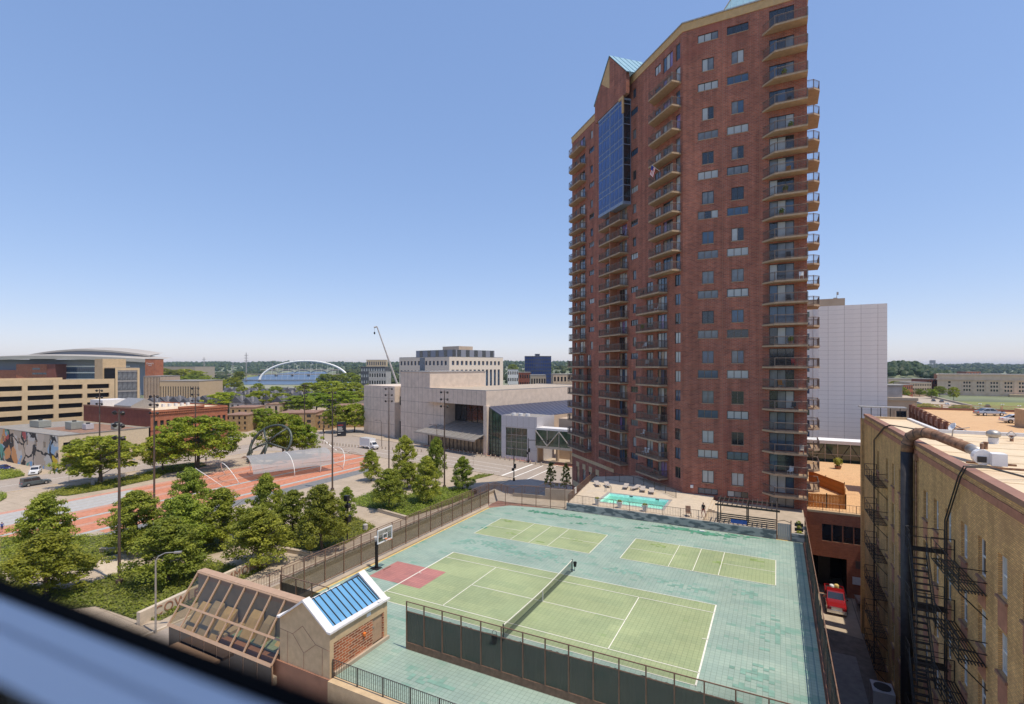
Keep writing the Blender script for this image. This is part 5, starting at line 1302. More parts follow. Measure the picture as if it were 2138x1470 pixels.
for i,(x,y,w,d,h,mt) in enumerate([(-34,6,6,3,2.0,'hvac_grey'),(-17,8,3.5,3,2.2,'hvac_grey'),(-5,14,2,2,1.8,'hvac_grey'),(-12,10,2.2,2,1.6,'metal_panel')]):
    hv = thing('roof_unit', ['long grey air handler at the left on the mural building roof','tall grey air unit in the middle of the mural building roof','small roof unit near the brick wall of the next building','pale round-topped unit on the mural building roof'][i], 'air conditioner', (-150+x,27.6+y,9.24))
    part(MB().box(0,0,.2,w,d,h), 'casing', mt, hv); part(MB().box(.1,.1,0,w-.1,d-.1,.2), 'curb', 'roof_grey', hv); part(MB().cyl(w*.5,d*.5,h,h+.4,.5,12), 'fan', 'frame_dark', hv)
# red brick block
rbk = thing('brick_block', 'orange red brick corner block with arched windows', 'building', (-150,49.6,0), math.pi/2)
rops = []
for j,z in enumerate((9.0,4.8)):
    for i in range(13): rops.append((.9+i*1.78, 1.95+i*1.78, z, z+2.1))
part(MB().wall(0,24,0,14.3,rops,.3), 'wall', 'brick_red', rbk)
for (a,b,c,d) in rops:
    window(rbk, a, c, b-a, d-c, 1, ['pane_dark'], 'frame_bronze', y=.25, fw=.07, rows=2)
    i = int((a-.9)/1.78+.5)
    if 4 <= i <= 8: part(MB().tube([((a+b)/2+.72*math.cos(t*math.pi/8), -.02, d+.62*math.sin(t*math.pi/8)-.05) for t in range(9)],.10,4), 'arch', 'brick_red', rbk)
m = MB()
for z,t in ((13.6,.35),(12.9,.2),(8.3,.15),(4.2,.15)): m.box(-.1,-t,z,24.1,0,z+.3)
part(m, 'cornice', 'brick_red', rbk)
for i in range(44): ob('dentil', BX('dentil','brick_red',(0,-.3,12.9,.25,-.0,13.4)), rbk, (.1+i*.54,0,0))
part(MB().box(8,-.25,14.3,16,.3,14.9), 'parapet', 'brick_red', rbk)
part(MB().quad((0,0,0),(0,0,14.3),(0,40,14.6),(0,40,0)), 'side_wall', 'brick_red_dark', rbk); part(MB().box(-.1,.0,14.3,.25,40,14.75), 'coping', 'coping_brown', rbk)
part(MB().box(.2,.3,13.6,24,40,13.9), 'roof', 'roof_membrane', rbk); part(MB().quad((24,0,0),(24,40,0),(24,40,14.3),(24,0,14.3)), 'side_wall', 'brick_red', rbk)
rs_ = part(MB().prismy([(1.5,13.9),(9.5,13.9),(9.5,15.0),(5.5,17.2),(1.5,15.0)],14,24), 'roof_monitor', 'steel_galv', rbk); part(MB().box(1,30,13.9,9,38,16.4), 'roof_house', 'white_trim', rbk)
for i in range(6): part(MB().box(10+i*2,16,13.9,10.8+i*2,17,14.9), 'roof_vent', 'white_trim', rbk)
# parking garage
gg = thing('parking_garage', 'beige concrete parking garage with long dark openings', 'parking garage', (-205,5,0), math.pi/2)
gops = []
for z in (19.4,16.1,12.85,9.55,6.3,3.0):
    for i in range(7): gops.append((2.4+i*8.25, 9.3+i*8.25, z, z+1.62))
part(MB().wall(0,60.5,0,22.9,gops,.6), 'wall', 'garage_concrete', gg)
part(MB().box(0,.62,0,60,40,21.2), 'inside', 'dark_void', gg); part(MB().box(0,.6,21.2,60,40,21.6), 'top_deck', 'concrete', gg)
part(MB().quad((0,0,0),(0,0,22.9),(0,40,22.9),(0,40,0)), 'side_wall', 'garage_concrete', gg); part(MB().box(0,39.5,20,60,40,22.9), 'parapet', 'garage_concrete', gg)
for i in range(60):
    pass
st_ = thing('stair_tower', 'glazed stair tower at the corner of the parking garage', 'stair tower', (-205,65.7,0), math.pi/2)
part(MB().wall(0,8.3,0,26.8,[(.8,7.5,3,26.0)],.3), 'frame', 'garage_concrete', st_); part(MB().box(0,.32,0,8.3,8,26.5), 'core', 'dark_void', st_); part(MB().box(-.5,8.1,0,7.4,14,30.4), 'lift_block', 'tan_precast', st_); part(MB().box(0,0.3,26.8,8.3,8,27.0), 'roof', 'concrete', st_)
for j in range(6):
    for i in range(4): ob('pane', BX('stpane','pane_grey' ,(0,.22,0,1.62,.26,3.0)), st_, (.82+i*1.68,0,3.1+j*3.85))
    part(MB().box(.8,.1,6.15+j*3.85,7.5,.3,6.85+j*3.85), 'landing', 'steel_galv', st_)
# ================= far buildings seen face-on =================
def fbox(name, label, px0, px1, ytop, dep, wallm, roofm='roof_grey', rows=3, cols=8, dpt=20, pane='pane_dark', ww=.55, wh=.5, base=.1, group=None, cat='building'):
    p = D(px0, 765, dep); w = (px1-px0)*dep/1065; h = HC-(ytop-765)*dep/1065
    return simple_building(name, label, (p.x,p.y), w, dpt, h, YAW, wallm, roofm, rows, cols, pane, cat, ww, wh, base, group=group)
# arena
p = D(-120,765,470)
ar_ = thing('arena', 'wide low arena with layered pale curved roof and glass front', 'arena', (p.x,p.y,0), YAW)
def curved_roof(x0,x1,y0,y1,z0,z1,th,n=24,m_='arena_roof',sag=6,name='roof'):
    m = MB()
    for i in range(n):
        f0,f1 = i/n,(i+1)/n
        def zz(f): return z0+(z1-z0)*(1-(2*f-1)**2)
        def yy(f): return y0 + sag*(2*f-1)**2
        xa=x0+(x1-x0)*f0; xb=x0+(x1-x0)*f1
        m.quad((xa,yy(f0),zz(f0)-th),(xb,yy(f1),zz(f1)-th),(xb,yy(f1),zz(f1)),(xa,yy(f0),zz(f0)))
        m.quad((xa,yy(f0),zz(f0)),(xb,yy(f1),zz(f1)),(xb,y1,zz(f1)+2.5),(xa,y1,zz(f0)+2.5))
    return part(m, name, m_, ar_)
curved_roof(0,192,-2,30,33.5,37.5,3.2,sag=14); curved_roof(56,176,16,40,38.2,43.8,1.6,sag=6,name='upper_roof')
curved_roof(58,174,17.5,38,37.2,42.6,7.0,sag=6,name='clerestory',m_='arena_grey')
part(MB().box(0,12,0,172,34,34), 'body', 'arena_grey', ar_)
for i in range(30): ob('glass_bay', BX('abay','pane_blue',(0,-.2,0,1.9,0,14)), ar_, (102+i*2.05,11.9,14))
for i in range(3): part(MB().box(102,11.3,15+i*6,164,11.8,16+i*6), 'spandrel', 'white_panel', ar_)
part(MB().box(66,2,0,97,12,29.5), 'brick_wing', 'brick_red', ar_); part(MB().box(96,0,0,104,12,29.5), 'brick_wing', 'brick_red_dark', ar_); part(MB().box(30,4,0,64,12,24), 'brick_wing', 'brick_red', ar_)
for x in (84,90): part(MB().box(x-3,1.9,20,x+4,2.0,21.6), 'window', 'pane_grey', ar_)
for x in (84,): part(MB().box(x-3,1.9,24.4,x+4,2.0,26), 'window', 'pane_grey', ar_)
sgt = fbox('sign_block', 'brick tower block with white lettering beside the arena', 303, 323, 750, 400, 'brick_red', rows=1, cols=1, ww=.02, wh=.02, dpt=10)
put_text("Casey's", 1.9, 'white', sgt, (3.8,-.12,29.2), 0); put_text("CENTER", .8, 'white', sgt, (3.8,-.12,27.9), 0)
fbox('office_block', 'tan office block with vertical concrete fins beyond the garage', 300, 334, 786, 330, 'stone_beige', rows=1, cols=11, ww=.5, wh=.72)
fbox('office_block', 'long low tan office with a row of narrow windows', 333, 416, 796, 320, 'tan_precast', rows=1, cols=16, ww=.4, wh=.55, dpt=26)
fbox('warehouse', 'low pale warehouse beyond the trees near the arena', 323, 407, 765.5, 900, 'concrete', rows=1, cols=1, ww=.01, wh=.01, dpt=60)
# tan brick apartment row along the street
def apt(label, px0, px1, ytop, pyb, m_='brick_buff_far', rows=3, cols=6, dpt=14, setb=0):
    p0 = G(px0,pyb); dep = HC*1065/(pyb-765); w = (px1-px0)*dep/1065; h = HC-(ytop-765)*dep/1065
    return simple_building('brick_apartments', label, (p0.x,p0.y), w, dpt, h, YAW+.1, m_, 'roof_brown', rows, cols, 'pane_dark', 'building', .35, .6, .05)
apt('tan brick apartment wing beside the orange corner block', 470, 515, 868, 902, cols=4); apt('recessed tan apartment wing behind the street tree', 512, 585, 872, 896, cols=6); apt('tan brick apartment end wall behind the bright green tree', 580, 655, 864, 900, cols=3); apt('tan apartment wing with dark vertical window strips', 652, 690, 868, 898, cols=4); apt('tan apartment wing half hidden by leafy trees', 688, 770, 862, 893, cols=8)
apt('brown upper apartment storey behind the street row', 480, 530, 852, 878, 'brick_buff_far', 1, 4); apt('small brown roof house among the trees', 556, 582, 845, 868, 'stone_beige', 1, 2); apt('low brown apartment roof near the concrete hall', 700, 765, 848, 874, 'brick_buff_far', 1, 6)
# townhouse rows with dark gable roofs
rg = random.Random(21)
def townhouse():
    t = thing('townhouse', 'small grey townhouse with dark gable roof in the rows below the river', 'house', (0,0,0), 0, 'townhouse rows by the river')
    part(MB().box(0,0,0,7,9,7.0), 'wall', 'townhouse_grey', t); part(MB().prismy([(-.4,6.9),(7.4,6.9),(3.5,10.4)],-.3,9.3), 'roof', 'townhouse_dark', t)
    part(MB().box(1.2,-.05,4.2,2.4,0,5.8), 'window', 'pane_dark', t); part(MB().box(4.4,-.05,4.2,5.6,0,5.8), 'window', 'pane_dark', t); part(MB().box(5.2,2,8,6.2,3,11), 'chimney', 'townhouse_grey', t)
    return t
th = townhouse(); first = True; rown = ['front','second','third','back']
for r_,(dep,xa,xb,rzz) in enumerate(((300,300,610,0),(335,310,640,1.57),(375,330,760,0),(420,420,780,1.57))):
    x = xa; cnt_ = 0
    while x < xb:
        q = D(x,765,dep+rg.uniform(-8,8)); o = th if first else clone(th,(q.x,q.y,rg.uniform(-2,-.2)),YAW+rzz*.5+rg.uniform(-.2,.2))
        o['label'] = 'grey townhouse with dark gable roof, %s from the left in the %s row' % (ORD[cnt_], rown[r_]); cnt_ += 1
        if first: o.location = (q.x,q.y,-1); o.rotation_euler=(0,0,YAW); first = False
        x += rg.uniform(19,27)*300/dep
# ================= concrete performance hall =================
RC = -.262
hallc = thing('performance_hall', 'large bare concrete performance hall with metal canopy and sloped blue roof', 'building', (-64.1,101,0), RC)
def pan(x0,x1,y,z0,z1,nx,zs,facing='front'):
    """precast joints as thin recess lines set just proud of the slab"""
    for i in range(1,nx): ob('panel_joint', BX(('pj',round(z1-z0,2)),'civic_joint',(-.04,-.012,0,.04,0,z1-z0)), hallc, (x0+(x1-x0)*i/nx,y,z0))
    for z in zs: ob('panel_joint', BX(('pjh',round(x1-x0,2)),'civic_joint',(0,-.014,-.05,x1-x0,0,.05)), hallc, (x0,y,z))
CW='civic_concrete'
part(MB().box(-75,3,0,-53.2,34,19.8), 'wing', CW, hallc); pan(-75,-53.2,3,0,19.8,9,(5,10,15))
part(MB().box(-53.2,5.5,0,-48.4,34,19.4), 'slot', CW, hallc); part(MB().box(-53.2,5.4,0,-48.4,5.5,6.2), 'slot_glazing', 'pane_dark', hallc); part(MB().box(-53.1,5.35,12.5,-48.5,5.5,15.8), 'slot_window', 'pane_dark', hallc)
for i in range(5): part(MB().box(-53+i*1.0,5.3,0,-52.92+i*1.0,5.4,6), 'mullion', 'steel_galv', hallc)
part(MB().box(-48.4,2.5,0,-31,30,25.4), 'fly_tower', CW, hallc); pan(-48.4,-31,2.5,0,25.4,8,(5.2,10.4,14.6,19.8))
part(MB().box(-48.6,2.3,25.4,-30.8,30.2,25.7), 'coping', 'concrete_grey', hallc)
part(MB().box(-31,2.5,0,-23,10,15.2), 'return_wall', CW, hallc); pan(-31,-23,2.5,0,15,4,(5.2,10.4))
part(MB().box(-31,.0,15.2,0.0,62,19.8), 'parapet_band', CW, hallc); pan(-31,0,0,15.2,19.8,14,())
part(MB().box(-30.6,.5,19.8,-.5,61.5,19.83), 'roof', 'concrete', hallc); 
q = MB(); q.box(-31,0,19.8,0,.4,20.05); q.box(-.4,.4,19.8,0,62,20.05); q.box(-31,61.6,19.8,0,62,20.05); part(q, 'coping', 'concrete_grey', hallc)
part(MB().box(-23,7.5,4.5,-.6,8,15.2), 'glass_wall', 'pane_dark', hallc)
for i in range(9): part(MB().box(-23+i*2.8,7.35,5.5,-22.9+i*2.8,7.5,15.2), 'mullion', 'frame_dark', hallc)
part(MB().add([(-31,-4.5,5.2),(-.4,-4.5,4.9),(-.4,7.4,8.6),(-23,7.4,8.6),(-31,-4.5,4.7),(-.4,-4.5,4.4)],[(0,1,2,3),(4,5,1,0)]), 'canopy', 'steel_galv', hallc)
for i in range(11): part(MB().tube([(-30.5+i*3,-4.5,5.25),(-30.5+i*3+(7.2 if i<1 else 0),7.0,8.65)],.06,4), 'canopy_seam', 'concrete_grey', hallc)
part(MB().box(-30,1,0,-.8,1.1,4.4), 'door_glazing', 'pane_warm', hallc)
for i in range(16): part(MB().box(-30+i*1.9,.85,0,-29.85+i*1.9,1,4.4), 'mullion', 'frame_dark', hallc)
part(MB().box(-.9,-.4,0,.6,1.2,15.2), 'corner_pier', CW, hallc)
part(MB().box(-.2,1.2,0,0,60,15.2), 'side_core', 'civic_concrete', hallc)
# glazed lean-to under the sloped blue roof
part(MB().add([(.3,.6,15.0),(8.5,.6,11.5),(8.5,58,11.5),(.3,58,15.0),(.3,.6,14.8),(8.5,.6,11.3),(8.5,58,11.3),(.3,58,14.8)],[(0,1,2,3),(7,6,5,4),(4,5,1,0),(5,6,2,1)]), 'sloped_roof', 'blue_metal_roof', hallc)
for i in range(26): part(MB().tube([(.35,1+i*2.2,15.05),(8.5,1+i*2.2,11.55)],.07,4), 'roof_seam', 'arena_grey', hallc)
part(MB().poly([(.6,.7,0),(8.0,.7,0),(8.0,.7,11.4),(.6,.7,14.7)]), 'glass_wall', 'pane_green', hallc)
for i in range(9): part(MB().box(.6,.6,i*1.3,8.0,.68,i*1.3+.08), 'glazing_bar', 'frame_dark', hallc)
for i in range(6): part(MB().box(.8+i*1.3,.58,0,.87+i*1.3,.66,14.2-i*.55), 'glazing_bar', 'frame_dark', hallc)
part(MB().box(8.4,2,0,8.6,58,11.3), 'side_wall', 'stone_beige', hallc)
# metal entrance block with window grid
eb = thing('entrance_block', 'grey metal panelled entrance block with square window grid', 'building', (-64.1+6.6,101-2.3,0), RC+.14)
part(MB().wall(0,12.5,0,12.9,[(1.6,9.2,1.0,9.4)],.4), 'wall', 'metal_panel', eb); part(MB().box(.1,.42,0,12.4,9,12.6), 'core', 'pane_grey', eb)
part(MB().quad((12.5,0,0),(12.5,10,0),(12.5,10,12.9),(12.5,0,12.9)), 'side_wall', 'metal_panel', eb); part(MB().quad((0,10,0),(0,0,0),(0,0,12.9),(0,10,12.9)), 'side_wall', 'metal_panel', eb); part(MB().box(.1,.1,12.5,12.4,10,12.7), 'roof', 'roof_grey', eb)
for i in range(4):
    for j in range(4): ob('pane', BX('ebp','pane_green',(0,.3,0,1.8,.34,2.0)), eb, (1.66+i*1.9,0,1.06+j*2.1))
for i in range(5): part(MB().box(1.56+i*1.9,.15,1.0,1.66+i*1.9,.3,9.4), 'mullion', 'steel_galv', eb); part(MB().box(1.6,.16,1.0+i*2.07,9.2,.3,1.1+i*2.07), 'mullion', 'steel_galv', eb)
for j in (3.3,6.3,9.6): ob('panel_joint', BX('ebj','concrete_grey',(0,-.01,0,12.5,0,.06)), eb, (0,0,j))
for i in range(6): ob('panel_joint', BX('ebjv','concrete_grey',(0,-.01,0,.06,0,3.2)), eb, (1.8+i*2,0,9.66))
for i,x in enumerate((2.5,5.0,7.5)):
    part(MB().cyl(x,3,12.7,13.4,.7,12), 'roof_vent', 'white_trim', eb)
# glass truss bridge to the right
sb2 = thing('truss_bridge', 'glazed steel truss footbridge over the street left of the brick tower', 'bridge', (-64.1+18.8,101-4.2,0), RC+.2)
part(MB().box(0,0,9.4,26,4,10.0), 'roof', 'white_trim', sb2); part(MB().box(0,0,4.2,26,4,4.9), 'floor', 'steel_galv', sb2)
for i in range(7): part(MB().box(i*3.7-.1,-.1,4.9,i*3.7+.1,.1,9.4), 'post', 'steel_galv', sb2)
for i in range(6): part(MB().tube([(i*3.7,-.05,9.2 if i%2==0 else 5),(i*3.7+3.7,-.05,5 if i%2==0 else 9.2)],.17,6), 'diagonal', 'steel_galv', sb2); part(MB().box(i*3.7+.1,.1,4.9,i*3.7+3.6,.14,9.4), 'pane', 'pane_green', sb2)
part(MB().box(-1,.5,0,.5,3.5,9.4), 'pier', 'stone_beige', sb2)
for x in (4.5,9,14): part(MB().cyl(x,5,0,4.2,.5,10), 'column', 'stone_beige', sb2)
part(MB().box(3,9,0,24,20,12), 'rear_block', 'stone_beige', sb2)
# white office block behind
pc = D(938,765,300)
ofc = thing('white_office', 'white office block with dark glass top floor behind the concrete hall', 'building', (pc.x,pc.y,0), RC)
oh = 33.0; LWd = 50; RWd = 46
op1 = [( -LWd+1.4+i*3.7, -LWd+3.4+i*3.7, z, z+2.6) for i in range(13) for z in (28.2,22.3)] + [(-LWd+1.4+i*3.7,-LWd+3.2+i*3.7,5,20) for i in range(13)]
part(MB().wall(-LWd,0,0,oh,op1,.4), 'wall', 'office_stone', ofc)
op2 = [(2+i*3.55,4+i*3.55,28.2,30.8) for i in range(12)] + [(1.8+i*3.55,3.9+i*3.55,4,25.5) for i in range(12)]
part(MB().wall(0,RWd,0,oh,op2,.6), 'wall', 'office_stone', ofc, (0,0,0), math.pi/2)
part(MB().box(-LWd+.5,.6,0,-.7,RWd-1,oh-.3), 'glazing', 'pane_blue', ofc)
part(MB().box(-LWd+.1,.1,oh,-.1,RWd,oh+.3), 'roof', 'roof_grey', ofc); part(MB().box(-LWd+10,6,oh,-2,RWd-6,oh+4.6), 'top_floor', 'arena_grey', ofc); part(MB().box(-30,20,oh+4.6,-14,32,oh+7.4), 'plant_room', 'stone_beige', ofc)
part(MB().box(-LWd+22,-.1,0,-LWd+27,0.0,oh-.2), 'glass_strip', 'pane_blue', ofc)
for i in range(5):
    part(MB().box(-1.9,8+i*7,oh,-1.95,11+i*7,oh+4.5), 'top_pane', 'pane_dark', ofc); part(MB().box(-LWd+14+i*8,5.9,oh+.1,-LWd+17+i*8,6,oh+4.5), 'top_pane', 'pane_dark', ofc)
# crane
c0 = D(834,815,235); c1 = D(787,682,235)
cr_ = thing('mobile_crane', 'pale telescopic crane boom rising behind the concrete hall', 'crane', tuple(c0))
dv = c1-c0; part(MB().tube([(0,0,0), tuple(dv*.55)],[.48,.4],6), 'boom_base', 'townhouse_grey', cr_); part(MB().tube([tuple(dv*.5), tuple(dv)],[.33,.26],6), 'boom_tip', 'townhouse_grey', cr_)
part(MB().tube([tuple(dv), tuple(dv+Vector((-1.2,-.6,-.4)))],.35,6), 'boom_head', 'townhouse_grey', cr_); part(MB().tube([tuple(dv+Vector((-1.0,-.5,-.5))), tuple(dv+Vector((-1.0,-.5,-2.5)))],.05,4), 'cable', 'black_metal', cr_); part(MB().lathe([(.1,-3.6),(.4,-3.2),(.3,-2.5),(.05,-2.4)],8), 'hook_block', 'black_metal', cr_, tuple(dv+Vector((-1.0,-.5,0))))
bz = Vector((0,0,-c0.z)); part(MB().box(-3,-1.5,0,3,1.5,3.2), 'cab', 'orange_paint', cr_, tuple(bz)); part(MB().tube([tuple(bz+Vector((0,0,3))), (0,0,0)],[.9,.75],6), 'boom_foot', 'white_trim', cr_)
# scattered far blocks around the hall
fbox('dark_tower', 'dark blue glass tower far behind the white office', 1096, 1151, 744, 620, 'blue_metal_roof', rows=8, cols=12, pane='pane_deep', ww=.6, wh=.6)
fbox('dark_tower_core', 'narrow dark stair core above the dark tower', 1118, 1127, 739.5, 622, 'blue_metal_roof', rows=1, cols=1, ww=.1, wh=.1)
fbox('white_midrise', 'small white midrise left of the dark tower', 1060, 1082, 772, 430, 'white_trim', rows=4, cols=5)
fbox('brick_midrise', 'low brown midrise below the dark tower', 1080, 1108, 778, 440, 'brick_red_dark', rows=3, cols=6)
fbox('stone_midrise', 'beige stone midrise next to the brick tower', 1155, 1205, 782, 360, 'stone_beige', rows=3, cols=7); fbox('stone_midrise', 'low pale block under the dark tower', 1108, 1140, 784, 380, 'concrete', rows=2, cols=6)
fbox('dark_apartments', 'dark modern apartment block left of the white office', 753, 804, 766, 520, 'townhouse_dark', rows=4, cols=10, pane='pane_blind'); fbox('dark_apartments', 'grey modern apartment block below the dark one', 770, 806, 776, 480, 'townhouse_grey', rows=3, cols=7)
fbox('hill_block', 'long tan building on the wooded hill behind the white office', 765, 806, 751.5, 1500, 'tan_precast', rows=2, cols=9)
# right side far blocks
fbox('yellow_office', 'tan low office with ribbon windows beside the long hall', 1900, 1945, 799, 470, 'stone_beige', rows=3, cols=9, ww=.7, wh=.35); fbox('brick_shop', 'red brick shop row left of the tan office', 1880, 1906, 804, 455, 'brick_red', rows=2, cols=6); fbox('brick_shop', 'dark red brick block behind the long hall', 1935, 1962, 792, 520, 'brick_red_dark', rows=2, cols=5); fbox('long_shed', 'long pale roofed shed below the wooded hill', 1855, 1925, 791, 560, 'concrete', rows=1, cols=2, ww=.01, wh=.01); fbox('glass_cabin', 'small green glass block beside the white tower', 1838, 1853, 785, 300, 'pane_green', rows=2, cols=4, pane='pane_blue')
fbox('brick_far', 'pinkish brick block above the long hall roof', 2018, 2048, 776, 900, 'brick_red', rows=2, cols=5); fbox('brick_far', 'orange roofed block above the left end of the long hall', 1975, 2000, 781, 700, 'brick_red', rows=1, cols=4); fbox('brick_far', 'pale block at the far right above the hall', 2060, 2090, 780, 1000, 'concrete', rows=1, cols=5)
wtw = thing('water_tower', 'grey water tower on the far right skyline', 'water tower', tuple(D(1947,764,1900).xy)+(0,)); part(MB().box(-8,-5,38,8,5,50), 'tank', 'townhouse_grey', wtw)
for x in (-7,-2.3,2.3,7): part(MB().cyl(x,0,0,38,.8,6), 'leg', 'townhouse_grey', wtw)
# ================= trees =================
def make_crown(seed, kind, nl, leafm, ls=.26):
    rg = random.Random(seed); m = MB(); H = 10.0
    cl = []
    N = {'oak':170,'round':170,'thin':70}[kind]
    for i in range(N):
        t = rg.random()**.85; a = rg.uniform(0,6.283)
        if kind == 'round':
            z = 2.6 + 7.0*t; f = math.sqrt(max(0,1-((t-.42)/.62)**2)); rad = 5.0*f
        elif kind == 'thin':
            z = 2.4+7.2*t; rad = 3.2*(1-t)**.55*(.5+.5*t)**.2
        else:
            z = 1.1 + 8.7*t; rad = 4.75*((1-t)**.52)*min(1,(.55+2.0*t))
        rad *= rg.uniform(.82,1.1)*(1+.13*math.sin(a*3+seed)+.1*math.sin(a*5+seed*2+t*6)); q = rg.random()**.45
        cl.append((Vector((rad*q*math.cos(a), rad*q*math.sin(a), z)), rg.uniform(.5,1.05)*(.75 if kind=='thin' else 1)*(1.15-.4*t), rg.random()))
    for i in range(nl):
        c, r, tn = cl[rg.randrange(N)]
        v = Vector((rg.gauss(0,1),rg.gauss(0,1),rg.gauss(0,.75))); v = v.normalized()
        p = c + Vector((v.x,v.y,v.z*.7))*r*rg.uniform(.45,1.08)
        n = (v*.6+Vector((rg.gauss(0,.45),rg.gauss(0,.45),.55+rg.gauss(0,.35)))).normalized()
        leaf(m, p, n, ls*rg.uniform(.65,1.35), rg, .15+.5*tn+rg.uniform(-.15,.4))
    return leafmesh(m, 'crown', leafm)
def make_trunk(seed, kind):
    rg = random.Random(seed+50); m = MB()
    top = 6.5 if kind != 'thin' else 8.0
    m.tube([(0,0,-.2),(.04,0,.6),(.1,.05,2.2),(.05,.1,4.2),(0,0,top)],[.30,.22,.18,.13,.04],8)
    for i in range(9):
        a = i*2.4+rg.uniform(-.4,.4); z = 1.8+i*.5; L = rg.uniform(1.8,3.4)*(1 if kind!='thin' else .5)
        m.tube([(.05,0,z),(math.cos(a)*L*.5,math.sin(a)*L*.5,z+L*.35),(math.cos(a)*L,math.sin(a)*L,z+L*.75)],[.09,.06,.02],5)
    return m.mesh('trunk','bark')
OAK = [(make_crown(s,'oak',16000,'leaf_oak',.165), make_trunk(s,'oak')) for s in (1,2,3,4)]
OAKY = [(make_crown(s,'oak',16000,'leaf_mid',.165), make_trunk(s,'oak')) for s in (11,12)]
RND = [(make_crown(s,'round',15000,'leaf_bright',.18), make_trunk(s,'round')) for s in (5,6)]
RNDG = [(make_crown(s,'round',11000,'leaf_mid',.21), make_trunk(s,'round')) for s in (7,8)]
THIN = [(make_crown(s,'thin',3200,'leaf_oak',.2), make_trunk(s,'thin')) for s in (9,10)]
rt = random.Random(77)
def tree(label, px, top, base, wpx, var, group='trees in the plaza', name='plaza_tree', z=0.0):
    p = G(px, base, z); dep = (HC-z)*1065/(base-765); h = (base-top)*dep/1065; w = wpx*dep/1065
    t = thing(name, label, 'tree', tuple(p), rt.uniform(0,6.28), group)
    wd = {0:9.4}.get(0)
    t.scale = (w/9.6, w/9.6, h/10.0) if group != 'trees in the plaza' else (w/10.6, w/10.6, h/10.2)
    c = ob('crown', var[0], t); ob('trunk', var[1], t)
    return t
TL = [
 ('bushy dark tree at the far left above the window ledge',92,1030,1175,150,OAK[0]),
 ('broad low tree lowest at the left edge',95,1110,1246,225,OAKY[0]),
 ('dark tree right of the leftmost tall light pole behind',285,1022,1150,165,OAK[1]),
 ('wide dark tree in front, nearest the lettered wall',352,1078,1214,190,OAK[2]),
 ('pointed tree top rising behind the front trees at left',395,975,1105,120,OAK[3]),
 ('yellow green bushy tree in the middle of the left clump',462,1018,1135,150,OAKY[1]),
 ('dark tree between the yellow green tree and the pole',385,1030,1160,150,OAK[0]),
 ('narrow pointed tree in the middle of the plaza clump',556,985,1130,100,OAK[1]),
 ('broad front tree beside the path, left of the court fence',538,1055,1184,180,OAK[2]),
 ('dark tree behind the broad front tree',612,1022,1130,120,OAK[3]),
 ('tall tree right end of the front clump beside the path',672,1010,1150,138,OAK[0]),
 ('small young tree beside the speaker lamp post',724,1015,1085,54,OAK[1]),
 ('small conical tree at the right end of the red paving',775,938,1004,62,OAK[2]),
 ('pointed tree tallest at the back of the right clump',845,908,998,72,OAK[3]),
 ('round full tree front left of the right clump',812,978,1062,98,OAK[0]),
 ('dense dark tree in the middle of the right clump',890,950,1050,80,OAK[1]),
 ('slim tree behind the tall pole in the right clump',910,910,1010,62,OAK[2]),
 ('small tree at the right end of the right clump',966,952,1022,68,OAK[3]),
 ('low tree filling the back of the right clump',850,965,1020,78,OAKY[0]),
]
for a in TL: tree(*a)
tree('round green street tree in front of the mural building',210,910,1010,150,RNDG[0],'street trees')
tree('large bright green round tree in front of the brick block',412,868,980,160,RND[0],'street trees')
tree('darker small tree left of the large bright tree',340,905,985,75,RNDG[1],'street trees')
tree('bright green round tree behind the ring sculpture',592,862,955,100,RND[1],'street trees')
tree('second bright tree overlapping the one behind the sculpture',632,885,955,68,RND[0],'street trees')
tree('thin leafy street tree left of the brick tower base',1150,962,1030,46,THIN[0],'trees by the tower')
tree('thin leafy street tree touching the brick tower base',1182,966,1032,44,THIN[1],'trees by the tower')
tree('tiny sapling on the plaza lawn edge',668,930,957,15,THIN[0],'street trees')
for px,top,base,w,v,lb in ((550,852,895,56,RNDG[0],'leafy tree against the tan apartment wall'),(585,860,892,45,RNDG[1],'small tree between two apartment wings'),(705,845,903,60,RNDG[0],'tree hiding the right apartment wing'),(740,843,902,62,RNDG[1],'tree at the corner of the concrete hall'),(480,880,905,34,RNDG[0],'small dark tree beside the orange brick block')):
    tree(lb,px,top,base,w,v,'trees along the apartment row','street_tree')
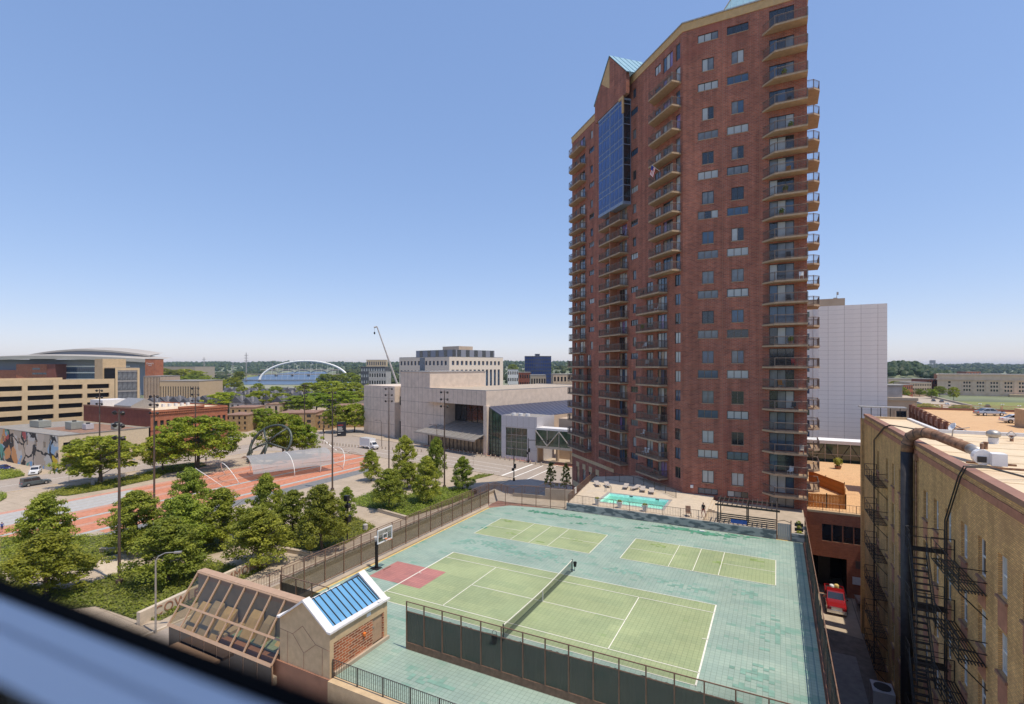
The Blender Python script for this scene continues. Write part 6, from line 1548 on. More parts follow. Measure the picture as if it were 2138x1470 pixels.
# wooded middle distance: single trees
mid = [(470,818,862,75,RND[0]),(545,815,858,60,RND[1]),(585,820,858,66,RNDG[0]),(625,826,864,70,RNDG[1]),(660,820,860,78,RND[0]),(520,826,852,44,RNDG[1]),(690,795,848,80,RNDG[0]),(735,798,850,70,RNDG[1]),(650,798,838,66,RNDG[0]),(715,815,858,66,RND[1]),
 (440,800,828,26,RNDG[0]),(463,792,826,30,RNDG[1]),(490,788,815,34,RNDG[0]),(420,795,830,24,RND[1]),(540,800,830,26,RNDG[1]),(575,806,836,34,RNDG[0]),(505,806,836,26,RND[0]),
 (335,768,800,46,RNDG[0]),(360,772,802,40,RNDG[1]),(385,770,800,44,RNDG[0]),(410,774,802,40,RNDG[1]),(375,785,808,40,RND[0]),(318,772,802,26,RNDG[1]),(400,782,804,30,RNDG[0]),
 (215,765,798,34,RNDG[0]),(198,770,798,26,RNDG[1]),(95,772,796,24,RNDG[0]),(60,776,796,22,RNDG[1]),(335,845,868,30,RNDG[1]),(322,850,880,22,RNDG[0]),
 (430,785,805,30,RNDG[1]),(452,790,808,28,RNDG[0]),(500,775,798,26,RNDG[0]),(680,780,806,40,RNDG[0]),(705,782,806,36,RNDG[1]),(730,778,804,40,RNDG[0]),(752,784,806,34,RNDG[1]),(775,800,822,30,RND[0]),(790,784,806,28,RNDG[0]),
 (1070,760,788,22,RNDG[0]),(1072,785,802,26,RND[1]),(1125,795,812,26,RNDG[0]),(1145,780,803,22,RNDG[1]),(1170,790,806,20,RNDG[0]),
 (1858,812,852,34,RND[0]),(1882,808,838,30,RNDG[1]),(1870,795,822,26,RNDG[0]),(1945,812,832,26,RND[1]),(1962,806,828,22,RNDG[0]),(1991,808,836,20,RNDG[1]),(1920,812,828,20,RNDG[0]),(1935,842,866,46,RND[0]),(2008,846,872,50,RNDG[0]),(1905,845,870,30,RND[1]),(1885,850,880,24,RND[0])]
cnt = {}
for i,(px,top,base,w,v) in enumerate(sorted(mid)):
    side = 'right of the white tower' if px > 1500 else ('beside the dark glass tower' if px > 1000 else ('in the middle of the view' if px > 600 else 'at the left'))
    row = 'front row' if base >= 845 else ('middle row' if base >= 812 else 'back row')
    k_ = cnt.setdefault((side,row),0); cnt[(side,row)] += 1
    tree('leafy city tree, %s in the %s %s' % (ORD[k_], row, side), px, top, base, w, v, 'middle distance trees', 'city_tree')
# ================= planting beds =================
def inpoly(x,y,P):
    r = False; j = len(P)-1
    for i in range(len(P)):
        if (P[i][1] > y) != (P[j][1] > y) and x < (P[j][0]-P[i][0])*(y-P[i][1])/(P[j][1]-P[i][1])+P[i][0]: r = not r
        j = i
    return r
def bed(pxs, label, dens=7.0, h=.5, ls=.165, mt='leaf_cover'):
    P = [tuple(G(*p)[:2]) for p in pxs]; rg = random.Random(len(label)+len(pxs))
    sheet('soil_bed', P, .03, 'bed_soil')
    x0,x1 = min(p[0] for p in P),max(p[0] for p in P); y0,y1 = min(p[1] for p in P),max(p[1] for p in P)
    n = int((x1-x0)*(y1-y0)*dens*3.4); m = MB(); n = min(n, 70000)
    lump = [(rg.uniform(x0,x1),rg.uniform(y0,y1),rg.uniform(.8,2.2),rg.uniform(.2,1)) for _ in range(int((x1-x0)*(y1-y0)/4)+4)]
    for _ in range(n):
        x,y = rg.uniform(x0,x1),rg.uniform(y0,y1)
        if not inpoly(x,y,P): continue
        hh = .15; tn = .4
        for k in range(3):
            l = lump[(int(x*1.7)*31+int(y*1.3)*17+k*7) % len(lump)]
            hh += h*.3*l[3]; 
        tn = .2+.5*(math.sin(x*.7)*math.sin(y*.9+1)*.5+.5)
        p = Vector((x,y,.03+hh*rg.random()))
        leaf(m,p,Vector((rg.gauss(0,.5),rg.gauss(0,.5),1)).normalized(),ls*rg.uniform(.6,1.4),rg,tn+rg.uniform(-.25,.35))
    o = ob('ground_cover', leafmesh(m,'ground_cover',mt)); o['kind'] = 'stuff'; o['label'] = label
    return o
bed([(75,1034),(130,1021),(230,1003),(300,990),(335,981),(352,985),(330,999),(230,1021),(140,1036)], 'green ground cover strip between street and plaza',9)
bed([(300,988),(345,974),(420,966),(432,972),(395,982),(330,992)], 'shaded ground cover under the bright street tree',9)
bed([(0,1122),(180,1120),(330,1108),(470,1110),(470,1150),(400,1168),(272,1150),(212,1165),(190,1192),(0,1192)], 'planting under the left trees',6)
bed([(262,1192),(330,1178),(440,1172),(520,1188),(560,1184),(520,1204),(335,1296),(285,1295),(200,1266),(0,1292),(0,1215),(150,1232)], 'bright ground cover beside the lettered wall',9)
bed([(560,1120),(600,1100),(660,1082),(735,1078),(785,1100),(722,1136),(650,1152),(600,1142)], 'planting bed below the lamp post',9)
bed([(738,1042),(790,1024),(850,1034),(905,1018),(985,1022),(990,1038),(900,1066),(850,1082),(790,1064),(745,1056)], 'planting bed at the right clump of trees',9)
bed([(955,1008),(1000,991),(1032,991),(990,1002)], 'grass tip at the street corner',10,.25,.15)
bed([(0,1030),(14,1032),(14,1040),(0,1048)], 'small shrub bed at the left edge',10); bed([(0,982),(42,985),(52,994),(0,1004)], 'hedge in front of the mural',10,.9)
sheet('path', [G(*p)[:2] for p in ((205,1165),(262,1152),(280,1190),(240,1215),(205,1195))], .02, 'concrete_light')
for a,b in (((590,1150),(650,1162)),((790,1068),(850,1085)),((210,1152),(285,1152))):
    p,q = G(*a),G(*b); d = q-p; w = thing('seat_wall', 'low curved concrete seat wall beside the path at %s' % ('the front clump' if a[0]<700 and a[0]>300 else ('the right clump' if a[0]>700 else 'the left trees')), 'wall', tuple(p), math.atan2(d.y,d.x)); part(MB().box(0,-.25,0,d.length,.25,.5), 'seat', 'concrete_light', w); part(MB().box(-.05,-.3,.5,d.length+.05,.3,.58), 'coping', 'concrete', w)
# lettered wall
lw_ = thing('lettered_wall', 'low cream wall with large letters along the planting bed', 'wall', (-44.0,-6.0,0), math.pi/2+.16)
part(MB().box(0,-.0,0,18.0,.5,1.35), 'wall', 'concrete_light', lw_)
put_text('COWLES COMMONS', 1.45, 'coping_brown', lw_, (8.9,-.03,.2), 0, spacing=1.12)
# ================= plaza furniture =================
def tall_pole(label, px, base, h=22.0):
    p = G(px,base); t = thing('light_mast', label, 'light mast', tuple(p), rt.uniform(0,.5), 'tall light masts in the plaza')
    part(MB().tube([(0,0,0),(0,0,h*.6),(0,0,h)],[.19,.15,.10],8), 'mast', 'pole_brown', t)
    for k,z in enumerate((h-.4,h-2.0,h-3.6)):
        part(MB().box(-.9,-.05,z,.9,.05,z+.1), 'cross_arm', 'pole_brown', t)
        for sx in (-.8,.8): 
            f = part(MB().lathe([(.05,-.1),(.22,0),(.26,.35),(.1,.42)],8), 'floodlight', 'black_metal', t, (sx,0,z-.15)); f.rotation_euler=(R(35),0,R(40*sx))
    part(MB().cyl(0,0,0,.5,.4,10), 'base', 'pole_brown', t)
for lb,px,b in (('nearest tall brown light mast in front of the left trees',249,1218),('light mast rising beside the mural building tree',208,1002),('light mast in front of the brick block left edge',322,1060),('light mast in front of the large bright tree',408,982),('light mast behind the sculpture tree',636,952),('light mast at the edge of the red paving',694,1024),('light mast left of the concrete hall slot',812,985),('light mast standing in the right clump of trees',928,1018)): tall_pole(lb,px,b)
def cobra(label, px, base, h, rz_, m='pole_brown', name='street_lamp'):
    p = G(px,base); t = thing(name, label, 'lamp', tuple(p), rz_, 'arm street lamps'); part(MB().tube([(0,0,0),(0,0,h-.8)],[.11,.08],8), 'post', m, t)
    part(MB().tube([(0,0,h-.8),(.25,0,h-.3),(.9,0,h),(1.8,0,h)],[.07,.06,.05,.04],6), 'arm', m, t); part(MB().box(1.7,-.12,h-.1,2.4,.12,h+.06), 'lamp_head', m, t)
cobra('arm street lamp beside the lettered wall',325,1322,8.2,.7,'steel_galv'); cobra('arm street lamp in front of the concrete hall left wing',797,932,9,3.6); cobra('arm street lamp at the hall canopy',912,946,9,3.6); cobra('arm street lamp beyond the sculpture',560,918,8,3.4)
sp2 = G(725,1132); sl2 = thing('speaker_post', 'dark post with loudspeakers and a box in the planting bed', 'lamp post', tuple(sp2)); part(MB().cyl(0,0,0,7.2,.11,8), 'post', 'black_metal', sl2)
part(MB().box(-.45,-.3,6.4,.25,.3,7.3), 'speaker', 'black_metal', sl2); part(MB().box(-.3,-.3,5.4,.5,.3,6.0), 'speaker', 'black_metal', sl2); part(MB().box(-.5,-.35,3.2,.5,.35,4.2), 'cabinet', 'black_metal', sl2)
# traffic signals
def signal(label, px, base, h, arm, rz_):
    p = G(px,base); t = thing('traffic_signal', label, 'traffic signal', tuple(p), rz_); part(MB().tube([(0,0,0),(0,0,h)],[.14,.10],8), 'post', 'black_metal', t); part(MB().cyl(0,0,0,.6,.28,8), 'base', 'black_metal', t)
    if arm: part(MB().tube([(0,0,h-.6),(arm,0,h-.2)],[.09,.05],6), 'mast_arm', 'black_metal', t); part(MB().box(arm-.6,-.2,h-1.2,arm-.25,.2,h-.1), 'signal_head', 'black_metal', t)
    part(MB().box(.15,-.2,3.0,.5,.2,4.1), 'signal_head', 'black_metal', t); part(MB().box(-.5,-.2,2.4,-.15,.2,3.0), 'walk_signal', 'black_metal', t)
signal('black traffic signal at the near corner of the crossing',1073,1004,8.4,0,0); signal('traffic signal with long arm in front of the metal entrance block',1103,966,7.0,6.5,.0); signal('brown traffic signal by the black sign kiosk',676,918,6.5,4.5,2.9)
for lb,px,b,h in (('small street sign pole beside the jeep',144,1008,3.4),('street sign pole in front of the mural building tree',280,985,3.2),('street sign at the right kerb of the far road',988,972,2.6)):
    p = G(px,b); t = thing('street_sign', lb, 'sign', tuple(p)); part(MB().cyl(0,0,0,h,.04,6), 'post', 'steel_galv', t); part(MB().box(-.7,-.02,h-.15,.7,.02,h+.15), 'plate', 'steel_galv' if px!=280 else 'white', t)
def bollard_row(a,b,n,lb):
    p,q = G(*a),G(*b)
    for i in range(n):
        c = p+(q-p)*(i/(n-1)); t = ob('bollard', cached('bollard', lambda: MB().lathe([(.17,0),(.17,.85),(.14,.95),(.02,1.0)],8).mesh('bollard','concrete')), None, tuple(c)); tag(t, ORD[i] + ' of the ' + lb, 'bollard', lb)
bollard_row((668,926),(748,935),14,'stone bollards along the kerb left of the white truck'); bollard_row((798,938),(880,944),12,'stone bollards in front of the concrete hall'); bollard_row((960,946),(1130,972),18,'stone bollards along the kerb near the entrance block'); bollard_row((884,934),(955,944),9,'stone bollards at the hall canopy')
ks = G(713,911); kq = thing('sign_kiosk', 'tall black sign kiosk with white lines of text', 'sign', tuple(ks), YAW+.35); part(MB().box(-1.7,-.9,0,1.7,.9,5.6), 'body', 'sculpt_sign', kq); part(MB().box(-1.75,-.95,0,1.75,.95,.15), 'plinth', 'concrete', kq)
for i,(z,w) in enumerate(((4.4,2.0),(3.6,1.6),(3.1,1.8),(2.6,1.7),(2.1,2.1),(1.2,1.1))): part(MB().box(-1.4,-.92,z,-1.4+w,-.905,z+.16), 'text_line', 'white' if i else 'red_sign', kq)
# open ring sculpture
sc0 = G(520,968); scu = thing('ring_sculpture', 'dark green metal sculpture of a tilted open ring with curved ribs', 'sculpture', tuple(sc0), YAW)
rad = 5.6; cen = Vector((5.4,1.5,5.2)); tilt = Matrix.Rotation(R(-24),3,'Y') @ Matrix.Rotation(R(62),3,'X')
ringp = [cen + tilt @ Vector((rad*1.15*math.cos(t*math.pi/18),rad*math.sin(t*math.pi/18),0)) for t in range(37)]
part(MB().tube(ringp,[.38]*37,8,cap=False), 'ring', 'bronze_green', scu, smooth=True)
hub = cen + tilt @ Vector((0,0,1.4))
for k in range(5):
    a = k*2*math.pi/5+.5; e = cen + tilt @ Vector((rad*1.15*math.cos(a),rad*math.sin(a),0)); md = (hub+e)/2 + tilt @ Vector((0,0,.5))
    part(MB().tube([hub,md,e],[.34,.28,.3],7), 'rib', 'bronze_green', scu, smooth=True)
part(MB().tube([hub,(3.2,.6,2.6),(1.2,.2,.6),(.4,.1,.15)],[.34,.36,.4,.3],8), 'stem', 'bronze_green', scu, smooth=True); part(MB().tube([(.4,.1,.15),(-.3,0,.8),(-.4,0,2.6),(.0,0,3.5)],[.3,.33,.3,.22],8), 'hook', 'bronze_green', scu, smooth=True); part(MB().lathe([(.1,2.7),(.6,3.0),(.5,3.9),(.1,4.2)],8,.5,0), 'finial', 'bronze_green', scu)
# vaulted frame pavilion on the red paving
A0 = Vector((-102.5,40,0)); A1 = Vector((-90.5,73,0)); ax = (A1-A0); AL_ = ax.length
pv = thing('vault_pavilion', 'white arched frame pavilion with grey mesh vault on the red paving', 'pavilion', tuple(A0), math.atan2(ax.y,ax.x))
def arch(x, w, h, lean=0, r_=.085, m_='arch_white', a0=0, a1=math.pi):
    return part(MB().tube([(x+lean*math.sin(a0+(a1-a0)*t/16), w*math.cos(a0+(a1-a0)*t/16), h*math.sin(a0+(a1-a0)*t/16)) for t in range(17)],r_,6), 'arch', m_, pv, smooth=True)
for x,w,h,l in ((3,6.2,4.2,-2),(9,6.5,5.0,-1),(15.5,6.6,5.3,0),(22,6.4,5.2,1),(28,6.3,4.8,2)): arch(x,w,h,l)
arch(-.5,7.4,3.6,-4,.06); arch(33,7.6,4.6,5,.06)
sh = MB()
for i in range(12):
    for j in range(10):
        def P_(u,v_): 
            a = .9+1.9*v_; return (6+20*u, 6.55*math.cos(a), 5.25*math.sin(a)+.05)
        sh.quad(P_(i/12,j/10),P_((i+1)/12,j/10),P_((i+1)/12,(j+1)/10),P_(i/12,(j+1)/10))
mesh_screen('vault_mesh', (.32,.32,.32), .72); part(sh, 'mesh_vault', 'vault_mesh', pv, smooth=True)
for v_ in range(9):
    a = .25+v_*.33; part(MB().tube([(-3+36*i/12-(.0), (6.5+.9*abs(i-6)/6)*math.cos(a), (5.2-.5*abs(i-6)/6)*math.sin(a)) for i in range(13)],.022,4), 'wire', 'rail_brown', pv)
for k in range(7):
    part(MB().tube([(-3.5+k*.35,-7+k*2.3,.05),(1.5,-5.5+k*1.8,2.2),(4,-4+k*1.4,4)],.02,4), 'wire', 'rail_brown', pv); part(MB().tube([(30,-4+k*1.4,4.2),(33,-5.5+k*1.9,3.0),(36+k*.3,-7+k*2.4,2.0)],.02,4), 'wire', 'rail_brown', pv)
for k in range(3):
    t = thing('litter_bin', ['dark litter bin beside the corner of the court fence','grey litter bin in the planting bed below the lamp post','grey litter bin by the ground cover strip'][k], 'bin', tuple(G(*((992,1032),(763,1108),(194,1014))[k]))); part(MB().lathe([(.35,0),(.4,.2),(.4,1.0),(.3,1.1),(.05,1.15)],10), 'body', 'black_metal' if k==0 else 'townhouse_grey', t); part(MB().lathe([(.41,.9),(.43,.95),(.41,1.0)],10), 'rim', 'steel_galv', t)
# ================= vehicles =================
def loft(m, secs):
    """closed ring sections of equal count, joined end to end"""
    n = len(secs[0]); o = len(m.v)
    m.v += [tuple(p) for s_ in secs for p in s_]
    for i in range(len(secs)-1):
        for k in range(n): m.f.append((o+i*n+k,o+i*n+(k+1)%n,o+(i+1)*n+(k+1)%n,o+(i+1)*n+k)); m.mi.append(m.cm)
    m.f.append(tuple(o+k for k in range(n-1,-1,-1))); m.mi.append(m.cm); m.f.append(tuple(o+(len(secs)-1)*n+k for k in range(n))); m.mi.append(m.cm)
def sec(x, w, z0, z1, r=.12):
    return [(x,-w+r*.5,z0),(x,w-r*.5,z0),(x,w,z0+r),(x,w,(z0+z1)/2),(x,w-r*.35,z1-r*.6),(x,w-r*1.6,z1),(x,-w+r*1.6,z1),(x,-w+r*.35,z1-r*.6),(x,-w,(z0+z1)/2),(x,-w,z0+r)]
def wheel(parent, x, y, r, w=.22):
    o = part(MB().tube([(0,-w/2,0),(0,w/2,0)],r,16), 'wheel', 'tyre', parent, (x,y,r)); 
    part(MB().tube([(0,-w/2-.012,0),(0,w/2+.012,0)],r*.6,12), 'rim', 'chrome', o)
def car(name, label, cat, loc, rz_, paint, kind='sedan', L=4.7, W=.9, H=1.45, group=None):
    """x forward"""
    t = thing(name, label, cat, loc, rz_, group); h = L/2; b = .28
    bel = .62*H+.0 if kind != 'suv' else .58*H
    m = MB(); hood = bel-.06
    if kind == 'pickup': st = [(-h,W*.95,b+.15,1.05),(-h+.1,W,b,1.12),(-.2,W,b,1.14),(.55,W,b,1.16),(1.0,W,b,1.15),(h-.5,W*.98,b,1.08),(h-.06,W*.94,b+.05,.98),(h,W*.88,b+.2,.85)]
    else: st = [(-h,W*.86,b+.2,bel-.1),(-h+.15,W*.95,b+.02,bel),(-h*.4,W,b,bel+.02),(h*.3,W,b,bel),(h*.55,W*.98,b,hood-.04),(h-.2,W*.92,b+.05,hood-.16),(h,W*.8,b+.15,hood-.3)]
    loft(m, [sec(*s_) for s_ in st]); part(m, 'body', paint, t, smooth=False)
    if kind == 'sedan': cb = [(-h*.82,W*.82,bel-.02),(-h*.38,W*.74,H-.02),(h*.02,W*.74,H),(h*.48,W*.84,bel-.04)]
    elif kind == 'suv': cb = [(-h*.98,W*.88,bel-.02),(-h*.94,W*.82,H-.05),(h*.16,W*.82,H),(h*.32,W*.88,bel-.02)]
    else: cb = [(-.75,W*.88,1.1),(-.6,W*.80,H-.03),(.55,W*.80,H),(1.25,W*.88,1.12)]
    c_ = MB(); loft(c_, [[(cb[0][0],-cb[0][1],cb[0][2]),(cb[0][0],cb[0][1],cb[0][2]),(cb[3][0],cb[3][1],cb[3][2]),(cb[3][0],-cb[3][1],cb[3][2])],[(cb[1][0],-cb[1][1],cb[1][2]),(cb[1][0],cb[1][1],cb[1][2]),(cb[2][0],cb[2][1],cb[2][2]),(cb[2][0],-cb[2][1],cb[2][2])]])
    cabo = part(c_, 'cabin', paint, t)
    def lerp(a,b_,f): return a+(b_-a)*f
    f0,f1 = .12,.86
    def pt(i,j,f,s_): # along bottom->top at station pair i (bottom) j(top)
        return Vector((lerp(cb[i][0],cb[j][0],f), s_*lerp(cb[i][1],cb[j][1],f), lerp(cb[i][2],cb[j][2],f)))
    e = .012
    ws_ = [pt(3,2,f0,-.9),pt(3,2,f0,.9),pt(3,2,f1,.9),pt(3,2,f1,-.9)]; part(MB().quad(*[p+Vector((e,0,e)) for p in ws_]), 'windscreen', 'pane_dark', cabo)
    rw = [pt(0,1,f0,.9),pt(0,1,f0,-.9),pt(0,1,f1,-.9),pt(0,1,f1,.9)]; part(MB().quad(*[p+Vector((-e,0,e)) for p in rw]), 'rear_window', 'pane_dark', cabo)
    for s_ in (1,-1):
        a = pt(0,1,f0,s_); b2 = pt(3,2,f0,s_); c2 = pt(3,2,f1,s_); d2 = pt(0,1,f1,s_); sx = Vector((.18,0,0)); ee = Vector((0,s_*e,0))
        mm = (a+b2)/2; mt_ = (d2+c2)/2
        for (p1,p2,p3,p4) in ((a+sx,mm-sx*.2,mt_-sx*.2,d2+sx*.5),(mm+sx*.2,b2-sx,c2-sx*.5,mt_+sx*.2)):
            part(MB().quad(*([p1+ee,p2+ee,p3+ee,p4+ee] if s_<0 else [p4+ee,p3+ee,p2+ee,p1+ee])), 'side_window', 'pane_dark', cabo)
    wr = .33 if kind == 'sedan' else .39
    for x in (-h*.6,h*.62):
        for y in (-W+.08,W-.08): wheel(t, x, y, wr)
    for s_ in (1,-1):
        zz = (.62,.78) if kind == 'sedan' else (.72,.92)
        part(MB().box(h-.22,s_*W*.55-.16,zz[0],h-.03 if kind=='pickup' else h-.1,s_*W*.55+.16,zz[1]), 'headlight', 'white_gloss', t); part(MB().box(-h-.01,s_*W*.62-.14,zz[0],-h+.1,s_*W*.62+.14,zz[1]+.05), 'tail_light', 'red_sign', t)
        part(MB().box(h*.28,s_*(W+.02),bel-.05,h*.28+.12,s_*(W+.2),bel+.1), 'mirror', paint, t)
    part(MB().box(h-.12,-W*.93,b+.02,h+.12,W*.93,b+(.24 if kind!='pickup' else .34)), 'front_bumper', 'chrome' if kind=='pickup' else paint, t); part(MB().box(-h-.06,-W*.85,b+.05,-h+.08,W*.85,b+.25), 'rear_bumper', 'chrome' if kind=='pickup' else paint, t)
    part(MB().box(h-.1,-W*(.42 if kind!='pickup' else .52),.55,h+.03,W*(.42 if kind!='pickup' else .52),.82 if kind!='pickup' else .93), 'grille', 'black_metal' if kind!='pickup' else 'chrome', t)
    return t
pk_ = car('pickup_truck', 'red pickup truck parked in the sunlit end of the alley', 'pickup', (21.9,33.3,.012), -math.pi/2-.03, 'car_red', 'pickup', 5.6, 1.0, 1.85)
bdm = MB(); bdm.box(-2.7,-.86,1.10,-.66,.86,1.165); part(bdm, 'bed_floor', 'dark_void', pk_)
m = MB(); m.box(-2.78,-.98,1.1,-.6,-.87,1.34); m.box(-2.78,.87,1.1,-.6,.98,1.34); m.box(-2.8,-.87,1.1,-2.7,.87,1.34); part(m, 'bed_side', 'car_red', pk_)
for x,y,mt_,lb in ((22.2,35.3,'yellow_line','yellow barrel in the bed of the red pickup'),(21.7,35.0,'plastic_white','white bucket in the bed of the red pickup')):
    o = part(MB().lathe([(.2,0),(.25,.1),(.25,.5),(.18,.58),(.02,.6)],12), 'barrel', mt_, None, (x,y,1.18), smooth=True); tag(o, lb, 'barrel')
car('sedan', 'silver sedan parked on the parking deck', 'car', tuple(G(2066,868,18.0))[:2]+(18.02,), .35, 'car_silver', 'sedan', 4.7,.9,1.45); car('sedan', 'white sedan at the right edge of the parking deck', 'car', tuple(G(2128,884,18.0))[:2]+(18.02,), .05, 'car_white', 'sedan', 4.7,.9,1.45)
j = G(74,1017); car('offroad_car', 'dark grey boxy off-road car driving on the left street', 'car', (-136.6,18.2,.02), math.pi/2, 'car_grey', 'suv', 5.2,.95,1.95)
sv = G(68,990); car('white_suv', 'white SUV parked at the mural building', 'car', (sv.x,sv.y+.5,.02), -.5, 'car_white', 'suv', 5.0,.98,1.85)
cw_ = G(487,921); car('white_car', 'white car waiting on the street behind the ring sculpture', 'car', (cw_.x,cw_.y,.02), 1.2, 'car_white', 'sedan', 4.7,.9,1.5)
cb_ = G(8,982); car('blue_car', 'blue car at the left edge beyond the hedge', 'car', (cb_.x,cb_.y,.02), .4, 'car_blue', 'sedan')
for i,(px,py,pt_) in enumerate(((1949,838,'car_dark'),(1966,840,'car_grey'),(1978,846,'car_white'),(1992,850,'car_dark'),(1938,822,'car_dark'),(1922,818,'car_white'),(1915,816,'car_dark'),(2062,850,'car_dark'),(1997,858,'car_grey'))):
    p = G(px,py); car('bridge_car', ['dark car leading the pair on the bridge street','grey car close behind the leading dark car on the bridge','white car in the middle of the bridge street','dark car nearest on the bridge street','dark car at the far end of the bridge street','white car far up the bridge street','small dark car farthest up the bridge street','long dark car crossing at the lawn','grey car near the bridge bushes'][i], 'car', (p.x,p.y,.05), math.atan2(rdir.y,rdir.x)+(math.pi if i%2 else 0), pt_, 'sedan', 5.4,1.1,1.7, 'cars on the bridge street')
# white box truck
bt0 = G(772,938); bt = thing('box_truck', 'white box truck driving on the street past the concrete hall', 'truck', (bt0.x-1,bt0.y+1,.02), -.2)
part(MB().box(-3.9,-1.2,.75,1.6,1.2,3.5), 'cargo_box', 'car_white', bt); m = MB(); loft(m,[sec(1.6,1.05,.55,2.5),sec(2.4,1.05,.5,2.4),sec(2.9,1.0,.5,1.55),sec(3.9,.92,.55,1.3)]); cbx = part(m, 'cab', 'car_white', bt)
part(MB().quad((2.45,-.85,2.3),(2.93,-.85,1.6),(2.93,.85,1.6),(2.45,.85,2.3)), 'windscreen', 'pane_dark', cbx, (.03,0,.03)); part(MB().box(1.9,-1.06,1.5,2.5,-1.04,2.2), 'side_window', 'pane_dark', cbx); part(MB().box(3.86,-.8,.5,4.0,.8,.8), 'bumper', 'chrome', cbx)
for x in (-2.6,2.9):
    for y in (-.98,.98): wheel(bt,x,y,.45,.3)
# dumpsters
for x,y,mt_,lb,rz_ in ((24.9,33.2,'townhouse_grey','grey dumpster beside the red pickup',.1),(24.9,30.7,'car_blue','low blue dumpster right of the red pickup',.05)):
    t = thing('dumpster', lb, 'dumpster', (x,y,.02), rz_); part(MB().prismy([(-.8,.15),(.8,.15),(1.0,1.3),(-1.0,1.3)],-.9,.9), 'bin', mt_, t); part(MB().box(-1.02,-.92,1.3,1.02,.92,1.38), 'lid', 'black_metal' if mt_!='townhouse_grey' else 'steel_galv', t)
    for sx in (-.7,.7): part(MB().tube([(sx,-.8,.1),(sx,-.7,.1)],.1,8), 'caster', 'tyre', t)
# ================= people =================
def person(label, loc, rz_, top, legs, pose=0):
    bm = bpy.data.meshes.new('person'); s_ = .0
    st_ = .16 if pose else .05
    V_ = [(0,0,.98),(0,0,1.20),(0,.0,1.42),(0,.0,1.50),(0,.02,1.60),(0,.02,1.74), (.10,0,.94),(.11,st_,.52),(.11,st_*.3,.09),(.11,st_*.3+.14,.03), (-.10,0,.94),(-.11,-st_,.52),(-.11,-st_*1.6,.09),(-.11,-st_*1.6+.14,.03), (.19,0,1.40),(.25,-.03,1.14),(.24,.08,.90),(.235,.11,.82), (-.19,0,1.40),(-.25,-.03,1.14),(-.24,.10,.92),(-.235,.13,.84)]
    E_ = [(0,1),(1,2),(2,3),(3,4),(4,5),(0,6),(6,7),(7,8),(8,9),(0,10),(10,11),(11,12),(12,13),(2,14),(14,15),(15,16),(16,17),(2,18),(18,19),(19,20),(20,21)]
    Rd = [.15,.13,.14,.06,.10,.085,.10,.07,.05,.045,.10,.07,.05,.045,.06,.045,.035,.04,.06,.045,.035,.04]
    bm.from_pydata(V_, E_, [])
    o = bpy.data.objects.new('tmp', bm); COL.objects.link(o); md = o.modifiers.new('s','SKIN'); 
    for i,r_ in enumerate(Rd): bm.skin_vertices[0].data[i].radius = (r_, r_*.85)
    bm.skin_vertices[0].data[0].use_root = True
    o.modifiers.new('u','SUBSURF').levels = 1
    me = bpy.data.meshes.new_from_object(o.evaluated_get(bpy.context.evaluated_depsgraph_get())); bpy.data.objects.remove(o)
    me.materials.clear()
    for q in ('skin',top,legs,'hair'): me.materials.append(MT[q])
    for p in me.polygons:
        c = p.center; z = c.z
        p.material_index = 3 if (z > 1.66 or (z > 1.56 and c.y < -.01)) else (1 if (.98 < z < 1.47 and abs(c.x) < .24 and not(abs(c.x)>.2 and z<1.2)) else (2 if .55 < z <= .98 and abs(c.x) < .2 else 0)); p.use_smooth = True
    t = ob('person', me, None, loc, rz_); tag(t, label, 'person'); return t
person('person in dark top and red shorts standing on the pool deck',(8.56,25.5,ZD),2.6,'cloth_dark','cloth_red',1)
for px,py,lb,a,b_ in ((430,967,'person in dark clothes standing on the plaza near the bright tree','cloth_dark','cloth_dark'),(445,937,'person in a red top walking on the street behind the bright tree','cloth_red','cloth_dark'),(525,925,'person in dark clothes near the apartment wall','cloth_dark','cloth_blue'),(4,1112,'person in blue at the left edge on the red paving','cloth_blue','cloth_dark'),(1198,960,'person in red under the footbridge','cloth_red','cloth_dark')):
    p = G(px,py); person(lb,(p.x,p.y,.02),rt.uniform(0,6),a,b_,1)
fs = G(1208,905,0)
# chairs on balconies
def bchair(label, loc, rz_, m_):
    t = thing('balcony_chair', label, 'chair', loc, rz_, 'chairs on the tower balconies'); part(MB().box(-.25,-.25,.38,.25,.25,.44), 'seat', m_, t); part(MB().prismx([(.2,.42),(.26,.42),(.36,.98),(.30,.98)],-.25,.25), 'backrest', m_, t)
    for x in (-.21,.21):
        for y in (-.21,.21): part(MB().cyl(x,y,0,.4,.02,5), 'leg', m_, t)
ordn = ['lowest','second lowest','third lowest','fourth lowest','fifth lowest','sixth lowest','seventh lowest','eighth lowest','ninth lowest','tenth lowest','eleventh lowest','twelfth lowest','thirteenth lowest','fourteenth lowest','fifteenth lowest','sixteenth lowest','seventeenth lowest','eighteenth lowest','nineteenth lowest','twentieth lowest']
for k,x,mm in ((2,13.9,'frame_dark'),(4,13.6,'plastic_white'),(7,13.4,'wood_fence'),(9,12.3,'plastic_white'),(9,13.2,'cloth_red'),(14,12.6,'black_metal'),(19,13.8,'lounger')):
    0 and bchair('chair on the %s right corner balcony of the brick tower, %s one' % (ordn[k], 'left' if x<12.5 else 'right'), (TX+x,TY-.75,zf(k)), .3, mm)
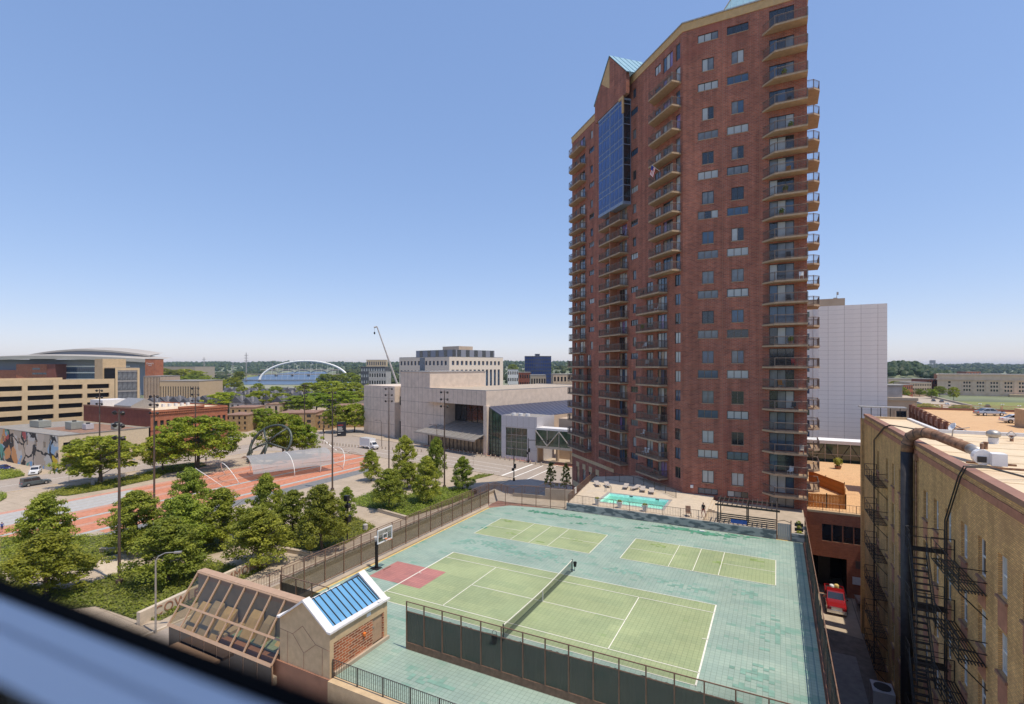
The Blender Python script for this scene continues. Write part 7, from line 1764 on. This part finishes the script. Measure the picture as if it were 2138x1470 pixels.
for k,tt,mm in ((2,8.8,'plastic_white'),(1,7.6,'plastic_white'),(1,8.4,'plastic_white'),(5,5.2,'black_metal'),(0,6.0,'black_metal')):
    q = Matrix.Rotation(rb,3,'Z') @ Vector((-tt,-.8,0)); bchair('chair on the %s shaded balcony left of the tower corner, %s' % (ordn[k], 'toward the corner' if tt<8 else 'toward the far end'), (TX+q.x,TY+q.y,zf(k)), rb, mm)
q_ = MB(); leafball(q_,(0,0,.75),.36,90,.12,random.Random(4)); bpm = leafmesh(q_,'plant','leaf_mid'); bpp = MB().lathe([(.16,0),(.24,.45),(.2,.45)],10).mesh('pot','coping_brown')
rc = random.Random(12)
for k in range(1,20):
    x = rc.uniform(11.6,14.0); p_ = (TX+x,TY-rc.uniform(.5,1.0),zf(k))
    if k in (3,8,12,16): continue
    if rc.random() < .7: bchair('chair on the %s balcony of the right corner stack' % ordn[k], p_, rc.uniform(-.8,.8), rc.choice(['plastic_white','frame_dark','wood_fence','black_metal','lounger','cloth_red']))
    else: t = thing('balcony_plant', 'potted plant on the %s balcony of the right corner stack' % ordn[k], 'plant', p_, 0, 'plants on the tower balconies'); ob('foliage', bpm, t); ob('pot', bpp, t)
for k in range(3,11):
    q = Matrix.Rotation(rb,3,'Z') @ Vector((-rc.uniform(4.2,8.8),-rc.uniform(.5,1.0),0)); p_ = (TX+q.x,TY+q.y,zf(k))
    if k == 5: continue
    if rc.random() < .65: bchair('chair on the %s balcony of the shaded stack beside the corner' % ordn[k], p_, rb+rc.uniform(-.8,.8), rc.choice(['plastic_white','frame_dark','black_metal','lounger']))
    else: t = thing('balcony_plant', 'potted plant on the %s balcony of the shaded stack beside the corner' % ordn[k], 'plant', p_, 0, 'plants on the tower balconies'); ob('foliage', bpm, t); ob('pot', bpp, t)
for k in range(2,15,2):
    q = Matrix.Rotation(rb,3,'Z') @ Vector((-rc.uniform(15,21),-rc.uniform(.6,1.0),0)); bchair('chair on the %s balcony of the stack below the glass bay' % ordn[k], (TX+q.x,TY+q.y,zf(k)), rb+rc.uniform(-.8,.8), rc.choice(['plastic_white','frame_dark','black_metal']))
for i,(px,py) in enumerate(((2066,905),(2103,905),(2128,905))): 
    p = G(px+(-20,-10,0)[i],(866,868,872)[i]); lamp(['globe lamp left of three on the bridge street parapet','globe lamp in the middle of three on the bridge street parapet','globe lamp right of three on the bridge street parapet'][i], p.x, p.y, 0, 6.0)
# ================= river, bridges, wooded hills =================
def polar(px, dep): 
    p = D(px,765,dep); return p.x, p.y
def sst(a,b,x): t = min(1,max(0,(x-a)/(b-a))); return t*t*(3-2*t)
def hz(px, dep):
    n = math.sin(px*.013)+.6*math.sin(px*.031+1.3)+.35*math.sin(px*.071+.5)
    ridge = (44+5*n) if px < 1300 else (24+4*n)
    h = ridge*sst(1300 if not 480<px<720 else 2600, 4200, dep) 
    h += 26*math.exp(-((px-1885)/75)**2)*math.exp(-((dep-980)/260)**2)
    h += 20*math.exp(-((px-1165)/70)**2)*math.exp(-((dep-1300)/400)**2) + 12*math.exp(-((px-770)/60)**2)*math.exp(-((dep-1500)/400)**2)
    return h
deps = [650,800,950,1100,1300,1600,2000,2500,3100,3800,4500,5500,7000]; pxs_ = list(range(-400,2560,40))
m = MB(); vs = []; nx = len(pxs_)
for d_ in deps:
    for x_ in pxs_: a = polar(x_,d_); vs.append((a[0],a[1],hz(x_,d_)-.6 if d_>650 else -1.2))
fs_ = [(j*nx+i,j*nx+i+1,(j+1)*nx+i+1,(j+1)*nx+i) for j in range(len(deps)-1) for i in range(nx-1)]
m.add(vs, fs_); struct(m, 'hills', 'far_ground', smooth=True)
sheet('river', [polar(x_,27.2*1065/(y_-765)) for x_,y_ in ((470,803),(790,803),(735,790),(705,781),(696,774.5),(640,773.5),(610,777),(555,783),(505,790))], .35, 'river_water')
sheet('river_bank', [polar(x_,27.2*1065/(y_-765)) for x_,y_ in ((470,803),(505,790),(555,783),(590,780),(560,781),(500,784),(440,792))], .25, 'lawn')
def forest(name, label, px0, px1, d0, d1, n, seed, s0=5, s1=9, skip=None):
    rg = random.Random(seed); m = MB()
    for _ in range(n):
        px = rg.uniform(px0,px1); dep = math.sqrt(rg.uniform(d0*d0,d1*d1))
        if skip and skip(px,dep): continue
        x,y = polar(px,dep); z = hz(px,dep)-1; r = rg.uniform(s0,s1)*(1 if dep<2500 else 1.5); h = r*rg.uniform(1.3,1.9); tn = rg.random(); k = 6
        a0 = rg.uniform(0,1); o = len(m.v); rings = ((.72,.15),(1.0,.42),(.86,.72),(.42,.95))
        for (rf_,zf_) in rings:
            for q in range(k):
                a = a0+q*6.283/k; rr = r*rf_*rg.uniform(.7,1.2); m.v.append((x+rr*math.cos(a),y+rr*math.sin(a),z+h*zf_*rg.uniform(.9,1.1)))
        m.v.append((x,y,z+h*1.06))
        for i in range(3):
            for q in range(k): m.f.append((o+i*k+q,o+i*k+(q+1)%k,o+(i+1)*k+(q+1)%k,o+(i+1)*k+q)); m.mi.append(0); m.tone.append(min(1,max(0,tn*.7+rg.uniform(-.2,.4))))
        for q in range(k): m.f.append((o+3*k+q,o+3*k+(q+1)%k,o+4*k)); m.mi.append(0); m.tone.append(min(1,tn*.7+.25))
    o = ob(name, leafmesh(m,name,'leaf_far')); o['kind']='stuff'; o['label']=label; return o
water = lambda px,dep: (505 < px < 720 and dep > 720 and dep < 3000 and 27.2*1065/dep+765 > 773.5 and not (px<555 and 27.2*1065/dep+765 < 784) and not (px>700 and 27.2*1065/dep+765<790))
forest('far_forest', 'wooded hills along the left horizon', -300, 1260, 1900, 5000, 5200, 1, 6, 10, water)
forest('river_woods', 'scattered woods along the river', 300, 1230, 760, 1900, 900, 2, 4.5, 8, lambda px,d: water(px,d) or (480<px<760 and d<1000))
forest('hill_woods', 'wooded hill above the bridge street', 1835, 1985, 760, 1250, 420, 3, 5, 9)
forest('far_forest', 'low woods along the right horizon', 1830, 2500, 1400, 4500, 1700, 4, 6, 10)
forest('right_woods', 'tree patches behind the long hall', 1960, 2400, 700, 1400, 160, 5, 4, 7)
forest('far_forest', 'woods far left behind the arena', -300, 330, 700, 1900, 500, 6, 5, 9)
# white arch footbridge
ab = thing('arch_bridge', 'tall white arch footbridge over the river', 'bridge', tuple(D(541,765,915).xy)+(.4,), YAW+.05)
span = 184*915/1065
part(MB().tube([(span*(.5-.5*math.cos(t*math.pi/28)), 10*math.sin(t*math.pi/28), 37*math.sin(t*math.pi/28)) for t in range(29)],[2.3-.8*math.sin(t*math.pi/28) for t in range(29)],8), 'arch', 'arch_white', ab, smooth=True)
part(MB().box(-40,-3,1.0,span+60,3,2.0), 'deck', 'concrete_grey', ab); part(MB().box(-40,-3.1,2.0,span+60,-2.9,3.2), 'parapet', 'steel_galv', ab)
for i in range(1,16): f = i/16; t = math.acos(1-2*f); part(MB().tube([(span*f,10*math.sin(t),37*math.sin(t)),(span*f,0,2)],.12,4), 'hanger', 'arch_white', ab)
b1 = thing('road_bridge', 'low grey road bridge crossing the river behind the white arch', 'bridge', tuple(D(425,765,1380).xy)+(0,), YAW-.02)
L1 = 300*1380/1065; part(MB().box(0,-6,5.0,L1,6,7.2), 'deck', 'concrete', b1)
for i in range(9): part(MB().box(20+i*44,-5,-1,24+i*44,5,5), 'pier', 'concrete_grey', b1)
b2 = thing('arch_road_bridge', 'distant multi-arched bridge farther up the river', 'bridge', tuple(D(545,765,2050).xy)+(0,), YAW+.03)
L2_ = 165*2050/1065; part(MB().box(0,-6,12.0,L2_,6,15.5), 'deck', 'concrete', b2)
for i in range(5): part(MB().tube([(8+i*64+30*(1-math.cos(t*math.pi/10)),0,1+10*math.sin(t*math.pi/10)) for t in range(11)],1.8,5), 'arch', 'concrete_grey', b2)
for lb,px,dep,h in (('tallest grey power pylon left of the white arch',514,915,52),('power pylon at the left of the river',426,1040,46),('thin far power pylon between the two near ones',486,1500,40),('faint power pylon behind the white arch',569,1900,40)):
    t = thing('power_pylon', lb, 'pylon', tuple(D(px,765,dep).xy)+(0,), YAW); part(MB().tube([(0,0,0),(0,0,h)],[1.3,.6],8), 'pole', 'concrete_grey', t)
    for k in range(3): part(MB().box(-4,-.2,h-5-k*5,4,.2,h-4.4-k*5), 'cross_arm', 'concrete_grey', t)
# ================= the hotel room window the view is taken through =================
ZS = -.15; RW = .04; VD = .174
def room(name, mt_, *bx):
    m = MB()
    for b_ in bx: m.box(*b_)
    return struct(m, name, mt_, CAM, RW)
room('room_wall','white',(-5,VD-.12,-1.8,6,VD-.004,ZS-.03),(-5,VD-.12,2.6,6,VD-.004,3.2),(-5,VD-.12,ZS-.03,-2.6,VD-.004,2.6),(3.4,VD-.12,ZS-.03,6,VD-.004,2.6))
room('room_wall','white',(-5.1,VD-6,-1.8,-5,VD-.004,3.2),(6,VD-6,-1.8,6.1,VD-.004,3.2),(-5.1,VD-6.1,-1.8,6.1,VD-6,3.2))
room('room_ceiling','white',(-5.1,VD-6.1,3.2,6.1,VD-.002,3.4)); room('room_floor','cream',(-5.1,VD-6.1,-2.0,6.1,VD-.002,-1.8))
mat('sill_paint', (.80,.88,.97), rough=.5, var=.02)
wf = thing('window_ledge', 'blurred pale blue window ledge with black gasket at the lower left', 'window', (CAM[0]-VD*math.sin(RW),CAM[1]+VD*math.cos(RW),HC+ZS), RW)
mat('gasket_black', (.003,.003,.004), rough=.9, spec=.1)
part(MB().box(-2.6,-.0145,-.03,3.4,0,0), 'gasket', 'gasket_black', wf)
part(MB().prismx([(-.0147,-.03),(-.0147,-.001),(-.034,.002),(-.0365,.0),(-.039,.003),(-.066,.010),(-.068,-.03)],-2.6,3.4), 'ledge', 'sill_paint', wf)
part(MB().prismx([(-.0685,-.03),(-.0685,.004),(-.12,-.01),(-.12,-.03)],-2.6,3.4), 'inner_trim', 'black_rubber', wf)
part(MB().box(-2.6,-.06,2.7,3.4,0,2.75), 'head_frame', 'black_rubber', wf); part(MB().box(-2.6,-.06,0,-2.55,0,2.7), 'side_frame', 'black_rubber', wf); part(MB().box(3.35,-.06,0,3.4,0,2.7), 'side_frame', 'black_rubber', wf)
# ================= summer haze =================
hm = bpy.data.materials.new('haze'); hm.use_nodes = True; nt = hm.node_tree; nt.nodes.remove(nt.nodes['Principled BSDF'])
pvn = nd(nt,'ShaderNodeVolumePrincipled'); pvn.inputs['Color'].default_value = (.62,.76,1.0,1); pvn.inputs['Density'].default_value = .00006; pvn.inputs['Anisotropy'].default_value = .3
nt.links.new(pvn.outputs[0], nt.nodes['Material Output'].inputs['Volume']); MT['haze'] = hm
hzb = part(MB().box(-12500,-3000,-10,9500,12500,96), 'haze', 'haze'); hzb['kind'] = 'stuff'; hzb['label'] = 'thin pale summer haze'
